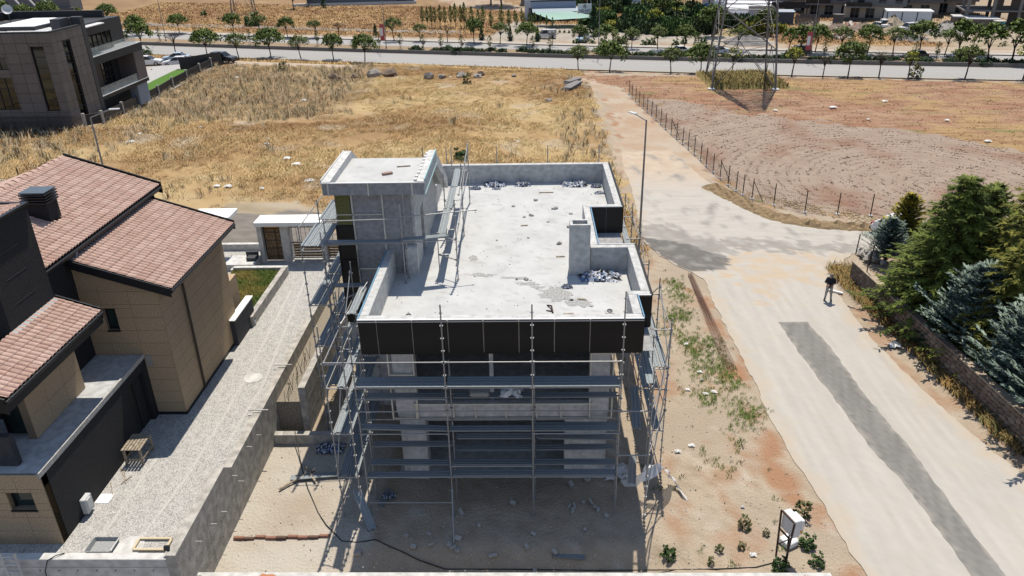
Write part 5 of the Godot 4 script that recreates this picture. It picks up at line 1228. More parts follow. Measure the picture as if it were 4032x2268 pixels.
	for q in pp: ppoly.push_back(Vector2(q.x, q.z))
	pv.sheet(ppoly, 0.68)
	struct("yard_paving", pv, mt("paver_pale", Color(0.48, 0.47, 0.45), 0.9, tex_grain, 0.25), "pale paved yard of the modern house")
	var gtp: Array = [Vector3(-52.73, 0, -117.93), Vector3(-49.29, 0, -125.81)]
	var gm := MB.new()
	gm.quad(gtp[0], gtp[1], gtp[1] + Vector3(0, 2.1, 0), gtp[0] + Vector3(0, 2.4, 0), Vector3(0, 0, 1)); gm.quad(gtp[0] - Vector3(0, 0, 0.06), gtp[1] - Vector3(0, 0, 0.06), gtp[1] + Vector3(0, 2.1, -0.06), gtp[0] + Vector3(0, 2.4, -0.06), Vector3(0, 0, -1)); gm.quad(gtp[0] + Vector3(0, 2.4, 0), gtp[1] + Vector3(0, 2.1, 0), gtp[1] + Vector3(0, 2.1, -0.06), gtp[0] + Vector3(0, 2.4, -0.06), Vector3.UP)
	tag(obj("yard_gate", gm, char_m), "long black panel gate at the end of the paved yard", "gate")
	tag(obj("sand_pile", heap(1.3, 0.8, 91), mt("sand_tan", Color(0.4, 0.31, 0.21), 1.0, tex_grain, 0.6), self, Vector3(-57.5, 0, -118.64)), "small tan sand pile in the paved yard", "sand pile")
func heap(r: float, h: float, sd: int, tall := 1.0) -> MB:   # a rough cone of loose material
	var b := MB.new()
	var k := 16
	var rows := 6
	var pts := []
	for a in rows + 1:
		var row := []
		for j in k:
			var t := TAU * j / k
			var f := float(a) / rows
			var rr := r * f * (1.0 + 0.25 * nb.get_noise_2d(cos(t) * 1.3 + sd, sin(t) * 1.3 + f * 2.0))
			row.append(Vector3(cos(t) * rr, h * pow(1.0 - f, 1.1) * (1.0 + 0.2 * nb.get_noise_2d(cos(t) + sd, sin(t) * 1.7 + f)) - 0.05, sin(t) * rr))
		pts.append(row)
	for a in rows:
		for j in k: b.quad(pts[a][j], pts[a][(j + 1) % k], pts[a + 1][(j + 1) % k], pts[a + 1][j], Vector3.UP)
	return b
func rock_mesh(sd: int, flat := 0.7) -> ArrayMesh:
	var b := MB.new()
	var k := 9
	var rows := 5
	var pts := []
	for a in rows + 1:
		var row := []
		var ph := PI * a / rows
		for j in k:
			var t := TAU * j / k
			var d := Vector3(sin(ph) * cos(t), cos(ph), sin(ph) * sin(t))
			row.append(d * (0.5 + 0.32 * nb.get_noise_3d(d.x * 1.1 + sd * 3.7, d.y * 1.1, d.z * 1.1)) * Vector3(1, flat, 0.8))
		pts.append(row)
	for a in rows:
		for j in k: b.quad(pts[a][j], pts[a][(j + 1) % k], pts[a + 1][(j + 1) % k], pts[a + 1][j], (pts[a][j] + pts[a + 1][j]))
	return b.mesh()

func lamp_post(at: Vector3, h: float, arm: Vector3, label: String, m: Material, double := false) -> Node3D:
	var t := thing("street_lamp", label, "street lamp", at)
	obj("pole", MB.new().tube(Vector3.ZERO, Vector3(0, h, 0), 0.085, 8, 0.05), m, t)
	obj("foot", MB.new().rod(Vector3.ZERO, Vector3(0, 0.25, 0), 0.16, 8), m, t)
	for s in ([1, -1] if double else [1]):
		obj("arm", MB.new().tube(Vector3(0, h - 0.05, 0), Vector3(arm.x * s, h + arm.y, arm.z * s), 0.04, 6), m, t)
		var d := Vector3(arm.x * s, 0, arm.z * s).normalized()
		obj("lamp_head", MB.new().cbox(Vector3(arm.x * s, h + arm.y + 0.03, arm.z * s) + d * 0.3, Vector3(0.24, 0.09, 0.7), 0.03, Basis.looking_at(d, Vector3.UP)), mt("lamp_head", Color(0.5, 0.51, 0.52), 0.4), t)
	return t
func fence_and_poles():
	var gal := mt("lamp_steel", Color(0.2, 0.2, 0.2), 0.5, null, 1.0, null, 0.6, 0.4)
	lamp_post(Vector3(7.36, 0, -48.2), 9.2, Vector3(-0.55, 0.15, -0.9), "tall grey street lamp beside the lane right of the scaffolding", gal)
	lamp_post(Vector3(-30.17, 2.0, -52.0), 7.0, Vector3(1.3, 0.4, -0.3), "tall grey street lamp behind the pink tiled villa roof", gal)
	# chain link fence round the ploughed plot
	var pts: Array = [Vector3(12.73, 0, -99.23), Vector3(12.87, 0, -97.1), Vector3(13.09, 0, -95.28), Vector3(13.3, 0, -93.51), Vector3(13.52, 0, -91.59), Vector3(13.73, 0, -89.74), Vector3(13.96, 0, -87.77), Vector3(14.14, 0, -85.69), Vector3(14.37, 0, -83.69), Vector3(14.55, 0, -81.61), Vector3(14.81, 0, -79.62), Vector3(15.03, 0, -77.55), Vector3(15.29, 0, -75.58), Vector3(15.51, 0, -73.84), Vector3(15.72, 0, -71.9), Vector3(15.93, 0, -69.91), Vector3(16.08, 0, -68.15), Vector3(16.28, 0, -66.22), Vector3(16.52, 0, -64.5), Vector3(16.78, 0, -62.64), Vector3(17.07, 0, -61.08), Vector3(17.4, 0, -60.16), Vector3(17.86, 0, -59.08), Vector3(19.19, 0, -57.63), Vector3(21.05, 0, -55.87), Vector3(23.38, 0, -55.45), Vector3(25.7, 0, -55.04), Vector3(27.99, 0, -54.63), Vector3(30.39, 0, -54.23), Vector3(32.7, 0, -53.83), Vector3(35.03, 0, -53.44), Vector3(37.79, 0, -52.96)]
	var f := thing("wire_fence", "rusty steel post and wire mesh fence around the ploughed plot", "fence", pts[0])
	var rust := mt("post_rust", Color(0.045, 0.034, 0.028), 0.8, tex_grain, 1.0)
	var wire := mt("fence_wire", Color(0.09, 0.08, 0.07), 0.7)
	for k in pts.size():
		var p: Vector3 = pts[k]
		ow("post", MB.new().box(p + Vector3(0, 0.85, 0), Vector3(0.06, 1.75, 0.06)), rust, f)
		ow("post_foot", MB.new().cbox(p + Vector3(0, 0.03, 0), Vector3(0.3, 0.1, 0.3), 0.03), mats["pale_concrete"], f)
		if k < pts.size() - 1:
			var q: Vector3 = pts[k + 1]
			var m := MB.new()
			for y in 5: m.tube(p + Vector3(0, 0.12 + y * 0.32, 0), q + Vector3(0, 0.12 + y * 0.32, 0), 0.006, 3)
			var n := int((q - p).length() / 0.16)
			if k < 24:
				for j in n:
					var a := p.lerp(q, float(j) / n)
					var b := p.lerp(q, float(j + 1) / n)
					m.tube(a + Vector3(0, 0.1, 0), b + Vector3(0, 1.45, 0), 0.003, 3); m.tube(b + Vector3(0, 0.1, 0), a + Vector3(0, 1.45, 0), 0.003, 3)
			ow("mesh", m, wire, f)
	for k in [10, 18, 22]: ow("strut", MB.new().rod(pts[k] + Vector3(0, 1.5, 0), pts[k] + Vector3(0.7, 0, 0.7), 0.03, 5), rust, f)
	# avenue lamps
	lamp_post(Vector3(-79.12, -2.5, -172.71), 11.5, Vector3(0.5, 0.3, 1.6), "tall double armed avenue lamp behind the dark modern house", gal, true)
	lamp_post(Vector3(12.62, -2.5, -144.31), 11.5, Vector3(0.5, 0.3, 1.6), "tall double armed avenue lamp in front of the nursery sign", gal, true)
	var red := mt("banner_red", Color(0.36, 0.07, 0.07), 0.7)
	var wh := mt("banner_white", Color(0.6, 0.58, 0.55), 0.7)
	for s in [[Vector3(-28.26, -2.5, -157.14), "tall avenue lamp with a red and white banner left of the saplings"], [Vector3(48.45, -2.5, -137.24), "tall avenue lamp with a red banner right of the pylon"]]:
		var t := lamp_post(s[0], 11.5, Vector3(0.5, 0.3, 1.6), s[1], gal, true)
		obj("banner", MB.new().bx(-1.0, 1.6, -0.03, -0.12, 4.6, 0.03), red, t); obj("banner_print", MB.new().bx(-0.95, 2.4, 0.031, -0.4, 3.9, 0.036), wh, t)

func strut(b: MB, a: Vector3, c: Vector3, r: float):
	b.tube(a, c, r, 4)
func lattice(at: Vector3, half0: float, half1: float, h: float, levels: int, label: String, turn: float):
	var t := thing("power_pylon", label, "pylon", at, turn)
	var m := mt("pylon_steel", Color(0.24, 0.235, 0.23), 0.55, tex_fine, 0.6, null, 0.6, 0.5)
	var cor := [Vector2(-1, -1), Vector2(1, -1), Vector2(1, 1), Vector2(-1, 1)]
	var ys := []
	for k in levels + 1: ys.append(h * (1.0 - pow(1.0 - float(k) / levels, 1.25)))
	var P := func(c: int, y: float) -> Vector3:
		var w := lerpf(half0, half1, y / h)
		return Vector3(cor[c].x * w, y, cor[c].y * w)
	for c in 4:
		var b := MB.new()
		b.tube(P.call(c, 0.0), P.call(c, h), 0.13, 4, 0.09)
		obj("leg", b, m, t)
		obj("footing", MB.new().cbox(P.call(c, 0.0), Vector3(0.9, 0.3, 0.9), 0.05), mats["pale_concrete"], t)
	for k in levels:
		for c in 4:
			var d := (c + 1) % 4
			var y0: float = ys[k]
			var y1: float = ys[k + 1]
			var mid := ((P.call(c, y1) as Vector3) + (P.call(d, y1) as Vector3)) * 0.5
			var b := MB.new()
			if k == 0:
				strut(b, P.call(c, y0), mid, 0.05); strut(b, P.call(d, y0), mid, 0.05)
				for f in [0.33, 0.66]:
					strut(b, (P.call(c, y0) as Vector3).lerp(mid, f), P.call(c, lerpf(y0, y1, f + 0.1)), 0.03); strut(b, (P.call(d, y0) as Vector3).lerp(mid, f), P.call(d, lerpf(y0, y1, f + 0.1)), 0.03)
			else:
				strut(b, P.call(c, y0), P.call(d, y1), 0.05); strut(b, P.call(d, y0), P.call(c, y1), 0.05)
				var ym := (y0 + y1) * 0.5
				var cx := ((P.call(c, ym) as Vector3) + (P.call(d, ym) as Vector3)) * 0.5
				strut(b, P.call(c, ym), cx.lerp(P.call(c, y0), 0.25), 0.028); strut(b, P.call(d, ym), cx.lerp(P.call(d, y0), 0.25), 0.028)
				strut(b, P.call(c, lerpf(y0, y1, 0.75)), cx.lerp(P.call(c, y1), 0.5), 0.025); strut(b, P.call(d, lerpf(y0, y1, 0.75)), cx.lerp(P.call(d, y1), 0.5), 0.025)
			strut(b, P.call(c, y1), P.call(d, y1), 0.055)
			obj("bracing", b, m, t)
		var pl := MB.new()
		strut(pl, ((P.call(0, ys[k + 1]) as Vector3) + (P.call(1, ys[k + 1]) as Vector3)) * 0.5, ((P.call(1, ys[k + 1]) as Vector3) + (P.call(2, ys[k + 1]) as Vector3)) * 0.5, 0.035)
		strut(pl, ((P.call(1, ys[k + 1]) as Vector3) + (P.call(2, ys[k + 1]) as Vector3)) * 0.5, ((P.call(2, ys[k + 1]) as Vector3) + (P.call(3, ys[k + 1]) as Vector3)) * 0.5, 0.035)
		strut(pl, ((P.call(2, ys[k + 1]) as Vector3) + (P.call(3, ys[k + 1]) as Vector3)) * 0.5, ((P.call(3, ys[k + 1]) as Vector3) + (P.call(0, ys[k + 1]) as Vector3)) * 0.5, 0.035)
		obj("plan_bracing", pl, m, t)
	for y in [h * 0.72, h * 0.86]:
		for s in [-1, 1]:
			var b := MB.new()
			strut(b, Vector3(0, y, 0.6), Vector3(6.0 * s, y + 0.3, 0), 0.06); strut(b, Vector3(0, y, -0.6), Vector3(6.0 * s, y + 0.3, 0), 0.06); strut(b, Vector3(0, y + 1.6, 0), Vector3(6.0 * s, y + 0.3, 0), 0.05)
			obj("cross_arm", b, m, t)
func pylons():
	lattice(Vector3(28.2, 0.0, -105.3), 4.05, 0.9, 36.0, 9, "large steel lattice power pylon standing at the edge of the red field", -0.11)
	lattice(Vector3(-81.19, -3, -229.78), 3.0, 0.8, 34.0, 7, "distant steel lattice pylon across the avenue above the street trees", 0.2)

func multi(called: String, mesh: Mesh, xf: Array, cols: Array, m: Material, label: String):
	var mm := MultiMesh.new()
	mm.transform_format = MultiMesh.TRANSFORM_3D; mm.use_colors = true; mm.mesh = mesh
	mm.instance_count = xf.size()
	for k in xf.size():
		mm.set_instance_transform(k, xf[k]); mm.set_instance_color(k, cols[k])
	var o := MultiMeshInstance3D.new()
	o.multimesh = mm; o.material_override = m; o.name = numbered(called)
	add_child(o)
	o.set_meta("kind", "stuff"); o.set_meta("label", label); o.set_meta("category", "plants")
func tuft(blades: int, h: float, spread: float, w: float, sd: int, droop := 0.35) -> ArrayMesh:
	var r := RandomNumberGenerator.new()
	r.seed = sd
	var b := MB.new().tint(Color(1, 1, 1))
	for k in blades:
		var t := r.randf() * TAU
		var p := Vector3(cos(t), 0, sin(t)) * spread * sqrt(r.randf())
		var d := Vector3(r.randf_range(-1, 1), 0, r.randf_range(-1, 1)) * droop
		var hh := h * r.randf_range(0.5, 1.0)
		var s := Vector3(cos(t + 1.2), 0, sin(t + 1.2)) * w
		var mid := p + d * hh * 0.4 + Vector3(0, hh * 0.6, 0)
		var top := p + d * hh + Vector3(0, hh, 0)
		b.tint(Color(1, 1, 1) * r.randf_range(0.75, 1.15))
		var nn := (Vector3.UP * 1.1 + Vector3(cos(t), 0, sin(t)) * 0.5).normalized()
		b.tri(p - s, p + s, mid + s * 0.6, nn); b.tri(p - s, mid + s * 0.6, mid - s * 0.6, nn); b.tri(mid - s * 0.6, mid + s * 0.6, top, nn)
	return b.mesh()
func grass():
	var gm := vmat("grass_blades", 0.95)
	gm.backlight_enabled = true; gm.backlight = Color(0.12, 0.09, 0.04)
	var r := RandomNumberGenerator.new()
	r.seed = 5
	var xf := []
	var cl := []
	var xw := []
	var cw := []
	for k in 95000:
		var x := r.randf_range(-60.0, 10.0)
		var z := -46.5 - 82.0 * pow(r.randf(), 0.85)
		if field_kind(x, z) != 1: continue
		var patch := na.get_noise_2d(x * 0.05 + 9.0, z * 0.07)
		var dens := nb.get_noise_2d(x * 0.16, z * 0.2) * 0.9 + patch
		if r.randf() > 0.62 + dens * 1.2: continue
		var s := r.randf_range(0.7, 1.3) * (1.0 + maxf(0.0, patch) * 0.9)
		var c := ground_color(x, z) * r.randf_range(0.85, 1.25)
		c = mixc(c, STRAW_PALE * 1.1, maxf(0.0, patch) * 0.9 * r.randf())
		if r.randf() < 0.03: c = Color(0.16, 0.17, 0.06)
		xf.append(Transform3D(Basis(Vector3.UP, r.randf() * TAU).scaled(Vector3(s * 1.15, s, s * 1.15)), G(x, z) + Vector3(0, na.get_noise_2d(x * 0.07, z * 0.07) * 0.35 - 0.04, 0)))
		cl.append(c)
	for k in 9000:   # grey green weeds near the dark house and along the lane
		var x := r.randf_range(-56.0, 9.0)
		var z := r.randf_range(-124.0, -50.0)
		if field_kind(x, z) != 1: continue
		var w := 0.0
		if x < -24.0 and z < -82.0: w = 0.8
		if x < -38.0 and z > -80.0: w = 0.5
		if x > 3.0 and z > -90.0: w = 0.35
		w = maxf(w, (nb.get_noise_2d(x * 0.13 + 60.0, z * 0.13) - 0.3) * 1.5)
		if r.randf() > w: continue
		var s := r.randf_range(0.6, 1.5)
		xw.append(Transform3D(Basis(Vector3.UP, r.randf() * TAU).scaled(Vector3.ONE * s), G(x, z) + Vector3(0, -0.05, 0)))
		cw.append(mixc(Color(0.2, 0.18, 0.115), Color(0.33, 0.245, 0.155), r.randf()) * r.randf_range(0.8, 1.2))
	multi("dry_grass", tuft(13, 0.27, 0.3, 0.014, 1, 0.9), xf, cl, gm, "dry straw coloured grass covering the open field")
	multi("dry_weeds", tuft(16, 0.75, 0.28, 0.024, 2, 0.6), xw, cw, gm, "grey brown dry weeds scattered through the field")
	# far field and verge grass
	xf = []; cl = []
	for k in 30000:
		var x := r.randf_range(-120.0, 110.0)
		var az := avenue_z(x)
		var near := r.randf() < 0.28
		var z := az + r.randf_range(1.5, 7.0) if near else az - 34.0 - 60.0 * r.randf()
		if near and (x > 6.0 and z < az + 4.0): continue
		if near and x > 6.0: continue
		if not near and (inside(far_pale, x, z) or inside(far_dust, x, z) or inside(far_road, x, z)): continue
		var s := r.randf_range(0.8, 1.6)
		xf.append(Transform3D(Basis(Vector3.UP, r.randf() * TAU).scaled(Vector3(s * 1.5, s * (0.9 if near else 0.6), s * 1.5)), G(x, z)))
		cl.append((mixc(STRAW, STRAW_PALE, r.randf()) if near else ground_color(x, z)) * r.randf_range(0.9, 1.3))
	multi("verge_grass", tuft(9, 0.5, 0.35, 0.035, 3), xf, cl, gm, "dry grass on the avenue verge and the fields beyond")
	# green weeds on the building plot and by the wall
	xf = []; cl = []
	for k in 5200:
		var x := r.randf_range(4.6, 10.0)
		var z := r.randf_range(-42.0, -19.5)
		var d := nb.get_noise_2d(x * 0.45 + 5.0, z * 0.3)
		var strip := absf(x - 8.2 - 0.03 * (z + 30.0)) < 1.0 and z < -25.0 and z > -38.0
		if r.randf() > (0.25 if strip and d > 0.15 else (0.1 if d > 0.2 and z > -27.0 else 0.004)): continue
		xf.append(Transform3D(Basis(Vector3.UP, r.randf() * TAU).scaled(Vector3.ONE * r.randf_range(0.3, 0.8)), Vector3(x, 0.0, z)))
		cl.append(mixc(Color(0.07, 0.13, 0.025), Color(0.14, 0.16, 0.05), r.randf()))
	for q in [Vector3(9.07, 0, -43.44), Vector3(9.07, 0, -41.77), Vector3(8.84, 0, -39.46), Vector3(8.3, 0, -38.98), Vector3(8.59, 0, -35.2), Vector3(9.71, 0, -36.02), Vector3(8.61, 0, -33.24), Vector3(9.66, 0, -34.38), Vector3(9.72, 0, -32.24), Vector3(10.1, 0, -29.93), Vector3(9.72, 0, -29.3), Vector3(8.43, 0, -30.93), Vector3(8.47, 0, -36.25), Vector3(9.61, 0, -33.23)]:
		for k in 85:
			xf.append(Transform3D(Basis(Vector3.UP, r.randf() * TAU).scaled(Vector3.ONE * r.randf_range(0.25, 0.6)), q + Vector3(r.randfn() * 0.38, 0.02, r.randfn() * 0.55)))
			cl.append(mixc(Color(0.08, 0.15, 0.025), Color(0.16, 0.2, 0.05), r.randf()))
	multi("green_weeds", tuft(12, 0.28, 0.2, 0.022, 4, 0.8), xf, cl, gm, "low green weeds on the bare plot beside the road")
	xf = []; cl = []
	for k in 2600:   # brown scrub between road and stone wall
		var t := r.randf()
		var p: Vector3 = Vector3(20.04, 0, -45.29).lerp(Vector3(21.47, 0, -26.91), t) + Vector3(r.randf_range(-0.9, 0.7), 0, r.randf_range(-0.5, 0.5))
		if r.randf() < 0.35 and t > 0.35 and t < 0.7: continue
		xf.append(Transform3D(Basis(Vector3.UP, r.randf() * TAU).scaled(Vector3.ONE * r.randf_range(0.5, 1.5)), p))
		cl.append(mixc(Color(0.33, 0.2, 0.07), Color(0.17, 0.14, 0.06), r.randf()) if r.randf() < 0.85 else Color(0.12, 0.14, 0.05))
	multi("dry_scrub", tuft(13, 0.5, 0.24, 0.02, 6, 0.8), xf, cl, gm, "brown dry scrub along the foot of the stone wall")
	xf = []; cl = []
	for k in 5200:
		var x := r.randf_range(-17.35, -14.52)
		var z := r.randf_range(-40.4, -33.5)
		xf.append(Transform3D(Basis(Vector3.UP, r.randf() * TAU).scaled(Vector3.ONE * r.randf_range(0.4, 0.8)), Vector3(x, 2.54, z)))
		cl.append(mixc(Color(0.07, 0.11, 0.018), Color(0.22, 0.17, 0.05), clampf(nb.get_noise_2d(x * 0.5, z * 0.5) + 0.3 + (0.3 if z > -35.0 else 0.0), 0.0, 1.0)))
	multi("lawn_grass", tuft(12, 0.22, 0.16, 0.016, 8, 0.5), xf, cl, gm, "rough green lawn in the raised bed by the driveway")
	xf = []; cl = []
	for k in 2600:
		var u := r.randf()
		var p := Vector3(lerpf(24.0, 33.5, u), 0, lerpf(-111.5, -101.8, r.randf()))
		xf.append(Transform3D(Basis(Vector3.UP, r.randf() * TAU).scaled(Vector3.ONE * r.randf_range(0.9, 1.9)), p))
		cl.append(mixc(Color(0.28, 0.21, 0.08), Color(0.14, 0.13, 0.05), r.randf()))
	multi("pylon_grass", tuft(12, 0.6, 0.3, 0.03, 9, 0.5), xf, cl, gm, "tall dry grass between the legs of the pylon")
	# clods on the ploughed plot and stones on the building plot
	xf = []; cl = []
	for k in 46000:
		var z := -47.0 - 72.0 * pow(r.randf(), 1.2)
		var x := r.randf_range(8.0, 62.0)
		var red := inside(poly_right, x, z) and not inside(poly_plow, x, z)
		if not red and not inside(poly_plow, x, z): continue
		if red and k % 3 == 0: continue
		var s := r.randf_range(0.035, 0.12)
		if not red and k % 4 != 0:   # clods thrown up along the furrows, which bend round the corner of the plot
			var o := Vector2(34.0, -62.0) if x < 46.0 else Vector2(62.0, -40.0)
			var dv := Vector2(x, z) - o
			dv = dv.normalized() * (roundf(dv.length() / 0.85) * 0.85 + r.randfn() * 0.09)
			x = o.x + dv.x; z = o.y + dv.y
		xf.append(Transform3D(Basis(Vector3(r.randf(), r.randf(), r.randf()).normalized(), r.randf() * TAU).scaled(Vector3(s * 1.4, s, s)), G(x, z)))
		cl.append(ground_color(x, z) * r.randf_range(0.62, 1.0))
	var sm := vmat("loose_soil", 1.0)
	multi("soil_clods", rock_mesh(3), xf, cl, sm, "loose clods of earth on the ploughed plot")
	xf = []; cl = []
	for k in 3600:
		var x := r.randf_range(-11.0, 11.4)
		var z := r.randf_range(-42.0, -19.6)
		if x > -5.6 and x < 3.0 and z < -25.2: continue
		if x > edge_x(z) - 0.4: continue
		var s := 0.015 + 0.07 * pow(r.randf(), 3.0)
		xf.append(Transform3D(Basis(Vector3(r.randf(), r.randf(), r.randf()).normalized(), r.randf() * TAU).scaled(Vector3.ONE * s), Vector3(x, 0.02, z)))
		cl.append(mixc(Color(0.5, 0.47, 0.42), Color(0.25, 0.19, 0.13), r.randf()))
	for k in 900:   # heap of gravel along the fence bend
		var t := r.randf()
		var p: Vector3 = Vector3(15.54, 0, -61.75).lerp(Vector3(26.41, 0, -53.12), t) + Vector3(r.randf_range(-1, 1), 0, r.randf_range(-0.7, 0.7))
		xf.append(Transform3D(Basis(Vector3(r.randf(), r.randf(), 0.3).normalized(), r.randf() * TAU).scaled(Vector3.ONE * r.randf_range(0.06, 0.22)), p))
		cl.append(mixc(Color(0.32, 0.22, 0.12), Color(0.42, 0.33, 0.22), r.randf()))
	multi("loose_stones", rock_mesh(4), xf, cl, sm, "small loose stones on the building plot and lane edge")

func leaf(b: MB, p: Vector3, size: float, r: RandomNumberGenerator, out: Vector3, asp := 0.6):
	var u := Vector3(r.randf_range(-1, 1), r.randf_range(-0.6, 0.6), r.randf_range(-1, 1)).normalized()
	var w := u.cross(Vector3(r.randf_range(-1, 1), r.randf_range(-1, 1), r.randf_range(-1, 1))).normalized() * size * asp
	u *= size
	var nn := (out + Vector3.UP * 0.5 + u.cross(w).normalized() * 0.4).normalized()
	b.tri(p - u, p + w, p + u, nn); b.tri(p - u, p + u, p - w, nn)
# a crown of leaf clumps: dome shaped, hollow below
func crown_mesh(sd: int, width: float, height: float, base: float, clumps: int, per: int, size: float, ca: Color, cb: Color, flat := 0.75) -> MB:
	var r := RandomNumberGenerator.new()
	r.seed = sd
	var b := MB.new()
	for k in clumps:
		var t := r.randf() * TAU
		var f := sqrt(r.randf())
		var rad := width * 0.5 * f * r.randf_range(0.8, 1.08)
		var y := base + height * sqrt(maxf(0.0, 1.0 - f * f)) * r.randf_range(flat, 1.0)
		var c := Vector3(cos(t) * rad, y, sin(t) * rad)
		var cr := width * r.randf_range(0.07, 0.14)
		var tone := r.randf()
		for q in per:
			var d := Vector3(r.randfn(), r.randfn() * 0.7, r.randfn()).limit_length(2.0) * cr * 0.62
			b.tint(mixc(ca, cb, clampf(tone + r.randf_range(-0.3, 0.3), 0, 1)) * r.randf_range(0.8, 1.2))
			leaf(b, c + d, size * r.randf_range(0.6, 1.2), r, (d.normalized() + Vector3(cos(t), 0.8, sin(t)) * 0.6))
	return b
func limbs(sd: int, trunk_h: float, width: float, height: float, n: int, rad: float, twigs := 0) -> MB:
	var r := RandomNumberGenerator.new()
	r.seed = sd
	var b := MB.new()
	var lean := Vector3(r.randf_range(-0.12, 0.12), 0, r.randf_range(-0.12, 0.12))
	var top := Vector3(0, trunk_h, 0) + lean * trunk_h
	b.tube(Vector3(0, -0.1, 0), top * 0.5 + Vector3(0.03, 0, 0.02), rad, 7, rad * 0.85); b.tube(top * 0.5 + Vector3(0.03, 0, 0.02), top, rad * 0.85, 7, rad * 0.7)
	for k in n:
		var t := TAU * (k + r.randf() * 0.6) / n
		var f := r.randf_range(0.35, 0.95)
		var e := top + Vector3(cos(t) * width * 0.42 * f, height * r.randf_range(0.45, 0.8), sin(t) * width * 0.42 * f)
		var mid := top.lerp(e, 0.5) + Vector3(0, height * 0.08, 0) - Vector3(cos(t), 0, sin(t)) * width * 0.05
		b.tube(top - Vector3(0, 0.1, 0), mid, rad * 0.5, 5, rad * 0.32); b.tube(mid, e, rad * 0.32, 4, rad * 0.12)
		for q in 2 + twigs:
			var s := mid.lerp(e, r.randf_range(0.0, 0.9))
			var d := Vector3(cos(t) + r.randfn() * 0.7, r.randf_range(0.4, 1.3), sin(t) + r.randfn() * 0.7).normalized() * height * r.randf_range(0.2, 0.42)
			b.tube(s, s + d, rad * 0.16, 3, rad * 0.05)
			if twigs > 2:
				for w in 3:
					var s2 := s + d * r.randf_range(0.3, 1.0)
					b.tube(s2, s2 + Vector3(d.x + r.randfn() * 0.3, absf(d.y) * 0.8, d.z + r.randfn() * 0.3) * 0.6, rad * 0.08, 3, rad * 0.04)
	return b
var tree_kit := {}
func tree_kinds():
	var bark := mt("bark_dark", Color(0.055, 0.04, 0.03), 0.95, tex_grain, 1.5)
	var lm := vmat("leaves", 0.75)
	lm.backlight_enabled = true; lm.backlight = Color(0.1, 0.16, 0.02)
	var g1 := Color(0.04, 0.075, 0.01)
	var g2 := Color(0.105, 0.145, 0.02)
	var o1 := Color(0.06, 0.085, 0.025)
	var specs := {"full": [2.0, 5.0, 2.4, 84, 32, 0.2, g1, g2, 9, 0], "round": [1.9, 4.3, 2.6, 74, 30, 0.19, g1 * 0.85, g2 * 0.8, 9, 0], "open": [1.9, 4.2, 2.2, 46, 22, 0.17, o1, g2 * 0.8, 11, 3], "bare": [1.9, 3.6, 2.2, 8, 6, 0.1, Color(0.09, 0.065, 0.04), Color(0.13, 0.1, 0.05), 12, 5], "yellow": [1.9, 2.9, 1.9, 26, 20, 0.14, Color(0.13, 0.16, 0.015), Color(0.22, 0.22, 0.02), 8, 1], "small": [1.4, 2.8, 2.4, 44, 26, 0.17, g1, g2, 7, 1]}
	for k in specs:
		var s: Array = specs[k]
		tree_kit[k] = [limbs(hash(k) % 1000, s[0], s[1], s[2], s[8], 0.11, s[9]).mesh(), crown_mesh(hash(k) % 1000 + 7, s[1], s[2], s[0] + 0.45, s[3], s[4], s[5], s[6], s[7]).mesh(), bark, lm]
	# slim column trees for the nursery and saplings
	for e in [["poplar", 5.2, 0.85, 1.5, 420, 0.15, Color(0.06, 0.1, 0.022), Color(0.11, 0.15, 0.03)], ["sapling", 2.6, 0.75, 0.9, 130, 0.12, Color(0.07, 0.09, 0.03), Color(0.13, 0.12, 0.05)], ["conical", 3.0, 0.95, 0.1, 600, 0.13, Color(0.018, 0.05, 0.014), Color(0.035, 0.07, 0.02)]]:
		var r := RandomNumberGenerator.new()
		r.seed = hash(e[0])
		var b := MB.new()
		for q in e[4]:
			var f := r.randf()
			var rr: float = e[2] * (sin(PI * clampf(f * 0.9 + 0.1, 0, 1)) if e[0] != "conical" else 1.1 - f) * sqrt(r.randf()) * 0.8
			var t := r.randf() * TAU
			b.tint(mixc(e[6], e[7], r.randf()) * r.randf_range(0.8, 1.2))
			leaf(b, Vector3(cos(t) * rr, lerpf(e[3], e[1], f), sin(t) * rr), e[5], r, Vector3(cos(t), 0.3, sin(t)))
		var tr := MB.new().tube(Vector3(0, -0.05, 0), Vector3(0.03, e[1] * 0.9, 0.02), 0.05, 6, 0.02)
		tree_kit[e[0]] = [tr.mesh(), b.mesh(), bark, lm]
	for e in [["shrub", 0.9, 0.9, 26, 14, 0.09, Color(0.03, 0.065, 0.018), Color(0.07, 0.11, 0.03)], ["gold_shrub", 0.9, 0.8, 24, 13, 0.09, Color(0.2, 0.19, 0.02), Color(0.28, 0.24, 0.03)], ["olive_shrub", 1.0, 1.1, 24, 13, 0.09, Color(0.085, 0.095, 0.035), Color(0.13, 0.13, 0.05)]]:
		var cm := crown_mesh(hash(e[0]) % 999, e[1], e[2], 0.0, e[3], e[4], e[5], e[6], e[7], 0.1)
		tree_kit[e[0]] = [MB.new().tube(Vector3(0, -0.05, 0), Vector3(0, 0.5, 0), 0.04, 5, 0.02).mesh(), cm.mesh(), bark, lm]
func plant(called: String, kind: String, at: Vector3, s: float, label: String, category := "tree", group := "", stretch := 1.0) -> Node3D:
	var t := thing(called, label, category, at, rng.randf() * TAU, group)
	var k: Array = tree_kit[kind]
	obj("trunk", k[0], k[2], t); obj("crown" if category == "tree" else "foliage", k[1], k[3], t)
	t.scale = Vector3(s, s * stretch, s)
	return t
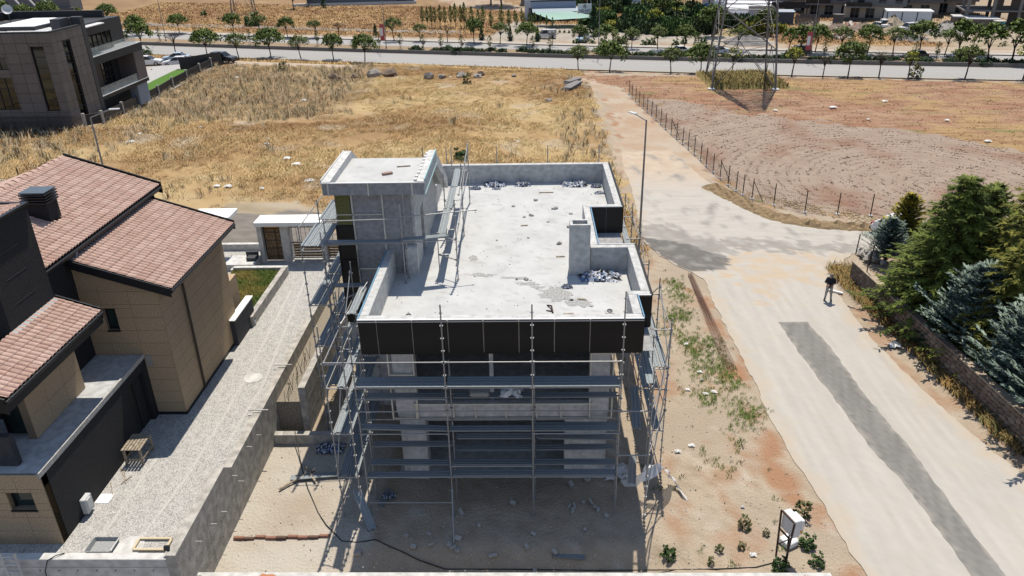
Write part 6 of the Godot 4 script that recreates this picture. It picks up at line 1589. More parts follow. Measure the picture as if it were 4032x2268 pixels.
func street_trees():
	tree_kinds()
	var near: Array = [["bare", Vector3(-70.46, -2.9, -156.96), 1.1], ["full", Vector3(-62.32, -2.9, -152.43), 1.05], ["open", Vector3(-55.33, -2.9, -149.97), 1.05], ["full", Vector3(-49.45, -2.9, -150.78), 1.08], ["open", Vector3(-42.98, -2.9, -148.4), 0.95], ["round", Vector3(-36.45, -2.9, -146.93), 0.95], ["round", Vector3(-29.86, -2.9, -142.95), 1.02], ["open", Vector3(8.3, -2.9, -132.32), 0.9], ["full", Vector3(13.37, -2.9, -130.82), 0.98], ["open", Vector3(23.26, -2.9, -128.96), 0.9], ["full", Vector3(27.84, -2.9, -127.9), 0.95], ["yellow", Vector3(32.68, -2.9, -127.17), 1.0], ["yellow", Vector3(41.56, -2.9, -124.78), 1.05], ["bare", Vector3(46.08, -2.9, -123.77), 0.85], ["round", Vector3(49.75, -2.9, -123.15), 1.1], ["bare", Vector3(54.39, -2.9, -122.79), 1.05], ["yellow", Vector3(58.63, -2.9, -122.14), 0.95], ["open", Vector3(66.31, -2.9, -120.28), 1.1], ["yellow", Vector3(74.32, -2.9, -119.05), 1.3]]
	var word := {"full": "full green umbrella crown", "round": "dense green crown", "open": "thin see-through crown", "bare": "nearly bare brown crown", "yellow": "small yellowish crown", "small": "small green crown"}
	for k in near.size():
		plant("street_tree", near[k][0], near[k][1], near[k][2], "street tree with %s on the near verge, %s from the left" % [word[near[k][0]], nth(k)], "tree", "street trees along the near side of the avenue")
	var far: Array = [["full", Vector3(-108, -2.7, -205.44), 1.0], ["full", Vector3(-91.47, -2.7, -185.43), 0.85], ["full", Vector3(-82.07, -2.7, -186.99), 0.85], ["round", Vector3(-67.74, -2.7, -182.69), 0.95], ["open", Vector3(-61.15, -2.7, -181.93), 0.95], ["round", Vector3(-53.71, -2.7, -177.31), 0.85], ["open", Vector3(-47.21, -2.7, -175.97), 0.8], ["bare", Vector3(-41.5, -2.7, -174.12), 0.85], ["open", Vector3(-28.68, -2.7, -169.79), 1.0], ["open", Vector3(-22.91, -2.7, -168.59), 0.75], ["bare", Vector3(-16.9, -2.7, -165.7), 0.85], ["round", Vector3(-11.28, -2.7, -164.56), 0.95], ["open", Vector3(-5.86, -2.7, -162.37), 0.9], ["full", Vector3(-0.43, -2.7, -160.22), 0.85], ["bare", Vector3(4.72, -2.7, -158.65), 0.7], ["round", Vector3(9.95, -2.7, -157.6), 0.8], ["full", Vector3(14.87, -2.7, -155.59), 0.85], ["open", Vector3(19.93, -2.7, -154.58), 0.8], ["open", Vector3(24.7, -2.7, -153.12), 0.9], ["round", Vector3(29.45, -2.7, -151.69), 0.9], ["open", Vector3(38.91, -2.7, -149.8), 0.9], ["small", Vector3(47.78, -2.7, -147.08), 1.0], ["full", Vector3(52.35, -2.7, -146.19), 0.95], ["open", Vector3(56.57, -2.7, -145.33), 1.0], ["round", Vector3(60.93, -2.7, -144.02), 1.0], ["open", Vector3(65.17, -2.7, -143.18), 1.0], ["round", Vector3(69.37, -2.7, -142.34), 1.15], ["open", Vector3(73.31, -2.7, -141.11), 0.95], ["round", Vector3(78.63, -2.7, -142.32), 1.0]]
	for k in far.size():
		plant("street_tree", far[k][0], far[k][1], far[k][2], "street tree with %s on the far pavement, %s from the left" % [word[far[k][0]], nth(k)], "tree", "street trees along the far pavement")
	for e in [["round", Vector3(-139.51, -2.9, -211.1), 1.3, "round green tree behind the dark house roof at the left edge"], ["full", Vector3(-132.55, -2.9, -210.2), 1.0, "low green tree right of the satellite dish"], ["full", Vector3(-127.89, -2.9, -212.88), 1.1, "broad green tree above the dark house roof"], ["small", Vector3(-118.86, -2.9, -211.7), 0.9, "small dark green tree above the penthouse roof"], ["round", Vector3(-79.5, -2.9, -161.81), 1.15, "green tree rising beside the penthouse balcony glass"], ["shrub", Vector3(-75.52, -2.9, -155.53), 2.2, "light green shrub below the balcony of the modern house"]]:
		plant("garden_tree", e[0], e[1], e[2], e[3])
	for e in [["small", Vector3(48.01, -2.6, -141.18), 1.25, "bright green tree in the median in front of the dark van"], ["small", Vector3(73.48, -2.6, -137.16), 1.5, "tall light green tree in the median left of the right edge"], ["small", Vector3(76.76, -2.6, -133.71), 1.45, "bright green median tree near the right edge"], ["small", Vector3(80.16, -2.6, -132.64), 1.6, "large green median tree at the right edge"]]:
		plant("median_tree", e[0], e[1], e[2], e[3])
	var sap: Array = [Vector3(-80.15, -2.55, -172.01), Vector3(-58.12, -2.55, -165.21), Vector3(-43.14, -2.55, -162.06), Vector3(-29.69, -2.55, -157.61), Vector3(-25.27, -2.55, -156.17), Vector3(-20.61, -2.55, -154.73), Vector3(-16.97, -2.55, -153.4), Vector3(-12.89, -2.55, -152.52), Vector3(-7.41, -2.55, -151.51), Vector3(0.71, -2.55, -150.26), Vector3(3.93, -2.55, -149.48), Vector3(17.85, -2.55, -145.88), Vector3(51.54, -2.55, -139.29), Vector3(57.85, -2.55, -137.49), Vector3(65.65, -2.55, -135.98), Vector3(69, -2.55, -135.28)]
	var stake := mt("stake_wood", Color(0.16, 0.13, 0.1), 0.9)
	for k in sap.size():
		var t := plant("staked_sapling", "sapling", sap[k], 1.15, "young staked sapling in the median, %s from the left" % nth(k), "tree", "staked saplings in the median")
		for q in 3: obj("stake", MB.new().tube(Vector3(cos(q * 2.1) * 0.4, 0, sin(q * 2.1) * 0.4), Vector3(0, 1.25, 0), 0.025, 4), stake, t)
	# juniper mats along the median
	var e2: Array = [Vector3(-153.98, -3, -192.13), Vector3(-115.05, -3, -179.73), Vector3(-82.37, -3, -169.73), Vector3(-58.17, -3, -162.63), Vector3(-37.18, -3, -156.69), Vector3(-15.99, -3, -150.96), Vector3(4.49, -3, -145.69), Vector3(27.18, -3, -140.2), Vector3(47.96, -3, -135.53), Vector3(64.11, -3, -132.16), Vector3(80.29, -3, -129.03), Vector3(94.05, -3, -126.56)]
	var e3: Array = [Vector3(-161.67, -3, -202.31), Vector3(-120.6, -3, -188.99), Vector3(-86.22, -3, -178.25), Vector3(-60.83, -3, -170.61), Vector3(-38.84, -3, -164.23), Vector3(-16.68, -3, -158.06), Vector3(4.69, -3, -152.38), Vector3(28.3, -3, -146.45), Vector3(49.88, -3, -141.39), Vector3(66.6, -3, -137.73), Vector3(83.31, -3, -134.32), Vector3(97.5, -3, -131.62)]
	var jm := vmat("juniper", 0.9)
	var xs := -22.0
	var n := 0
	var rr := RandomNumberGenerator.new()
	rr.seed = 15
	var mesh1 := crown_mesh(401, 2.2, 0.75, 0.0, 40, 16, 0.16, Color(0.012, 0.034, 0.014), Color(0.03, 0.058, 0.022), 0.1).mesh()
	var mesh2 := crown_mesh(402, 2.6, 0.6, 0.0, 44, 16, 0.16, Color(0.014, 0.037, 0.016), Color(0.034, 0.06, 0.024), 0.1).mesh()
	while xs < 92.0:
		for j in e2.size() - 1:
			var a: Vector3 = e2[j].lerp(e3[j], 0.4)
			var b: Vector3 = e2[j + 1].lerp(e3[j + 1], 0.4)
			if xs >= a.x and xs < b.x and rr.randf() < (0.5 if xs < -2.0 else 0.93):
				var o := obj("juniper_shrub", mesh1 if rr.randf() < 0.5 else mesh2, jm)
				var p := a.lerp(b, (xs - a.x) / (b.x - a.x))
				o.position = Vector3(p.x, -2.55, p.z + rr.randf_range(-1.2, 1.6)); o.rotation.y = rr.randf() * TAU; o.scale = Vector3.ONE * rr.randf_range(0.9, 1.25)
				tag(o, "dark green spreading juniper in the avenue median, %s from the left" % nth(n) , "shrub", "junipers in the median")
				n += 1
		xs += 2.1
	for e in [["olive_shrub", Vector3(59.67, -2.9, -121.74), 2.2, "wild grey green bush at the near kerb right of the pylon"], ["shrub", Vector3(-6.12, 1.51, -66.02), 1.5, "dark thorny bush just behind the back parapet of the house"], ["olive_shrub", Vector3(-8.52, 0, -107.42), 1.6, "spiky green bush in the middle of the straw field"], ["olive_shrub", Vector3(-37.69, 0, -119.98), 1.5, "grey bush on the far edge of the straw field"], ["shrub", Vector3(-90.62, -3, -224.47), 2.2, "round dark bush in the brown field across the avenue"], ["shrub", Vector3(-68.93, -3, -199.79), 4.6, "large dark green bush below the distant pylon"], ["small", Vector3(-69.02, -3, -237.04), 1.4, "small bright green tree in the far brown field"], ["small", Vector3(-65.84, -3, -242.94), 1.1, "smaller green tree at the top of the far brown field"], ["conical", Vector3(-60.15, -3, -237.77), 1.3, "dark narrow conifer at the top of the far brown field"], ["conical", Vector3(-34.02, -2.9, -177.15), 0.9, "narrow dark conifer on the avenue verge left of the banner lamp"]]:
		plant("bush", e[0], e[1], e[2], e[3], "bush")

func conifers():
	var kinds := {}
	var nm := vmat("needles", 0.85)
	nm.backlight_enabled = true; nm.backlight = Color(0.03, 0.05, 0.01)
	var bark := mt("conifer_bark", Color(0.07, 0.055, 0.045), 0.95, tex_grain, 1.5)
	# height, radius, whorls, branches, sprays, tip lift, colours
	var sp := {"cedar": [6.2, 2.9, 40, 13, 17, 0.05, Color(0.05, 0.08, 0.014), Color(0.16, 0.19, 0.028)], "olive": [6.8, 3.3, 40, 13, 17, -0.05, Color(0.07, 0.08, 0.014), Color(0.23, 0.215, 0.035)], "blue": [4.2, 2.3, 32, 13, 16, 0.75, Color(0.085, 0.125, 0.095), Color(0.25, 0.315, 0.255)], "gold": [3.2, 1.5, 22, 11, 13, 0.6, Color(0.12, 0.12, 0.008), Color(0.36, 0.28, 0.02)], "lime": [3.8, 1.8, 24, 11, 13, 0.6, Color(0.05, 0.08, 0.01), Color(0.17, 0.19, 0.018)], "ivy": [2.2, 1.2, 20, 11, 10, 0.2, Color(0.01, 0.022, 0.006), Color(0.03, 0.05, 0.012)]}
	for k in sp:
		var s: Array = sp[k]
		var r := RandomNumberGenerator.new()
		r.seed = hash(k)
		var b := MB.new()
		var tr := MB.new()
		tr.tube(Vector3(0, -0.3, 0), Vector3(0, s[0] * 0.97, 0), 0.15, 7, 0.02)
		for w in s[2]:
			var f: float = (w + r.randf() * 0.6) / s[2]
			var y: float = s[0] * lerpf(0.02, 0.97, f)
			var len: float = s[1] * (pow(1.0 - f, 0.75) * 0.95 + 0.06) * r.randf_range(0.75, 1.12)
			var nb2: int = maxi(4, int(s[3] * (1.0 - f * 0.5)))
			for q in nb2:
				var t: float = TAU * (q + r.randf() * 0.7) / nb2 + w * 1.7
				var d := Vector3(cos(t), 0, sin(t))
				var l: float = len * r.randf_range(0.7, 1.1)
				var e: Vector3 = Vector3(0, y, 0) + d * l + Vector3(0, l * (s[5] + r.randf_range(-0.1, 0.12)), 0)
				if q % 2 == 0: tr.tube(Vector3(0, y - 0.1, 0), e.lerp(Vector3(0, y, 0), 0.25), 0.03, 3, 0.008)
				var shade := r.randf()
				for m in s[4]:
					var g: float = pow((m + r.randf()) / s[4], 0.6)
					var p := Vector3(0, y, 0).lerp(e, g) + Vector3(0, 0.12 * sin(g * 3.0) * l * 0.4, 0)
					var side := d.cross(Vector3.UP)
					for z in 3:
						var u: Vector3 = (d * r.randf_range(0.35, 1.0) + side * r.randf_range(-1.0, 1.0) + Vector3(0, s[5] * 0.8 + r.randf_range(-0.35, 0.25), 0)).normalized() * r.randf_range(0.1, 0.27)
						var wv := u.cross(Vector3.UP).normalized() * r.randf_range(0.02, 0.042)
						b.tint(mixc(s[6], s[7], clampf(shade * 0.4 + r.randf() * 0.6, 0, 1)))
						var nn := (d * 0.7 + Vector3.UP * 0.8 + Vector3(r.randfn(), r.randfn(), r.randfn()) * 0.25).normalized()
						b.tri(p - wv, p + wv, p + u, nn)
						b.tri(p + u * 0.4 - wv * 1.5, p + u * 0.4 + wv * 1.5, p + u * 1.15 + Vector3(0, -0.03, 0), nn)
		kinds[k] = [tr.mesh(), b.mesh()]
	var list: Array = [["cedar", Vector3(22.4, 0.2, -37.84), 1.0, "tall dark green cedar at the head of the stone wall"], ["blue", Vector3(22.1, 0.2, -34.11), 0.88, "silver blue conifer in front of the tall dark cedar"], ["olive", Vector3(25.81, 0.3, -35.93), 1.12, "tallest olive green cedar at the right edge"], ["olive", Vector3(23.18, 0.2, -33.14), 0.75, "lower olive cedar between the silver blue conifers"], ["lime", Vector3(27.62, 0.3, -43.89), 1.1, "yellow green conifer behind the cedars"], ["gold", Vector3(25.35, 0.3, -48.95), 0.8, "golden yellow shrub left of the dark cedar top"], ["blue", Vector3(23.17, 0.2, -46.35), 0.5, "small silver blue conifer next to the parked white car"], ["blue", Vector3(22.59, 0.2, -30.19), 0.92, "wide silver blue conifer above the stone wall, lower right"], ["blue", Vector3(22.75, 0.2, -27.2), 1.0, "silver blue conifer cut by the right edge beside the wall"], ["cedar", Vector3(22.39, 0.2, -40.36), 0.6, "young dark cedar at the wall side of the tall one"], ["cedar", Vector3(24.71, 0.2, -32.57), 0.9, "dark cedar between the lower silver blue conifers"], ["lime", Vector3(26.05, 0.2, -44.13), 0.95, "yellow green conifer right behind the tall dark cedar"], ["gold", Vector3(31.89, 0.3, -46.25), 1.0, "golden shrub at the right edge behind the tall cedar"], ["cedar", Vector3(24.86, 0.2, -39.81), 0.85, "second dark cedar filling the gap behind the first"], ["cedar", Vector3(24.02, 0.2, -34.88), 0.7, "small dark cedar below the tallest olive cedar"], ["ivy", Vector3(21.3, 0.2, -38.41), 0.8, "dark ivy mound hanging over the stone wall"], ["ivy", Vector3(21.02, 0.2, -34.92), 0.7, "second dark ivy mound on the stone wall, below the first"]]
	for e in list:
		var t := thing("conifer", e[3], "tree", e[1], rng.randf() * TAU, "conifers behind the stone wall")
		obj("trunk", kinds[e[0]][0], bark, t); obj("crown", kinds[e[0]][1], nm, t)
		t.scale = Vector3.ONE * e[2] * 1.4
	# stone wall
	var w := thing("stone_wall", "brown rubble stone wall with pale coping along the right of the road", "wall", Vector3(19.9, 0, -44.1))
	var a: Vector3 = Vector3(19.69, 0, -43.4)
	var bpt: Vector3 = Vector3(20.98, 0, -24.99)
	var d := (bpt - a).normalized()
	var len := (bpt - a).length()
	var nrm := Vector3(d.z, 0, -d.x)
	if nrm.x > 0.0: nrm = -nrm
	var bs := Basis(d, Vector3.UP, d.cross(Vector3.UP))
	ow("core", MB.new().box(a + d * len * 0.5 + Vector3(0, 0.72, 0) - nrm * 0.2, Vector3(len, 1.5, 0.3), bs), mt("mortar_brown", Color(0.12, 0.09, 0.07), 1.0, tex_grain, 0.6), w)
	var stone := []
	for k in [Color(0.27, 0.205, 0.16), Color(0.22, 0.168, 0.13), Color(0.32, 0.25, 0.195), Color(0.25, 0.18, 0.145)]: stone.append(mt("wall_stone_%d" % stone.size(), k, 0.95, tex_grain, 0.9, nrm_rough, 0.8))
	var meshes := []
	for k in 6: meshes.append(rock_mesh(60 + k, 0.75))
	var y := 0.12
	var cnt := 0
	var rest := []
	while y < 1.42:
		var x := 0.1 + 0.2 * fmod(y * 7.0, 1.0)
		while x < len - 0.1:
			var sw := rng.randf_range(0.28, 0.55)
			var xf := Transform3D(bs * Basis(Vector3.BACK, rng.randf_range(-0.15, 0.15)) * Basis.from_scale(Vector3(sw * 1.35, 0.36, 0.4)), a + d * (x + sw * 0.5) + Vector3(0, y, 0) - nrm * 0.12)
			if cnt < 290:
				var o := obj("stone", meshes[rng.randi() % 6], stone[rng.randi() % 4], w)
				o.transform = Transform3D(xf.basis, xf.origin - w.position)
			else: rest.append(xf)
			cnt += 1
			x += sw
		y += 0.235
	var coping := mt("coping_pale", Color(0.46, 0.37, 0.27), 0.9, tex_grain, 0.6)
	for k in int(len / 1.15):
		ow("coping_stone", MB.new().cbox(a + d * (k * 1.15 + 0.57) + Vector3(0, 1.51, 0) - nrm * 0.17, Vector3(1.12, 0.08, 0.42), 0.012, bs), coping if k < 5 or k > 9 else stone[0], w)
	# garden fence on top near the car
	var gf := thing("garden_fence", "dark posts with wire on the end of the stone wall", "fence", Vector3(21.26, 1, -46.84))
	for p in [Vector3(20.3, 1.5, -44.4), Vector3(20.49, 1.5, -42.71), Vector3(19.94, 1.5, -41.75)]:
		ow("post", MB.new().rod(p, p + Vector3(0.05, 1.35, 0), 0.035, 6), mats["gate_metal"], gf)
	for k in 4: ow("wire", MB.new().tube(Vector3(20.3, 1.5, -44.4) + Vector3(0, 0.3 + k * 0.3, 0), Vector3(20.49, 1.5, -42.71) + Vector3(0, 0.3 + k * 0.3, 0), 0.008, 3), mats["fence_wire"], gf)
	tag(obj("garden_lawn", MB.new().bx(21.6, -0.05, -44, 44, 0.12, -22), mt("garden_soil", Color(0.06, 0.09, 0.02), 1.0, tex_grain, 0.5)), "green garden ground behind the conifers", "lawn")

func car(at: Vector3, turn: float, paint: Color, kind: String, label: String, category := "car") -> Node3D:
	var t := thing("parked_car" if category == "car" else "parked_" + category, label, category, at, turn)
	var pm := mt("paint_%s" % paint.to_html(), paint, 0.25, null, 1.0, null, 0.6, 0.1)
	pm.clearcoat_enabled = true; pm.clearcoat = 0.6
	var gl := mt("car_glass", Color(0.02, 0.025, 0.03), 0.05, null, 1.0, null, 0.6, 0.3)
	var ty := mt("tyre", Color(0.015, 0.015, 0.015), 0.9)
	var rim := mt("wheel_rim", Color(0.35, 0.35, 0.36), 0.35, null, 1.0, null, 0.6, 0.7)
	var L := 4.4
	var prof: PackedVector2Array
	var cab: PackedVector2Array
	if kind == "van":
		L = 4.3
		prof = PackedVector2Array([Vector2(-2.15, 0.3), Vector2(-2.15, 1.0), Vector2(-1.9, 1.08), Vector2(2.05, 1.12), Vector2(2.13, 0.9), Vector2(2.15, 0.3)])
		cab = PackedVector2Array([Vector2(-1.35, 1.05), Vector2(-0.75, 1.72), Vector2(-0.5, 1.82), Vector2(1.95, 1.8), Vector2(2.08, 1.1)])
	elif kind == "suv":
		prof = PackedVector2Array([Vector2(-2.25, 0.35), Vector2(-2.25, 0.85), Vector2(-2.1, 1.0), Vector2(-1.1, 1.12), Vector2(2.1, 1.15), Vector2(2.22, 0.9), Vector2(2.22, 0.35)])
		cab = PackedVector2Array([Vector2(-1.15, 1.1), Vector2(-0.5, 1.62), Vector2(-0.2, 1.7), Vector2(1.5, 1.68), Vector2(2.08, 1.12)])
	elif kind == "hatch":
		prof = PackedVector2Array([Vector2(-2.0, 0.28), Vector2(-2.02, 0.7), Vector2(-1.8, 0.82), Vector2(-0.95, 0.95), Vector2(1.9, 0.98), Vector2(2.0, 0.75), Vector2(1.98, 0.28)])
		cab = PackedVector2Array([Vector2(-1.0, 0.93), Vector2(-0.35, 1.38), Vector2(0.0, 1.46), Vector2(1.2, 1.42), Vector2(1.85, 0.96)])
	else:
		prof = PackedVector2Array([Vector2(-2.2, 0.28), Vector2(-2.22, 0.65), Vector2(-2.0, 0.8), Vector2(-1.0, 0.93), Vector2(1.5, 0.95), Vector2(2.15, 0.9), Vector2(2.22, 0.65), Vector2(2.2, 0.28)])
		cab = PackedVector2Array([Vector2(-1.05, 0.92), Vector2(-0.35, 1.36), Vector2(0.0, 1.43), Vector2(0.75, 1.4), Vector2(1.6, 0.94)])
	var body := MB.new()
	body.prism(prof, Vector3(0, 0, -0.86), Vector3(1, 0, 0), Vector3(0, 1, 0), Vector3(0, 0, 1.72))
	body.cbox(Vector3(0, 0.55, 0), Vector3(L - 0.1, 0.42, 1.78), 0.08)
	obj("body", body, pm, t)
	var c2 := MB.new()
	c2.prism(cab, Vector3(0, 0, -0.68), Vector3(1, 0, 0), Vector3(0, 1, 0), Vector3(0, 0, 1.36))
	for q in c2.v.size():
		var k := (1.0 - clampf((c2.v[q].y - 0.9) / 1.0, 0, 1) * 0.16) * (1.16 if absf(c2.v[q].z) > 0.5 else 1.0)
		c2.v[q].z *= k
	obj("windows", c2, gl, t)
	var roof := MB.new()
	var top := cab[2].y
	roof.cbox(Vector3((cab[2].x + cab[3].x) * 0.5, top + 0.0, 0), Vector3(cab[3].x - cab[2].x + 0.3, 0.06, 1.3), 0.025)
	obj("roof", roof, pm, t)
	for s in [-1, 1]:
		var pil := MB.new()
		for px in [cab[0].x + 0.1, 0.35, cab[4].x - 0.12]: pil.tube(Vector3(px, cab[0].y, 0.77 * s), Vector3(clampf(px, cab[2].x - 0.1, cab[3].x + 0.1), top, 0.66 * s), 0.045, 4)
		if kind == "van": pil.box(Vector3(1.2, 1.4, 0.74 * s), Vector3(1.4, 0.66, 0.03))
		obj("pillar", pil, pm, t)
	for sx in [-1, 1]:
		for sz in [-1, 1]:
			var w := obj("wheel", MB.new().rod(Vector3(0, 0, -0.1), Vector3(0, 0, 0.1), 0.32, 14), ty, t, Vector3(1.35 * sx - 0.03, 0.32, 0.8 * sz))
			obj("rim", MB.new().rod(Vector3(0, 0, -0.115), Vector3(0, 0, 0.115), 0.2, 10), rim, w)
	for s in [-1, 1]:
		obj("headlight", MB.new().cbox(Vector3(-L * 0.5 + 0.08, 0.68, 0.6 * s), Vector3(0.14, 0.13, 0.34), 0.02), mt("headlight", Color(0.6, 0.62, 0.63), 0.15), t)
		obj("tail_light", MB.new().cbox(Vector3(L * 0.5 - 0.04, 0.75, 0.68 * s), Vector3(0.1, 0.16, 0.24), 0.02), mt("tail_light", Color(0.3, 0.02, 0.015), 0.3), t)
		obj("mirror", MB.new().cbox(Vector3(-0.85, cab[0].y + 0.08, 0.93 * s), Vector3(0.12, 0.13, 0.2), 0.03), pm, t)
	obj("bumper", MB.new().cbox(Vector3(-L * 0.5, 0.4, 0), Vector3(0.12, 0.22, 1.6), 0.04), ty, t); obj("bumper", MB.new().cbox(Vector3(L * 0.5, 0.4, 0), Vector3(0.12, 0.22, 1.6), 0.04), ty, t)
	return t
func vehicles():
	var W := Color(0.6, 0.6, 0.6)
	var K := Color(0.018, 0.02, 0.024)
	car(Vector3(-56.56, 0, -125.71), 0.2, W, "hatch", "white hatchback parked beside the black yard gate")
	car(Vector3(-58.45, 0, -129.95), 0.2, Color(0.3, 0.38, 0.46), "sedan", "light blue saloon parked behind the white hatchback")
	car(Vector3(-61.76, 0, -126.89), PI + 0.15, W, "hatch", "white car half hidden by the modern house balcony")
	car(Vector3(-49.98, 0, -128.07), PI - 0.25, K, "suv", "black sport utility car parked at the end of the dark fence")
	car(Vector3(3.63, -3, -170.67), 0.05, W, "van", "small white van parked in front of the nursery canopy", "van")
	var pk := car(Vector3(11.13, -3, -164.78), 1.2, Color(0.25, 0.36, 0.46), "suv", "blue and white pickup between the round nursery shrubs")
	car(Vector3(27.69, -2.9, -147.58), 0.2, W, "sedan", "white saloon driving on the far carriageway left of the pylon")
	car(Vector3(34.52, -2.9, -146.93), 0.2, Color(0.42, 0.5, 0.53), "sedan", "pale blue saloon on the far carriageway behind the pylon")
	car(Vector3(48.48, -2.9, -143.42), 0.2, K, "van", "black van on the far carriageway right of the pylon", "van")
	car(Vector3(66.8, -2.9, -138.38), 0.2, K, "hatch", "dark car on the far carriageway behind the median shrubs")
	car(Vector3(74.35, -2.9, -137.7), 0.2, Color(0.03, 0.035, 0.045), "sedan", "dark grey saloon on the far carriageway near the right edge")
	car(Vector3(75.97, -3, -176.92), 0.5, W, "sedan", "white saloon left of the sand heap on the far building site")
	car(Vector3(77.69, -3, -177.35), 1.3, W, "van", "tall white van in front of the sand heap on the far site", "van")
	car(Vector3(82.7, -3, -186.22), 0.3, W, "hatch", "white car behind the tall white van on the far site")
	car(Vector3(80.65, -3, -171.96), 0.3, W, "van", "white van parked before the white site container", "van")
	# car with its bonnet up behind the hedge end
	var o := car(Vector3(26.2, 0, -50.4), 2.2, W, "hatch", "white car with its bonnet raised beside the conifer hedge")
	obj("bonnet", MB.new().box(Vector3(-1.1, 1.35, 0), Vector3(1.0, 0.05, 1.4), Basis(Vector3.BACK, -1.05)), mt("paint_%s" % W.to_html()), o)
	obj("engine_bay", MB.new().bx(-1.95, 0.7, -0.65, -1.0, 0.99, 0.65), mt("tyre"), o)

func text_on(parent: Node3D, words: String, size: float, at: Vector3, m: Material):
	var tm := TextMesh.new()
	tm.text = words; tm.pixel_size = 0.01; tm.font_size = int(size * 100.0); tm.depth = 0.02
	var f := SystemFont.new()
	f.font_names = PackedStringArray(["Droid Sans"]); f.font_weight = 700
	tm.font = f
	var o := MeshInstance3D.new()
	o.mesh = tm; o.material_override = m; o.name = "lettering"; o.position = at
	parent.add_child(o, true)
func nursery():
	var white := mt("panel_white", Color(0.6, 0.61, 0.62), 0.5)
	var dark := mt("shop_dark", Color(0.03, 0.033, 0.035), 0.5)
	var b := thing("nursery_shop", "low nursery shop with blue white parapet and ribbed lean-to roof", "building", Vector3(5.65, -3, -200.92), 0.06)
	obj("wall", MB.new().bx(-5.6, 0, -7.0, 6.2, 3.0, -1.0), dark, b)
	obj("parapet", MB.new().bx(-5.0, 3.0, -1.4, 6.2, 4.4, -1.0), mt("parapet_blue", Color(0.27, 0.32, 0.4), 0.5), b)
	obj("parapet_cap", MB.new().bx(-5.1, 4.4, -1.5, 6.3, 4.75, -0.95), dark, b); obj("roof_line", MB.new().bx(-5.1, 4.752, -7.1, 6.3, 4.86, -0.95), white, b)
	obj("side_wall", MB.new().bx(-6.4, 0, -4.5, -5.02, 4.9, -1.0), mt("side_gray", Color(0.42, 0.44, 0.47), 0.6), b); obj("side_wall", MB.new().bx(4.8, 4.5, -7.0, 6.4, 5.6, -6.0), mats["side_gray"], b)
	var lr := obj("lean_to_roof", MB.new().prism(PackedVector2Array([Vector2(-1.0, 3.0), Vector2(2.2, 2.3), Vector2(2.2, 2.2), Vector2(-1.0, 2.9)]), Vector3(-4.8, 0, 0), Vector3(0, 0, 1), Vector3(0, 1, 0), Vector3(12.2, 0, 0)), mt("ribbed_roof", Color(0.28, 0.34, 0.38), 0.35, null, 1.0, null, 0.6, 0.5), b)
	for k in 20: obj("rib", MB.new().box(Vector3(-4.6 + k * 0.62, 2.7, 0.6), Vector3(0.06, 0.06, 3.26), Basis(Vector3.RIGHT, 0.215)), mats["ribbed_roof"], lr)
	for k in 5: obj("post", MB.new().bx(-4.5 + k * 2.9, 0, 2.0, -4.4 + k * 2.9, 2.25, 2.1), dark, b)
	# green shade sail
	var cn := thing("shade_canopy", "pale green fabric shade canopy in front of the nursery shop", "canopy", Vector3(6.58, -3, -190.28))
	var cm := MB.new()
	var c0 := Vector3(-5.8, 2.9, -3.0); var c1 := Vector3(3.5, 2.9, -3.2); var c2 := Vector3(10.2, 2.3, 3.4); var c3 := Vector3(-1.2, 1.9, 4.2)
	for a in 8:
		for e in 8:
			var q := []
			for z in [[a, e], [a + 1, e], [a + 1, e + 1], [a, e + 1]]:
				var u: float = z[0] / 8.0
				var v: float = z[1] / 8.0
				q.append(c0.lerp(c1, u).lerp(c3.lerp(c2, u), v) - Vector3(0, 0.5 * sin(PI * u) * sin(PI * v), 0))
			cm.quad(q[0], q[1], q[2], q[3], Vector3.UP)
	obj("fabric", cm, mt("sail_green", Color(0.22, 0.335, 0.285), 0.8), cn)
	for p in [c0, c2, c3, c3.lerp(c2, 0.5)]: obj("pole", MB.new().tube(Vector3(p.x, 0, p.z), p, 0.06, 6), dark, cn)
	# sign
	var s := thing("nursery_sign", "white nursery billboard with dark lettering YEŞİL ROTA on posts", "sign", Vector3(13.27, -3, -192.32), 0.05)
	obj("board", MB.new().cbox(Vector3(0, 3.6, 0), Vector3(3.3, 2.1, 0.14), 0.03), white, s)
	for x in [-0.9, 0.9]: obj("post", MB.new().bx(x - 0.08, 0, -0.1, x + 0.08, 2.6, 0.0), mt("post_gray", Color(0.3, 0.3, 0.3), 0.6), s)
	var ink := mt("sign_ink", Color(0.03, 0.05, 0.07), 0.6)
	text_on(s, "YEŞİL ROTA", 0.52, Vector3(0, 3.2, 0.08), ink)
	obj("small_print", MB.new().bx(-1.0, 2.82, 0.07, -0.15, 2.92, 0.08).bx(0.0, 2.82, 0.07, 1.05, 2.92, 0.08), mt("sign_ink_pale", Color(0.12, 0.14, 0.17), 0.6), s)
	var em := MB.new()
	for k in 20:
		var a0 := TAU * k / 20
		var a1 := TAU * (k + 1) / 20
		em.quad(Vector3(cos(a0) * 0.42, 4.1 + sin(a0) * 0.42, 0.085), Vector3(cos(a1) * 0.42, 4.1 + sin(a1) * 0.42, 0.085), Vector3(cos(a1) * 0.33, 4.1 + sin(a1) * 0.33, 0.085), Vector3(cos(a0) * 0.33, 4.1 + sin(a0) * 0.33, 0.085), Vector3(0, 0, 1))
	for k in 5:
		var y0 := 3.85 + k * 0.1
		em.tri(Vector3(0.0, y0, 0.086), Vector3(0.22, y0 + 0.12, 0.086), Vector3(0.05, y0 + 0.16, 0.086), Vector3(0, 0, 1)); em.tri(Vector3(0.0, y0, 0.086), Vector3(-0.22, y0 + 0.12, 0.086), Vector3(-0.05, y0 + 0.16, 0.086), Vector3(0, 0, 1))
	obj("emblem", em, ink, s)
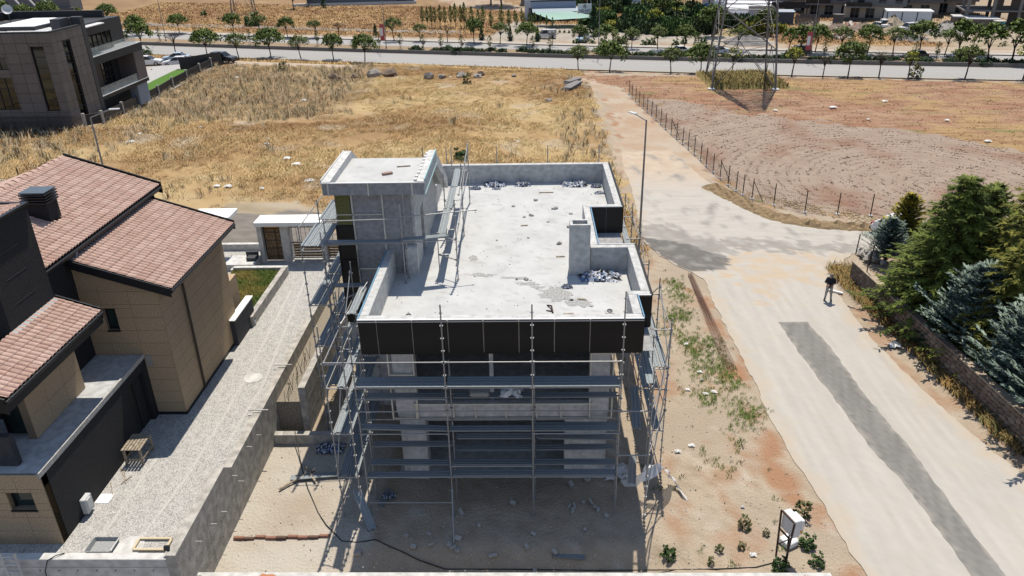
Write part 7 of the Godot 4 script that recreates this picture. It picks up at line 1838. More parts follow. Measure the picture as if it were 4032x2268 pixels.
	for e in [[Vector3(14.47, -3, -189.28), "red flag on a white pole beside the nursery sign", true], [Vector3(13.94, -3, -193.7), "bare white flagpole behind the nursery sign", false]]:
		var f := thing("flagpole", e[1], "flagpole", e[0])
		obj("pole", MB.new().rod(Vector3.ZERO, Vector3(0, 7.0, 0), 0.05, 6), white, f)
		if e[2]:
			var fm := MB.new()
			for k in 6:
				var x0 := -k * 0.22
				var x1 := -(k + 1) * 0.22
				fm.quad(Vector3(x0, 6.9 - k * 0.05, 0.08 * sin(k * 1.3)), Vector3(x1, 6.85 - k * 0.05, 0.08 * sin((k + 1) * 1.3)), Vector3(x1, 6.0 - k * 0.07, 0.08 * sin((k + 1) * 1.3)), Vector3(x0, 6.05 - k * 0.07, 0.08 * sin(k * 1.3)), Vector3(0, 0, 1))
			obj("flag", fm, mt("flag_red", Color(0.5, 0.02, 0.02), 0.8), f)
	# rows of young trees left of the shop
	var row: Array = [[1064, 69], [1076, 70], [1086, 71], [1095, 71], [1108, 71], [1120, 72], [1135, 72], [1146, 72], [1160, 72], [1169, 72], [1187, 75], [1204, 76], [1216, 78], [1235, 80], [1262, 80], [1280, 82]]
	var rowp: Array = [Vector3(-25.32, -3, -192.13), Vector3(-24.08, -3, -191.26), Vector3(-23.03, -3, -190.42), Vector3(-22.17, -3, -190.32), Vector3(-20.92, -3, -190.16), Vector3(-19.71, -3, -189.31), Vector3(-18.28, -3, -189.14), Vector3(-17.23, -3, -189.01), Vector3(-15.91, -3, -188.85), Vector3(-15.06, -3, -188.74), Vector3(-13.22, -3, -186.45), Vector3(-11.6, -3, -185.58), Vector3(-10.41, -3, -184.1), Vector3(-8.61, -3, -182.56), Vector3(-6.16, -3, -182.27), Vector3(-4.49, -3, -180.77)]
	for k in row.size(): plant("young_tree", "poplar", rowp[k], rng.randf_range(0.85, 1.15), "tall slim potted tree in the nursery row, %s from the left" % nth(k), "tree", "slim young trees left of the nursery shop")
	var hb: Array = [Vector3(-3.31, -3, -191.52), Vector3(-1.71, -3, -192.77), Vector3(0, -3, -191.11), Vector3(1.39, -3, -188.11), Vector3(2.8, -3, -189.33), Vector3(4.14, -3, -186.38), Vector3(5.48, -3, -184.86), Vector3(-2.75, -3, -184.51), Vector3(-1.11, -3, -185.66), Vector3(0.44, -3, -182.8)]
	for k in hb.size(): plant("nursery_tree", "poplar", hb[k], rng.randf_range(0.5, 0.75), "slim green shrub tree before the nursery shop wall", "tree", "slim shrubs before the shop")
	for e in [Vector3(-9.95, -3, -168.71), Vector3(-3.88, -3, -168.06), Vector3(1.8, -3, -166.88)]:
		var t := plant("potted_tree", "conical", e, 1.0, "narrow tree in a black pot by the avenue pavement", "tree", "potted trees by the pavement")
		obj("pot", MB.new().tube(Vector3(0, -0.05, 0), Vector3(0, 0.7, 0), 0.35, 10, 0.45), dark, t)
	# round topiary and pot plants at the front
	var dk := mt("topiary_pot", Color(0.03, 0.03, 0.03), 0.8)
	var tops: Array = [Vector3(9.48, -3, -161.74), Vector3(11.43, -3, -162.06), Vector3(12.83, -3, -161.39), Vector3(15.01, -3, -160.64), Vector3(17.76, -3, -164.07), Vector3(18.61, -3, -162.9), Vector3(18.86, -3, -160.76), Vector3(17.96, -3, -159.81), Vector3(22.98, -3, -158.26), Vector3(24.52, -3, -159.13), Vector3(20.22, -3, -167.12), Vector3(29.26, -3, -159.15), Vector3(31.08, -3, -160.52), Vector3(33.6, -3, -159.22), Vector3(35.17, -3, -161.14)]
	for k in tops.size(): plant("topiary_shrub", ["shrub", "olive_shrub", "shrub"][k % 3], tops[k], rng.randf_range(1.5, 2.2), "rounded nursery shrub behind the far pavement, %s from the left" % nth(k), "shrub", "rounded shrubs at the nursery front")
	for k in 7:
		var p: Vector3 = Vector3(4.92, -3, -180.95).lerp(Vector3(10.99, -3, -177.68), k / 6.0)
		var t := plant("ball_tree", "shrub", p, 0.7, "small ball topiary in the row before the canopy, %s from the left" % nth(k), "shrub", "ball topiary row", 1.0)
		obj("upper_ball", tree_kit["shrub"][1], tree_kit["shrub"][3], t, Vector3(0, 1.5, 0)); obj("stem", MB.new().tube(Vector3.ZERO, Vector3(0, 1.6, 0), 0.04, 5), tree_kit["shrub"][2], t)
	for e in [[Vector3(13.93, -3, -173.65), 2.2, "tall dark cypress right of the nursery sign"], [Vector3(21.83, -3, -168.08), 1.9, "tall dark cypress in the middle of the nursery"]]:
		plant("cypress", "conical", e[0], e[1], e[2])
	# dense nursery stock
	var r := RandomNumberGenerator.new()
	r.seed = 33
	var xf := []
	var cl := []
	var poly: PackedVector2Array = PackedVector2Array([Vector2(11.95, -193.96), Vector2(15.68, -212.92), Vector2(13.91, -236.73), Vector2(22.64, -244.25), Vector2(34.96, -231.2), Vector2(44.34, -221.65), Vector2(47.24, -210.11), Vector2(47.87, -195.26), Vector2(49.96, -184.81), Vector2(55.78, -180.04), Vector2(55.67, -172.46), Vector2(47.79, -169.79), Vector2(43.47, -172.67), Vector2(36.37, -171.09), Vector2(29.56, -170.68), Vector2(23.52, -176.22), Vector2(16.86, -179.54)])
	var lo := poly[0]
	var hi := poly[0]
	for q in poly:
		lo = Vector2(minf(lo.x, q.x), minf(lo.y, q.y)); hi = Vector2(maxf(hi.x, q.x), maxf(hi.y, q.y))
	for k in 9000:
		var x := r.randf_range(lo.x, hi.x)
		var z := r.randf_range(lo.y, hi.y)
		if not inside(poly, x, z): continue
		if fposmod(z + x * 0.12, 7.0) < 1.0: continue
		var rowi := int(floor((z + x * 0.12) / 7.0)) + 200
		var blk := int(floor((x + rowi * 3.3) / 6.0))
		var hsh := absi(hash(Vector2(rowi, blk))) % 100
		if hsh < 12: continue
		var tall := 1.0 + (hsh % 7) * 0.34
		var c: Color = [Color(0.035, 0.075, 0.02), Color(0.05, 0.095, 0.022), Color(0.03, 0.055, 0.02), Color(0.075, 0.12, 0.025), Color(0.17, 0.17, 0.025), Color(0.045, 0.07, 0.025)][hsh % 6]
		xf.append(Transform3D(Basis(Vector3.UP, r.randf() * TAU).scaled(Vector3(1.0, tall, 1.0) * r.randf_range(0.8, 1.3)), Vector3(x, -3.0, z)))
		cl.append(c * r.randf_range(1.1, 1.7))
	var cm2 := crown_mesh(77, 1.1, 1.2, 0.0, 18, 10, 0.15, Color(1, 1, 1), Color(0.8, 0.8, 0.8), 0.1)
	multi("nursery_stock", cm2.mesh(), xf, cl, vmat("stock_leaves", 0.8), "dense rows of green nursery plants behind the avenue")
	var nt := 0
	for e in [[Vector3(35.51, -3, -195.38), 1.5, "open"], [Vector3(32.05, -3, -192.83), 1.3, "round"], [Vector3(40.83, -3, -205.87), 1.9, "open"], [Vector3(25.05, -3, -222.66), 1.8, "full"], [Vector3(30.87, -3, -225.71), 1.5, "round"], [Vector3(19.48, -3, -227.48), 1.6, "full"], [Vector3(46.25, -3, -210.26), 1.9, "round"], [Vector3(27.36, -3, -175.77), 1.2, "yellow"], [Vector3(38.59, -3, -169.66), 1.3, "round"], [Vector3(49.81, -3, -169.56), 1.1, "round"], [Vector3(-7.8, -3, -235.92), 2.6, "round"], [Vector3(-11.03, -3, -238.59), 2.4, "full"], [Vector3(3.02, -3, -242.95), 2.6, "round"], [Vector3(6.56, -3, -242.37), 2.4, "full"]]:
		plant("nursery_tree", e[2], e[0], e[1], "larger nursery tree, " + ["above the parked saplings", "left of the tall grey sign post", "behind the dense plant rows", "beside the white polytunnel roof", "right of the polytunnel roof", "behind the red flag", "next to the white tent", "yellowish, at the nursery front", "left of the gravel heap", "right of the gravel heap", "right one of the dark pair above the dirt track", "left one of the dark pair above the dirt track", "left one behind the shop roof", "right one behind the shop roof"][nt], "tree", "larger trees in the nursery"); nt += 1
	tag(obj("gravel_heap", heap(5.0, 2.0, 5), mt("gravel_gray", Color(0.23, 0.22, 0.21), 1.0, tex_grain, 0.3), self, Vector3(43.3, -3, -160.28)), "grey gravel heap behind the pylon legs", "gravel heap")

func house_row(at: Vector3, turn: float, w: float, label: String):
	var t := thing("terraced_villa", label, "house", at, turn, "unfinished villas across the avenue")
	var st := mt("travertine", Color(0.5, 0.44, 0.36), 0.85, tex_grain, 0.3)
	var gr := mt("gray_render", Color(0.2, 0.2, 0.205), 0.85, tex_grain, 0.3)
	var gl := mt("villa_glass", Color(0.02, 0.025, 0.03), 0.08, null, 1.0, null, 0.6, 0.3)
	obj("ground_floor", MB.new().bx(-w, 0, -5, w, 3.2, 0), st, t); obj("upper_floor", MB.new().bx(-w * 0.8, 3.2, -5.5, w * 1.1, 6.4, 0.5), gr, t); obj("attic", MB.new().bx(-w * 0.5, 6.4, -5.2, w * 0.7, 9.2, -0.6), gr, t)
	obj("balcony", MB.new().bx(-w * 1.0, 3.0, 0.5, -w * 0.1, 3.25, 2.2), gr, t); obj("balcony_rail", MB.new().bx(-w * 1.0, 3.26, 2.1, -w * 0.1, 4.2, 2.16), gl, t)
	for x in [-w * 0.78, -w * 0.25, w * 0.35]:
		var wi := obj("window", MB.new().bx(x, 0.5, 0.0, x + w * 0.3, 2.7, 0.05), gl, t)
		obj("frame", MB.new().bx(x + w * 0.14, 0.5, 0.05, x + w * 0.16, 2.7, 0.1), gr, wi)
	for x in [-w * 0.6, w * 0.15, w * 0.7]: obj("window", MB.new().bx(x, 3.9, 0.5, x + w * 0.24, 6.0, 0.56), gl, t)
	obj("garden_wall", MB.new().bx(-w * 1.15, 0, 2.6, w * 1.15, 0.9, 2.8), mt("dark_rail", Color(0.05, 0.05, 0.05), 0.8), t)
func far_buildings():
	var vpos: Array = [Vector3(67.19, -3, -205.49), Vector3(73.6, -3, -195.63), Vector3(80.43, -3, -187.96), Vector3(91.72, -3, -193.92), Vector3(101.01, -3, -195.76), Vector3(64.38, -3, -218.56)]
	var words := ["left of the white tents' end", "above the debris heap", "directly above the sand heap", "right of the white site container", "beside the concrete frame", "behind the white tent roofs"]
	for k in vpos.size(): house_row(vpos[k] + Vector3(0, 0, -3.0), -0.32, 6.2, "beige and grey unfinished villa " + words[k])
	# concrete frame building
	var f := thing("concrete_frame", "unfinished concrete frame building at the top right corner", "building", Vector3(105.14, -3, -177.86), -0.3)
	var cc := mt("frame_concrete", Color(0.27, 0.25, 0.23), 0.95, tex_grain, 0.3)
	for lv in 3:
		obj("slab", MB.new().bx(-10, 3.1 + lv * 3.2, -8, 14, 3.4 + lv * 3.2, 2), cc, f)
		for x in [-9.5, -4.5, 0.5, 5.5, 10.5]:
			for z in [1.5, -3.5]: obj("column", MB.new().bx(x, lv * 3.2 + (0.2 if lv > 0 else 0.0), z - 0.3, x + 0.6, 3.1 + lv * 3.2, z + 0.3), cc, f)
	for s in [[-4.0, 0.0, 6.0], [-4.0, 3.4, 10.0]]: obj("block_infill", holed_wall(Vector3(s[0], s[1], -1.0), Vector3(1, 0, 0), Vector3(0, 0, 1), s[2] - s[0], 3.0, 0.2, [[2.0, 0.7, 3.4, 2.6], [7.0, 0.7, 8.4, 2.6]]), mt("block_brown", Color(0.2, 0.17, 0.15), 0.95, tex_grain, 0.4), f)
	# long white shed, tents, hoarding
	var wt := mt("tent_white", Color(0.62, 0.63, 0.64), 0.6)
	var bl := mt("tent_blue", Color(0.05, 0.16, 0.3), 0.6)
	for e in [[Vector3(45.23, -3, -207.8), 5.0, "white barrel roofed tent with blue end left of the pylon"], [Vector3(23.3, -3, -226.89), 3.6, "white polytunnel roof in the middle of the nursery"]]:
		var t := thing("barrel_tent", e[2], "tent", e[0], -0.25)
		var b := MB.new()
		for k in 10:
			var a0 := PI * k / 10
			var a1 := PI * (k + 1) / 10
			b.quad(Vector3(0, sin(a0) * 2.6, cos(a0) * 3.0), Vector3(0, sin(a1) * 2.6, cos(a1) * 3.0), Vector3(e[1] * 2.6, sin(a1) * 2.6, cos(a1) * 3.0), Vector3(e[1] * 2.6, sin(a0) * 2.6, cos(a0) * 3.0), Vector3(0, sin((a0 + a1) * 0.5), cos((a0 + a1) * 0.5)))
		obj("cover", b, wt, t)
		var en := MB.new()
		for k in 10: en.tri(Vector3(-0.02, 0, 0), Vector3(-0.02, sin(PI * k / 10) * 2.5, cos(PI * k / 10) * 2.9), Vector3(-0.02, sin(PI * (k + 1) / 10) * 2.5, cos(PI * (k + 1) / 10) * 2.9), Vector3(-1, 0, 0.2))
		obj("end_panel", en, wt, t)
		var hp := MB.new()
		for k in 10:
			var a0 := PI * k / 10
			var a1 := PI * (k + 1) / 10
			hp.quad(Vector3(-0.3, sin(a0) * 2.75, cos(a0) * 3.1), Vector3(-0.3, sin(a1) * 2.75, cos(a1) * 3.1), Vector3(0.7, sin(a1) * 2.75, cos(a1) * 3.1), Vector3(0.7, sin(a0) * 2.75, cos(a0) * 3.1), Vector3(0, sin((a0 + a1) * 0.5), cos((a0 + a1) * 0.5)))
		obj("end_hoop", hp, bl, t)
	var sh := thing("long_shed", "long white flat roofed cabin row behind the pylon", "shed", Vector3(54.69, -3, -207.3), -0.22)
	obj("wall", MB.new().bx(-7, 0, -3, 9, 2.6, 1), mt("cabin_gray", Color(0.4, 0.42, 0.44), 0.7), sh); obj("roof", MB.new().bx(-7.4, 2.6, -4, 9.4, 2.9, 1.5), wt, sh)
	for k in 6: obj("door", MB.new().bx(-6 + k * 2.5, 0.1, 1.0, -5.1 + k * 2.5, 2.1, 1.05), mt("dark_rail", Color(0.05, 0.05, 0.05), 0.8), sh)
	for e in [[Vector3(56.52, -3, -227.74), "upper white roof of a cabin above the tents", 8.0], [Vector3(59.11, -3, -203.28), "white awning roof right of the pylon", 4.0]]:
		var t := thing("flat_cabin", e[1], "shed", e[0], -0.2)
		obj("wall", MB.new().bx(-e[2], 0, -2, e[2], 2.4, 2), mats["cabin_gray"], t); obj("roof", MB.new().bx(-e[2] - 0.3, 2.4, -2.4, e[2] + 0.3, 2.6, 2.4), wt, t)
	var ds := thing("dark_shed", "dark grey sheet metal shed with slatted hoarding right of the pylon", "shed", Vector3(58.54, -3, -187.93), -0.2)
	obj("wall", MB.new().bx(-4.5, 0, -4, 2.5, 2.6, 1), mt("sheet_dark", Color(0.05, 0.06, 0.07), 0.6), ds); obj("roof", MB.new().bx(-4.8, 2.6, -4.2, 2.7, 2.75, 1.2), mt("sheet_pale", Color(0.3, 0.33, 0.36), 0.5), ds)
	for k in 18: obj("hoarding_board", MB.new().bx(2.8 + k * 0.3, 0, 1.0, 3.06 + k * 0.3, 2.2 + 0.15 * sin(k * 2.0), 1.08), mt("board_brown", Color(0.09, 0.08, 0.075), 0.9), ds)
	var sb := thing("black_banner", "long black sign banner on the roof edge above the dark shed", "sign", Vector3(63.83, -3, -199.35), -0.2)
	obj("board", MB.new().bx(-4.5, 2.2, 0, 4.5, 3.6, 0.15), mt("sign_black", Color(0.012, 0.012, 0.013), 0.5), sb); obj("post", MB.new().bx(-4.0, 0, 0, -3.8, 2.2, 0.1), mats["sign_black"], sb); obj("post", MB.new().bx(3.8, 0, 0, 4.0, 2.2, 0.1), mats["sign_black"], sb)
	var ct := thing("site_container", "white site office container with dark edges on the far building site", "container", Vector3(83.9, -3, -180.54), -0.28)
	obj("body", MB.new().bx(-4.6, 0.2, -2.6, 4.6, 3.2, 2.0), mt("container_white", Color(0.5, 0.53, 0.55), 0.6), ct); obj("roof", MB.new().bx(-4.7, 3.2, -2.7, 4.7, 3.4, 2.1), wt, ct)
	for x in [-4.6, -1.6, 1.4, 4.4]: obj("edge_post", MB.new().bx(x, 0.2, 2.0, x + 0.2, 3.2, 2.06), mats["dark_rail"], ct)
	for e in [[Vector3(68.63, -3, -180.44), "dark round water tank on the debris site"]]:
		var t := thing("water_tank", e[1], "tank", e[0])
		obj("drum", MB.new().rod(Vector3.ZERO, Vector3(0, 2.6, 0), 1.1, 14), mt("tank_brown", Color(0.1, 0.09, 0.085), 0.8), t); obj("lid", MB.new().rod(Vector3(0, 2.6, 0), Vector3(0, 2.8, 0), 1.25, 14), mats["tank_brown"], t)
	for e in [[Vector3(79.33, -3, -177.15), 4.2, 3.0, "tan sand heap beside the white vans on the far site", Color(0.4, 0.33, 0.24)], [Vector3(87.43, -3, -169.95), 5.0, 2.4, "pale grey gravel heap right of the street trees", Color(0.36, 0.34, 0.31)], [Vector3(76.29, -3, -162.06), 4.0, 1.2, "dark grey gravel mound behind the far pavement trees", Color(0.16, 0.155, 0.15)], [Vector3(43.34, -3, -173.91), 4.5, 1.2, "tan straw heap behind the pylon", Color(0.42, 0.33, 0.17)]]:
		tag(obj("material_heap", heap(e[1], e[2], int(e[1] * 10)), mt("heap_%s" % e[3].left(9), e[4], 1.0, tex_grain, 0.4), self, e[0]), e[3], "heap")
	var r := RandomNumberGenerator.new()
	r.seed = 44
	for k in 46:
		var p: Vector3 = Vector3(61.32, -3, -174.26).lerp(Vector3(73.14, -3, -174.09), r.randf()) + Vector3(0, 0, r.randf_range(-10, 12))
		var red := r.randf() < 0.3
		tag(obj("debris_board", MB.new().box(Vector3.ZERO, Vector3(r.randf_range(0.6, 2.4), r.randf_range(0.1, 0.5), r.randf_range(0.3, 1.0)), Basis(Vector3(0.2, 1, 0.1).normalized(), r.randf() * 3.0) * Basis(Vector3.BACK, r.randf_range(-0.3, 0.3))), mt("debris_red", Color(0.16, 0.06, 0.04), 0.9) if red else mt("debris_pale", Color(0.4, 0.36, 0.32), 0.9), self, p + Vector3(0, 0.3, 0)), "reddish board in the debris heap across the avenue" if red else "pale board in the debris heap across the avenue", "debris", "boards in the debris heap")
	for k in 3:
		tag(obj("debris_mound", heap(4.0, 1.5, 80 + k), mt("debris_soil", Color(0.24, 0.18, 0.14), 1.0, tex_grain, 0.4), self, Vector3(62.53, -3, -177.91).lerp(Vector3(73.34, -3, -177.89), k / 2.0)), ["left", "middle", "right"][k] + " earth mound under the debris boards", "mound")
	var tl := thing("portable_toilet", "turquoise portable toilet near the concrete frame", "toilet", Vector3(97.48, -3, -168.76))
	obj("cabin", MB.new().cbox(Vector3(0, 1.1, 0), Vector3(1.6, 2.2, 1.4), 0.05), mt("turquoise", Color(0.05, 0.25, 0.3), 0.6), tl); obj("roof", MB.new().cbox(Vector3(0, 2.3, 0), Vector3(1.9, 0.25, 1.7), 0.08), mt("cream_roof", Color(0.45, 0.42, 0.36), 0.7), tl)
	for e in [[Vector3(96.28, -3, -178.98), "low grey site hut left of the concrete frame"], [Vector3(97.2, -3, -174.96), "low brown site hut below the concrete frame"]]:
		var t := thing("site_hut", e[1], "shed", e[0], -0.3)
		obj("wall", MB.new().bx(-3, 0, -2, 3, 2.0, 1.5), mats["block_brown"], t); obj("roof", MB.new().bx(-3.2, 2.0, -2.2, 3.2, 2.2, 1.7), mt("hut_roof", Color(0.4, 0.4, 0.4), 0.7), t)
	# top edge: dark wall, long grey hall, stone hut
	var hall := thing("industrial_hall", "long grey hall wall at the top edge left of the dirt track", "building", Vector3(-41.21, -3, -247.95), 0.1)
	obj("wall", MB.new().bx(-26, 0, -8, 6.5, 4.5, 0), mt("hall_gray", Color(0.17, 0.18, 0.19), 0.8, tex_grain, 0.2), hall); obj("plinth", MB.new().bx(-30, 0, 0, 7, 0.8, 1.2), mats["pale_concrete"], hall)
	obj("door", MB.new().bx(1.0, 0, 0.0, 4.0, 3.0, 0.06), mats["dark_rail"], hall)
	var hut := thing("stone_hut", "small stone hut behind the nursery shop", "hut", Vector3(1.78, -3, -236.53))
	obj("wall", MB.new().bx(-4, 0, -4, 4, 5.0, 0), mt("hut_stone", Color(0.3, 0.27, 0.23), 0.9, tex_grain, 0.3), hut); obj("window", MB.new().bx(-1, 2, 0, 0.5, 3.4, 0.06), mt("villa_glass"), hut)
	var dw := thing("dark_hall", "dark hall with slanting pale beams at the top left corner", "building", Vector3(-150.54, -3, -238.91), 0.1)
	obj("wall", MB.new().bx(-25, 0, -8, 14, 4.5, 0), mats["hall_gray"], dw); obj("plinth", MB.new().bx(-25, 0, 0.0, 15, 1.4, 1.0), mt("hall_plinth", Color(0.1, 0.1, 0.105), 0.9), dw)
	for k in 5: obj("beam", MB.new().box(Vector3(-8 + k * 4.0, 3.0, 1.5), Vector3(0.4, 5.0, 0.3), Basis(Vector3.BACK, 0.6)), wt, dw)

# surface nets over tapered capsules [a, b, ra, rb, colour]; cells of the given size
func blend_field(p: Vector3, bones: Array, k: float) -> float:
	var d := 9.0
	for q in bones:
		var a: Vector3 = q[0]
		var ab: Vector3 = q[1] - a
		var t := clampf((p - a).dot(ab) / maxf(ab.length_squared(), 1e-6), 0.0, 1.0)
		var e: float = (p - a - ab * t).length() - lerpf(q[2], q[3], t)
		var h := clampf(0.5 + 0.5 * (d - e) / k, 0.0, 1.0)
		d = lerpf(d, e, h) - k * h * (1.0 - h)
	return d
func nets(bones: Array, cell: float, k: float, b: MB):
	var lo := Vector3.ONE * 9.0
	var hi := -lo
	for q in bones:
		for e in [[q[0], q[2]], [q[1], q[3]]]:
			lo = lo.min(e[0] - Vector3.ONE * (e[1] + cell * 2.0)); hi = hi.max(e[0] + Vector3.ONE * (e[1] + cell * 2.0))
	var n := Vector3i(((hi - lo) / cell).ceil()) + Vector3i.ONE
	var f := PackedFloat32Array()
	f.resize(n.x * n.y * n.z)
	for z in n.z:
		for y in n.y:
			for x in n.x: f[(z * n.y + y) * n.x + x] = blend_field(lo + Vector3(x, y, z) * cell, bones, k)
	var at := {}
	var st := [1, n.x, n.x * n.y]
	var cor := [0, 1, n.x, n.x + 1, n.x * n.y, n.x * n.y + 1, n.x * n.y + n.x, n.x * n.y + n.x + 1]
	var edges := [[0, 1], [2, 3], [4, 5], [6, 7], [0, 2], [1, 3], [4, 6], [5, 7], [0, 4], [1, 5], [2, 6], [3, 7]]
	for z in n.z - 1:
		for y in n.y - 1:
			for x in n.x - 1:
				var i0 := (z * n.y + y) * n.x + x
				var sum := Vector3.ZERO
				var c := 0
				for e in edges:
					var fa := f[i0 + cor[e[0]]]
					var fb := f[i0 + cor[e[1]]]
					if (fa < 0.0) != (fb < 0.0):
						var pa := Vector3(e[0] & 1, (e[0] >> 1) & 1, e[0] >> 2)
						var pb := Vector3(e[1] & 1, (e[1] >> 1) & 1, e[1] >> 2)
						sum += pa.lerp(pb, fa / (fa - fb)); c += 1
				if c > 0:
					var p := lo + (Vector3(x, y, z) + sum / c) * cell
					var best := 9.0
					var col := Color(1, 1, 1)
					for q in bones:
						var ab: Vector3 = q[1] - q[0]
						var t := clampf((p - q[0]).dot(ab) / maxf(ab.length_squared(), 1e-6), 0.0, 1.0)
						var e2: float = (p - q[0] - ab * t).length() - lerpf(q[2], q[3], t)
						if e2 < best:
							best = e2; col = q[4]
					at[i0] = b.v.size()
					b.tint(col)
					b.v.push_back(p); b.c.push_back(col)
					var g := Vector3(blend_field(p + Vector3(0.006, 0, 0), bones, k) - blend_field(p - Vector3(0.006, 0, 0), bones, k), blend_field(p + Vector3(0, 0.006, 0), bones, k) - blend_field(p - Vector3(0, 0.006, 0), bones, k), blend_field(p + Vector3(0, 0, 0.006), bones, k) - blend_field(p - Vector3(0, 0, 0.006), bones, k))
					b.n.push_back(g.normalized())
	for z in range(1, n.z - 1):
		for y in range(1, n.y - 1):
			for x in range(1, n.x - 1):
				var i0 := (z * n.y + y) * n.x + x
				for ax in 3:
					var s0 := f[i0] < 0.0
					if s0 == (f[i0 + st[ax]] < 0.0): continue
					var u: int = st[(ax + 1) % 3]
					var w: int = st[(ax + 2) % 3]
					var q := [at.get(i0, -1), at.get(i0 - u, -1), at.get(i0 - u - w, -1), at.get(i0 - w, -1)]
					if q.has(-1): continue
					for t in ([0, 2, 1, 0, 3, 2] if s0 else [0, 1, 2, 0, 2, 3]): b.i.push_back(q[t])
func person():
	var skin := Color(0.34, 0.19, 0.125)
	var shirt := Color(0.014, 0.016, 0.024)
	var trouser := Color(0.3, 0.29, 0.27)
	var shoe := Color(0.02, 0.017, 0.015)
	var cap := Color(0.16, 0.15, 0.14)
	var t := thing("person", "person in dark shirt and pale trousers standing on the road looking down", "person", Vector3(17.6, 0, -40.99) + Vector3(0, 0.07, 0), -0.35)
	var b := MB.new()
	var bones := []
	for s in [-1.0, 1.0]:
		var sp: float = 0.17 if s > 0.0 else 0.15
		bones.append([Vector3(0.09 * s, 0.92, 0), Vector3(0.13 * s, 0.5, 0.03), 0.105, 0.07, trouser]); bones.append([Vector3(0.13 * s, 0.5, 0.03), Vector3(sp * s, 0.12, -0.02), 0.07, 0.055, trouser])
		bones.append([Vector3(sp * s, 0.055, -0.05), Vector3((sp + 0.05) * s, 0.045, 0.15), 0.052, 0.042, shoe])
		bones.append([Vector3(0.18 * s, 1.4, -0.01), Vector3(0.27 * s, 1.14, -0.03), 0.068, 0.058, shirt]); bones.append([Vector3(0.265 * s, 1.12, -0.03), Vector3(0.1 * s, 1.05, 0.22), 0.045, 0.03, skin])
	bones.append([Vector3(0, 0.96, 0), Vector3(0, 1.12, 0.0), 0.15, 0.145, shirt]); bones.append([Vector3(-0.05, 1.12, 0), Vector3(-0.06, 1.35, 0.0), 0.13, 0.12, shirt]); bones.append([Vector3(0.05, 1.12, 0), Vector3(0.06, 1.35, 0), 0.13, 0.12, shirt]); bones.append([Vector3(-0.13, 1.4, 0), Vector3(0.13, 1.4, 0), 0.07, 0.07, shirt]); bones.append([Vector3(0, 1.42, 0.01), Vector3(0, 1.52, 0.04), 0.055, 0.052, skin])
	nets(bones, 0.023, 0.05, b)
	var hc := Vector3(0, 1.6, 0.075)
	var hd := [[Vector3(0, 1.49, 0.03), hc, 0.055, 0.085, skin], [hc, hc + Vector3(0, 0.045, -0.03), 0.09, 0.098, cap], [hc + Vector3(0, -0.06, 0.05), hc + Vector3(0, -0.075, 0.055), 0.05, 0.045, skin], [hc + Vector3(0, -0.01, 0.085), hc + Vector3(0, -0.045, 0.105), 0.012, 0.017, skin]]
	for s in [-1.0, 1.0]:
		hd.append([hc + Vector3(0.088 * s, 0, -0.005), hc + Vector3(0.092 * s, -0.03, 0), 0.018, 0.014, skin]); hd.append([hc + Vector3(0.034 * s, 0.004, 0.082), hc + Vector3(0.034 * s, 0.003, 0.083), 0.011, 0.011, Color(0.03, 0.02, 0.018)])
	hd.append([hc + Vector3(-0.02, -0.07, 0.092), hc + Vector3(0.02, -0.07, 0.092), 0.009, 0.009, Color(0.22, 0.09, 0.07)])
	nets(hd, 0.012, 0.02, b)
	for s in [-1.0, 1.0]:
		var w := Vector3(0.1 * s, 1.05, 0.22)
		var hand := [[w, w + Vector3(-0.025 * s, -0.005, 0.07), 0.03, 0.034, skin]]
		for k in 4:
			var base := w + Vector3((-0.045 + k * 0.018) * s, -0.012, 0.085)
			var mid := base + Vector3(-0.012 * s, 0.004, 0.036 - k * 0.004)
			hand.append([base, mid, 0.0095, 0.009, skin]); hand.append([mid, mid + Vector3(-0.02 * s, -0.022, 0.01), 0.009, 0.008, skin])
		var th := w + Vector3(-0.04 * s, 0.02, 0.05)
		hand.append([th, th + Vector3(-0.022 * s, 0.012, 0.03), 0.012, 0.01, skin]); hand.append([th + Vector3(-0.022 * s, 0.012, 0.03), th + Vector3(-0.035 * s, 0.004, 0.05), 0.01, 0.009, skin])
		nets(hand, 0.006, 0.008, b)
	obj("body", b, vmat("person_look", 0.85), t)
	var rc := thing("remote_controller", "dark handheld controller held by the person on the road", "controller", t.position + Basis(Vector3.UP, -0.35) * Vector3(0, 1.045, 0.315), -0.35)
	obj("case", MB.new().cbox(Vector3.ZERO, Vector3(0.15, 0.03, 0.1), 0.01), mt("controller_gray", Color(0.05, 0.05, 0.055), 0.6), rc); obj("screen", MB.new().cbox(Vector3(0, 0.018, 0.01), Vector3(0.12, 0.008, 0.07), 0.003), mt("car_glass"), rc)

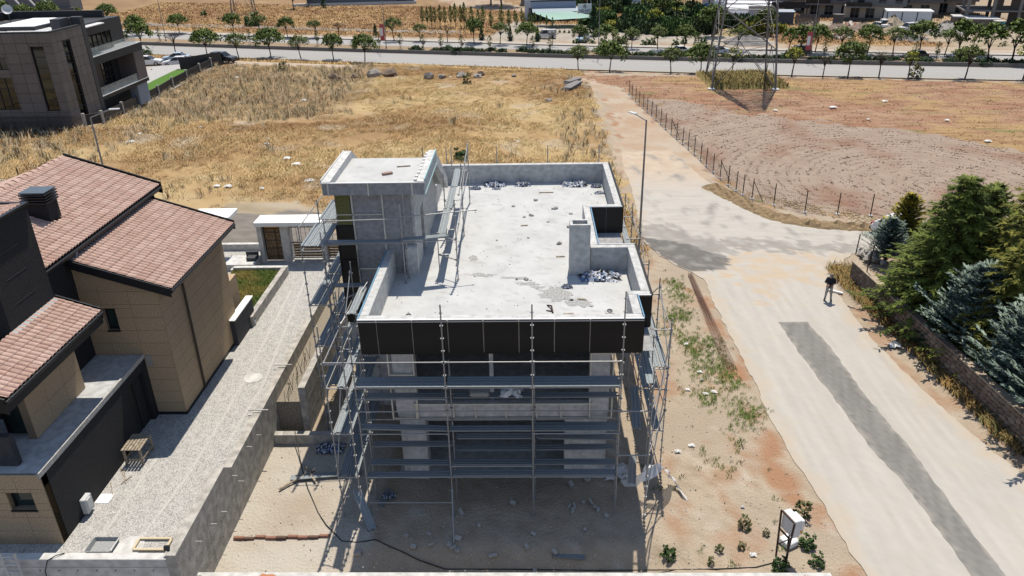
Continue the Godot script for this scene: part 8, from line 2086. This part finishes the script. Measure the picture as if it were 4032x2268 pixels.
func cloth_heap(sd: int, r: float, h: float) -> ArrayMesh:   # crumpled sacks, blue white and black
	var b := MB.new()
	var k := 22
	var n := 14
	var pts := []
	for a in n + 1:
		var row := []
		for j in k + 1:
			var x := (float(j) / k - 0.5) * 2.0
			var z := (float(a) / n - 0.5) * 2.0
			var e := maxf(0.0, 1.0 - x * x * 0.9 - z * z * 0.9)
			row.append(Vector3(x * r * (1.0 + 0.25 * nb.get_noise_2d(a * 0.5 + sd, j * 0.3)), h * sqrt(e) * (0.55 + 0.9 * absf(nc.get_noise_2d(j * 0.33 + sd * 7.0, a * 0.33))) + 0.008, z * r * 0.62 * (1.0 + 0.3 * nb.get_noise_2d(j * 0.4 + sd, a * 0.2))))
		pts.append(row)
	for a in n:
		for j in k:
			var v := nc.get_noise_2d(j * 0.42 + sd * 3.0, a * 0.5) + nb.get_noise_2d(j * 0.2 + sd, a * 0.25) * 0.6
			b.tint(Color(0.42, 0.44, 0.48) if v > 0.16 else (Color(0.07, 0.12, 0.24) if v > 0.0 else (Color(0.012, 0.013, 0.017) if v < -0.25 else Color(0.12, 0.14, 0.18))))
			b.quad(pts[a][j], pts[a][j + 1], pts[a + 1][j + 1], pts[a + 1][j], Vector3.UP)
	return b.mesh()
func roof_things():
	var cm := vmat("sack_cloth", 0.6)
	var heaps := [[-2.0, -42.2, 0.75, 0.28, "crumpled blue white sacks in the roof corner by the tower scaffold"], [-3.1, -41.6, 0.4, 0.22, "small blue white sack beside the tower scaffold on the roof"], [-0.4, -42.15, 0.55, 0.3, "black and white sack heap at the middle of the back parapet"], [2.55, -42.1, 0.85, 0.3, "largest sack heap along the back parapet near the right corner"], [3.75, -41.7, 0.38, 0.28, "white sack leaning in the back right roof corner"], [3.85, -40.6, 0.35, 0.16, "dark sack against the right parapet"], [2.95, -29.75, 1.05, 0.3, "long row of blue white sacks behind the chimney shaft"], [1.5, -28.72, 0.28, 0.2, "single blue and black rag ball in the open roof"], [-1.9, -41.55, 0.3, 0.14, "small blue rag on the roof near the back parapet"]]
	for k in heaps.size():
		var e: Array = heaps[k]
		tag(obj("sack_heap", cloth_heap(k * 5 + 2, e[2] * 0.82, e[3] * 0.8), cm, self, Vector3(e[0], 7.0, e[1])), e[4], "sacks")
	var pale: Material = mats["pale_concrete"]
	var r := RandomNumberGenerator.new()
	r.seed = 99
	var m := []
	for k in 4: m.append(rock_mesh(200 + k, 0.6))
	var bits := [[0.05, -37.2, 0.22], [-0.3, -37.0, 0.15], [1.3, -38.2, 0.3], [0.9, -36.3, 0.16], [2.1, -37.4, 0.18], [-0.1, -34.2, 0.14], [-0.9, -38.6, 0.16], [0.3, -39.5, 0.2], [-1.6, -33.9, 0.12], [1.9, -35.5, 0.2], [1.35, -33.4, 0.24], [-0.6, -29.55, 0.14], [-0.2, -29.5, 0.18], [0.0, -29.45, 0.1], [2.4, -27.0, 0.12], [2.1, -26.95, 0.1], [3.2, -29.3, 0.1], [-2.4, -29.9, 0.1], [-4.6, -29.6, 0.22], [-4.8, -29.9, 0.18], [-4.4, -29.9, 0.16], [-4.95, -29.7, 0.2], [-5.0, -28.6, 0.3], [0.4, -33.0, 0.1], [-2.0, -32.6, 0.12]]
	for e in bits.slice(0, 18):
		var o := obj("rubble_chunk", m[r.randi() % 4], pale if r.randf() < 0.6 else mats["cast_concrete"], self, Vector3(e[0], 7.0 + e[2] * 0.2, e[1]))
		o.scale = Vector3.ONE * e[2] * 1.2; o.rotation.y = r.randf() * TAU
		tag(o, "small pale rubble chunk on the flat roof", "rubble", "rubble on the flat roof")
	var xf := []
	var cl := []
	for k in 700:
		var x := r.randf_range(-5.7, 4.0)
		var z := r.randf_range(-42.4, -24.5)
		if x < -4.8 and z < -30.0 or x > 2.5 and z < -30.3 and z > -36.0: continue
		if nb.get_noise_2d(x * 0.4, z * 0.4) < r.randf_range(-0.5, 0.4): continue
		xf.append(Transform3D(Basis(Vector3.UP, r.randf() * TAU).scaled(Vector3.ONE * (0.015 + 0.055 * pow(r.randf(), 3.0))), Vector3(x, 7.01, z)))
		cl.append(Color(0.3, 0.29, 0.27) * r.randf_range(0.4, 1.5))
	multi("roof_crumbs", rock_mesh(5), xf, cl, vmat("loose_soil"), "cement crumbs and dirt scattered on the flat roof")
	for e in [[-4.75, -26.2], [3.05, -26.45]]:
		var dr := thing("roof_drain", "white roof drain ring at the " + ("left" if e[0] < 0.0 else "right") + " front of the roof", "drain", Vector3(e[0], 7.0, e[1]))
		obj("base", MB.new().cbox(Vector3(0, 0.03, 0), Vector3(0.34, 0.07, 0.3), 0.02), pale, dr); obj("ring", MB.new().tube(Vector3(0, 0.05, 0), Vector3(0, 0.13, 0), 0.13, 12, 0.1), pale, dr)
	var timber: Material = mats["rebar_rust"]
	var st := thing("bent_offcut", "dark bent metal offcut lying at the front of the roof", "offcut", Vector3(0.75, 7.0, -26.75))
	obj("strip", MB.new().path([Vector3(-0.1, 0.02, -0.35), Vector3(0.05, 0.12, -0.1), Vector3(0.1, 0.03, 0.3)], 0.035, 5), timber, st); obj("strip", MB.new().path([Vector3(-0.15, 0.02, 0.1), Vector3(0.1, 0.04, 0.2)], 0.025, 5), timber, st)
	for e in [[1.45, -26.35, 0.4, 0.05], [2.05, -27.6, 0.35, -0.25], [1.35, -31.9, 0.4, 0.05], [-0.3, -35.8, 0.35, 0.1], [0.9, -40.8, 0.8, 0.0], [-5.6, -32.9, 0.6, 0.2]]:
		tag(obj("timber_batten", MB.new().box(Vector3.ZERO, Vector3(e[2], 0.04, 0.08), Basis(Vector3.UP, e[3])), mats["raw_timber"], self, Vector3(e[0], 7.025 if e[0] > -5.0 else 11.03, e[1])), "short timber batten lying on the flat roof", "batten", "battens on the roof")
	tag(obj("brick", MB.new().cbox(Vector3.ZERO, Vector3(0.45, 0.09, 0.2), 0.01, Basis(Vector3.UP, 0.5)), mt("pink_brick", Color(0.38, 0.26, 0.21), 0.9, tex_grain, 1.0), self, Vector3(-6.15, 11.05, -31.8)), "pinkish flat brick on the tower roof", "brick")

func site_things():
	var rust: Material = mats["rebar_rust"]
	# rebar along the road edge
	var a: Vector3 = Vector3(10.18, 0.1, -44.67)
	var b: Vector3 = Vector3(10.11, 0.1, -33.63)
	var rb := thing("rebar_bundle", "long bundle of rusty reinforcing bars along the road edge", "rebar", a)
	for k in 9:
		var s := (k - 4.0) * 0.03
		var e := (k - 4.0) * 0.07
		ow("bar", MB.new().path([a + Vector3(s, 0.03 * (k % 3), -0.1 * (k % 4)), a.lerp(b, 0.5) + Vector3((s + e) * 0.5, 0.02 * (k % 3), 0), b + Vector3(e, 0.01 * (k % 2), 0.12 * (k % 5))], 0.013, 5), mt("rebar_red", Color(0.14, 0.06, 0.04), 0.9, tex_grain, 1.5), rb)
	# electric box on its frame
	var p: Vector3 = Vector3(8.85, 0, -20.61)
	var eb := thing("electric_box", "white electric box on a rusty steel frame by the road", "electric box", p, 0.35)
	for x in [-0.3, 0.3]: obj("post", MB.new().box(Vector3(0, 1.0, x), Vector3(0.05, 2.1, 0.05), Basis(Vector3.RIGHT, 0.06 * signf(x))), rust, eb)
	for y in [1.25, 2.05]: obj("cross_bar", MB.new().box(Vector3(0, y, 0), Vector3(0.05, 0.05, 0.62)), rust, eb)
	obj("brace", MB.new().rod(Vector3(0, 0.5, -0.28), Vector3(0, 1.3, 0.28), 0.022, 5), rust, eb)
	obj("cabinet", MB.new().cbox(Vector3(0.2, 1.68, 0), Vector3(0.3, 0.75, 0.66), 0.02), mt("cabinet_white", Color(0.55, 0.55, 0.54), 0.5), eb)
	obj("front_lid", MB.new().cbox(Vector3(0.42, 1.68, 0.06), Vector3(0.14, 0.62, 0.5), 0.015), mt("lid_white", Color(0.6, 0.6, 0.59), 0.5), eb)
	obj("warning_sticker", MB.new().box(Vector3(0.4, 1.5, 0.312), Vector3(0.1, 0.12, 0.004)), mt("sticker_orange", Color(0.55, 0.28, 0.01), 0.6), eb)
	obj("cable", MB.new().path([Vector3(0.2, 1.3, 0), Vector3(0.02, 1.0, 0.2), Vector3(0.0, 0.6, 0.3), Vector3(0, 0.1, 0.3)], 0.03, 6), mt("cable_black", Color(0.02, 0.02, 0.02), 0.7), eb)
	tag(obj("foundation_block", MB.new().cbox(Vector3(0.15, 0.14, 0), Vector3(0.55, 0.3, 0.5), 0.05, Basis(Vector3.UP, 0.5)), mats["canopy_white"], self, Vector3(9.23, 0, -21.42)), "white lump of concrete behind the electric box frame", "concrete block")
	tag(obj("ground_cable", MB.new().path(lift([Vector3(8.65, 0, -20.52), Vector3(7.88, 0, -20.28), Vector3(6.46, 0, -20.2), Vector3(5.12, -0.26, -20.41), Vector3(2.28, -0.43, -20.54), Vector3(-0.6, -0.42, -20.58), Vector3(-3.2, -0.42, -20.59), Vector3(-4.25, -0.27, -20.91), Vector3(-4.71, -0.16, -21.11), Vector3(-5.33, -0.05, -21.34), Vector3(-5.9, 0, -21.63), Vector3(-6.55, -0.01, -21.49), Vector3(-7.15, 0, -21.55), Vector3(-7.96, 0, -22.42), Vector3(-8.43, 0, -23.08), Vector3(-9.19, 0, -24.47), Vector3(-9.76, 0, -25.72)], 0.02) + [Vector3(-10.26, 0.3, -26.96), Vector3(-10.52, 0.55, -27.63)], 0.022, 5), mt("cable_black")), "long black cable snaking across the plot to the boundary wall", "cable")
	# plastic sheet
	var ps := MB.new()
	var line: Array = [Vector3(3.52, 0.4, -24.32), Vector3(4.08, 0.9, -23.97), Vector3(4.89, 1.6, -23.95), Vector3(5.48, 0.5, -24.68), Vector3(5.78, 0.1, -24.43), Vector3(5.94, 0.06, -23.89)]
	for j in line.size() - 1:
		for q in 5:
			var t0 := q / 5.0
			var t1 := (q + 1) / 5.0
			var p0: Vector3 = line[j].lerp(line[j + 1], t0)
			var p1: Vector3 = line[j].lerp(line[j + 1], t1)
			var w0 := 0.14 + 0.12 * absf(sin((j + t0) * 3.1))
			var w1 := 0.14 + 0.12 * absf(sin((j + t1) * 3.1))
			var c0 := Vector3(0.1 * sin((j + t0) * 7.0), 0.12 * sin((j + t0) * 9.0), 0)
			var c1 := Vector3(0.1 * sin((j + t1) * 7.0), 0.12 * sin((j + t1) * 9.0), 0)
			ps.quad(p0 - Vector3(0, 0, w0) + c0, p1 - Vector3(0, 0, w1) + c1, p1 + Vector3(0, 0.12, 0), p0 + Vector3(0, 0.12, 0), Vector3.UP); ps.quad(p0 + Vector3(0, 0.12, 0), p1 + Vector3(0, 0.12, 0), p1 + Vector3(w1, -0.05, w1), p0 + Vector3(w0, -0.05, w0), Vector3.UP)
	var film := mt("clear_film", Color(0.62, 0.64, 0.66), 0.35)
	film.transparency = BaseMaterial3D.TRANSPARENCY_ALPHA; film.albedo_color.a = 0.75
	tag(obj("plastic_film", ps, film), "torn white plastic film strung from the right scaffold to the ground", "plastic sheet")
	tag(obj("film_heap", cloth_like(7, 0.6, 0.4), film, self, Vector3(3.64, 0.1, -25.3)), "crumpled plastic film heap at the foot of the right scaffold", "plastic sheet")
	# blocks and boards
	var lt := mt("block_pale", Color(0.46, 0.44, 0.4), 0.9, tex_grain, 0.8)
	var r := RandomNumberGenerator.new()
	r.seed = 12
	var blocks: Array = [Vector3(1.64, 0, -23.39), Vector3(1.45, 0, -23.35), Vector3(2.01, 0, -23.6), Vector3(1.55, 0, -23.13), Vector3(2.31, 0, -23.62), Vector3(2.45, 0, -23.33), Vector3(2.56, 0, -23.17), Vector3(1.58, 0, -24.68), Vector3(2.27, 0, -24.97), Vector3(-2.81, 0, -21.65), Vector3(-2.96, -0.08, -21.27), Vector3(-2.8, -0.13, -21.18), Vector3(-3.11, -0.04, -21.38), Vector3(-0.23, -0.07, -21.3), Vector3(0.79, -0.15, -21.14), Vector3(-4.44, -0.07, -21.3), Vector3(-3.78, -0.04, -21.38), Vector3(-6.47, -0.17, -21.06), Vector3(-2.8, 0, -23.07), Vector3(-0.78, 0, -23.56), Vector3(0.02, 0, -21.89), Vector3(1.95, 0, -22.1), Vector3(-4.77, 0, -21.79), Vector3(-3.91, 0, -21.89), Vector3(-2.05, 0, -22.31), Vector3(-1.48, -0.22, -21.01), Vector3(0.05, -0.45, -20.47), Vector3(2.84, 0, -22.84)]
	for k in blocks.size():
		var o := obj("broken_block", MB.new().cbox(Vector3.ZERO, Vector3(r.randf_range(0.12, 0.32), r.randf_range(0.08, 0.16), r.randf_range(0.1, 0.2)), 0.015, Basis(Vector3(0.1, 1, 0.2).normalized(), r.randf() * TAU)), lt, self, blocks[k] + Vector3(0, 0.06, 0))
		tag(o, "broken pale block on the shaded ground before the scaffold", "block", "broken blocks before the house")
	for e in [[Vector3(7.59, 0.05, -31.55), "white litter"], [Vector3(8.8, 0.05, -31.36), "white litter"], [Vector3(8.38, 0.05, -31.19), "pale litter"], [Vector3(6.95, 0.05, -27.2), "pale litter"], [Vector3(6.28, 0.05, -26.79), "pale litter"], [Vector3(8.19, 0.05, -23.33), "pale litter"], [Vector3(8.49, 0.05, -33.16), "white litter"], [Vector3(8.44, 0.05, -32.42), "white litter"], [Vector3(8.31, 0.05, -35.95), "white litter"], [Vector3(19.17, 0.1, -35.52), "white litter"], [Vector3(7.95, 0.05, -20.85), "pale litter"]]:
		var o := obj("litter", cloth_like(r.randi() % 50, r.randf_range(0.07, 0.14), 0.07), mats["white_plastic"], self, e[0])
		tag(o, "scrap of white plastic litter lying on the bare ground", "litter", "litter on the plot")
	for e in [[Vector3(-8.61, 0.1, -25.21), 0.12, 2.9, "perforated steel plank lying left of the scaffold foot"], [Vector3(1.3, -0.2, -21.05), -0.1, 1.2, "grey sheet strip lying near the boundary wall"], [Vector3(-5.9, 0.05, -23.93), 1.4, 1.0, "narrow steel board lying in the left shade"]]:
		tag(obj("loose_board", MB.new().cbox(Vector3.ZERO, Vector3(e[2], 0.05, 0.3), 0.008, Basis(Vector3.UP, e[1])), plank_m, self, e[0]), e[3], "board")
	for e in [[Vector3(-9.75, 0.1, -24.97), 0.75, 1.7, "pale timber batten leaning on the cable knot"], [Vector3(-9.31, 0.1, -25.34), -0.6, 1.2, "dark timber batten crossing the pale one"]]:
		tag(obj("timber_batten", MB.new().cbox(Vector3.ZERO, Vector3(0.09, 0.06, e[2]), 0.008, Basis(Vector3.UP, -e[1])), mats["raw_timber"], self, e[0]), e[3], "batten")
	tag(obj("sack_heap", cloth_heap(91, 0.6, 0.2), vmat("sack_cloth", 0.6), self, Vector3(-8.85, 0.05, -27.05)), "blue white sack heap at the low concrete cross wall", "sacks")
	tag(obj("sack_heap", cloth_heap(94, 0.28, 0.18), vmat("sack_cloth"), self, Vector3(-5.78, 0.05, -23.97)), "single blue sack on the shaded ground by the left standard", "sacks")
	tag(obj("cement_bag", MB.new().cbox(Vector3(0, 0.09, 0), Vector3(0.75, 0.18, 0.42), 0.05), lt, self, Vector3(-1.95, 4.83, -24.1)), "pale foam block on the middle scaffold plank", "block")
	tag(obj("white_bag", cloth_like(3, 0.4, 0.35), mats["white_plastic"], self, Vector3(-0.75, 4.84, -24.15)), "white crumpled bag on the middle scaffold plank", "bag")
	# step in the ground with exposed brick
	var st := thing("brick_edge", "exposed red brick edge of the old slab near the retaining wall", "brick edge", Vector3(-9.74, 0, -21.65))
	var s0: Vector3 = Vector3(-11.28, 0, -21.67)
	var s1: Vector3 = Vector3(-7.65, 0, -21.75)
	for k in 9:
		var q := s0.lerp(s1, (k + 0.5) / 9.0)
		ow("brick", MB.new().cbox(q + Vector3(0, 0.03, 0.04 * sin(k * 2.2)), Vector3((s1 - s0).length() / 9.0 - 0.005, 0.16 - 0.03 * (k % 2), 0.12), 0.015), mt("edge_brick", Color(0.33, 0.17, 0.12), 0.9, tex_grain, 1.0) if k % 3 != 1 else mt("edge_dark", Color(0.1, 0.06, 0.045), 0.95), st)
	# plants near the electric box
	for e in [["olive_shrub", Vector3(10.4, 0, -22.83), 0.8, "dark weedy bush behind the electric box"], ["shrub", Vector3(4.95, -0.16, -20.99), 0.62, "round bright green plant near the boundary wall"], ["olive_shrub", Vector3(7.94, 0, -22.3), 0.55, "grey green thistle with litter left of the electric box"], ["shrub", Vector3(10.02, 0, -21.29), 0.7, "green weed clump right of the electric box"], ["shrub", Vector3(10.1, 0, -20.43), 0.6, "bright green weed clump at the end of the boundary wall"], ["shrub", Vector3(8.73, 0, -20.2), 0.7, "leafy green weed under the electric box"], ["olive_shrub", Vector3(6.79, 0, -21.03), 0.35, "small dark thistle left of the pale rosette"], ["olive_shrub", Vector3(7.57, 0, -21.19), 0.32, "pale green rosette plant in the bare soil"], ["olive_shrub", Vector3(6.36, 0, -20.52), 0.3, "small dark weed beside the boundary wall"], ["olive_shrub", Vector3(8.67, 0, -21.89), 0.3, "tiny grey weed in front of the electric box"]]:
		plant("weed_plant", e[0], e[1], e[2], e[3], "plant")
	tag(obj("kerb_stone", MB.new().cbox(Vector3.ZERO, Vector3(0.95, 0.12, 0.14), 0.02, Basis(Vector3.UP, -0.62)), mats["canopy_white"], self, Vector3(18.41, 0.1, -42.05)), "white kerb stone lying behind the standing person", "kerb stone")
	tag(obj("white_bin_lid", cloth_like(8, 0.3, 0.2), mats["white_plastic"], self, Vector3(19.25, 0.1, -35.56)), "round white bag at the right road edge", "bag")
	for k in 7:
		var o := obj("rubble_stone", rock_mesh(500 + k, 0.7), mats["cast_concrete"], self, Vector3(22.06, 0.3, -47.12).lerp(Vector3(22.83, 0.3, -46.45), k / 6.0) + Vector3(0, 0, 0.7 * sin(k * 2.4)))
		o.scale = Vector3.ONE * (0.5 + 0.25 * (k % 3))
		tag(o, "pale rubble stone heaped at the end of the stone wall", "rubble", "rubble stones by the wall end")
	tag(obj("dirt_bank", bank([Vector3(15.32, 0, -62.27), Vector3(16.52, 0, -58.93), Vector3(18.51, 0, -54.83), Vector3(20.97, 0, -53.27), Vector3(23.66, 0, -52.72), Vector3(26.71, 0, -52.48)], 0.9, 0.45), mt("bank_soil", Color(0.33, 0.235, 0.13), 1.0, tex_grain, 0.5, nrm_rough, 1.2)), "low brown earth bank between lane and wire fence", "earth bank")
func bank(pts: Array, w: float, h: float) -> MB:
	var b := MB.new()
	var rows := []
	for j in pts.size() - 1:
		var n := int((pts[j + 1] - pts[j]).length() / 0.3)
		for t in n:
			var p: Vector3 = pts[j].lerp(pts[j + 1], float(t) / n)
			var d: Vector3 = (pts[j + 1] - pts[j]).normalized()
			var s := Vector3(d.z, 0, -d.x)
			var row := []
			for k in 9:
				var f := k / 8.0 * 2.0 - 1.0
				row.append(p + s * f * w * (1.0 + 0.3 * nb.get_noise_2d(p.x, p.z)) + Vector3(0, h * (1.0 - f * f) * (0.6 + nb.get_noise_2d(p.x * 0.9 + f, p.z * 0.9 + f * 2.0)) - 0.02, 0))
			rows.append(row)
	for a in rows.size() - 1:
		for k in 8: b.quad(rows[a][k], rows[a + 1][k], rows[a + 1][k + 1], rows[a][k + 1], Vector3.UP)
	return b
func cloth_like(sd: int, r: float, h: float) -> MB:
	var b := MB.new()
	var n := 8
	var pts := []
	for a in n + 1:
		var row := []
		for j in n + 1:
			var x := (float(j) / n - 0.5) * 2.0
			var z := (float(a) / n - 0.5) * 2.0
			var e := maxf(0.0, 1.0 - x * x * 0.8 - z * z * 0.8)
			row.append(Vector3(x * r * (1.0 + 0.4 * nb.get_noise_2d(a * 0.6 + sd, j * 0.3)), h * sqrt(e) * (0.5 + 0.9 * absf(nc.get_noise_2d(j * 0.4 + sd * 7.0, a * 0.4))), z * r * 0.75 * (1.0 + 0.4 * nb.get_noise_2d(j * 0.5 + sd, a * 0.2))))
		pts.append(row)
	for a in n:
		for j in n: b.quad(pts[a][j], pts[a][j + 1], pts[a + 1][j + 1], pts[a + 1][j], Vector3.UP)
	return b
func field_things():
	var stone := mt("field_rock", Color(0.4, 0.36, 0.31), 0.95, tex_grain, 0.5, nrm_rough, 0.8)
	var dk := mt("field_rock_brown", Color(0.25, 0.18, 0.13), 0.95, tex_grain, 0.5, nrm_rough, 0.8)
	var rocks: Array = [[Vector3(-22.61, 0, -113.99), 1.9, "pale boulder left of the large tilted boulder in the straw field", false], [Vector3(-20.35, 0, -114.12), 2.3, "large tilted brown boulder at the far side of the straw field", true], [Vector3(-25.39, 0, -113.3), 1.1, "small brown boulder left of the pale boulders", true], [Vector3(-27.88, 0, -111.71), 1.8, "low dark rock heap at the left of the boulder row", true], [Vector3(-14.46, 0, -112.15), 1.6, "grey boulder near the reddish weeds", false], [Vector3(-12.53, 0, -112.3), 1.0, "small flat grey boulder right of the reddish weeds", false], [Vector3(-9.76, 0, -112.08), 1.5, "flat pale boulder above the spiky bush", false], [Vector3(-7.26, 0, -111.3), 1.3, "white boulder right of the spiky bush", false], [Vector3(-6.99, 0, -113.67), 1.2, "brown boulder behind the white boulder", true], [Vector3(-2.17, 0, -112.38), 0.7, "lone small white boulder toward the lane", false], [Vector3(2.38, 0, -95.52), 0.9, "flat pale boulder low in the grass by the lane", false]]
	for k in rocks.size():
		var o := obj("boulder", rock_mesh(300 + k, 0.62), dk if rocks[k][3] else stone, self, rocks[k][0] + Vector3(0, rocks[k][1] * 0.18, 0))
		o.scale = Vector3.ONE * rocks[k][1] * 1.15; o.rotation = Vector3(0, k * 1.3, 0.15)
		tag(o, rocks[k][2], "boulder")
	for k in 3:
		var p: Vector3 = [Vector3(5.71, 0, -106.91), Vector3(5.68, 0, -104.24), Vector3(5.18, 0, -102.72)][k]
		var t := thing("slab_stack", "%s grey stack of thin stone slabs beside the dirt lane" % ["uppermost", "middle", "lowest"][k], "slab stack", p, 0.3 + k * 0.2)
		for q in 4: obj("slab", MB.new().cbox(Vector3(0.1 * q, 0.12 + q * 0.14, 0.05 * q), Vector3(2.2, 0.1, 1.2), 0.02, Basis(Vector3.BACK, 0.12) * Basis(Vector3.UP, 0.1 * q)), mt("slab_gray", Color(0.25, 0.24, 0.235), 0.85, tex_grain, 0.5), t)
	var lit: Array = [Vector3(-34.03, 1.65, -78.04), Vector3(-38.85, 1.87, -74.75), Vector3(-38.15, 1.99, -71.46), Vector3(-32.46, 1.99, -71.48), Vector3(-25.03, 1.98, -71.86), Vector3(-24.55, 2, -69.93), Vector3(-21.28, 2, -65.13), Vector3(-19.94, 2, -63.3), Vector3(-1.22, 0.32, -75.8), Vector3(-45.55, 0.89, -86.15), Vector3(-43.09, 0, -114.37), Vector3(-28.77, 0.02, -98.1), Vector3(-11.32, 0, -112.2), Vector3(-24.69, 2, -57.53), Vector3(-23.79, 2, -57.49), Vector3(-17.62, 2, -58.67), Vector3(-20.89, 2, -56.81), Vector3(28.35, 0, -89.07), Vector3(42.43, 0, -92.95), Vector3(35.36, 0, -90.25), Vector3(37.02, 0, -84.22), Vector3(45.17, 0, -83.41), Vector3(44.97, 0, -74.9)]
	for k in lit.size():
		tag(obj("field_litter", cloth_like(k * 3, 0.17 + 0.07 * (k % 4), 0.14), mats["white_plastic"], self, lit[k] + Vector3(0, 0.12, 0)), "white plastic litter lying in the open fields", "litter", "litter in the fields")
	for k in 7:
		var p: Vector3 = Vector3(-42.69, 2, -58.77)
		tag(obj("timber_pile_board", MB.new().box(Vector3.ZERO, Vector3(0.2, 0.06, 3.2), Basis(Vector3.UP, 0.9 + 0.12 * sin(k * 2.0))), mats["raw_timber"], self, p + Vector3(0.4 * k - 1.0, 0.1 + 0.05 * k, 0.3 * k - 0.8)), "pale board in the timber pile behind the villa ridge", "board", "boards in the timber pile")
	for e in [Vector3(-41.46, 2, -59.13), Vector3(-40.01, 2, -59.8)]:
		tag(obj("field_post", MB.new().rod(Vector3(0, -0.2, 0), Vector3(0.05, 1.3, 0), 0.05, 6), mats["post_rust"], self, e), "thin dark post standing behind the villa ridge", "post", "posts behind the villa")

func lift(pts: Array, h: float) -> Array:
	var o := []
	for p in pts: o.append(p + Vector3(0, h, 0))
	return o
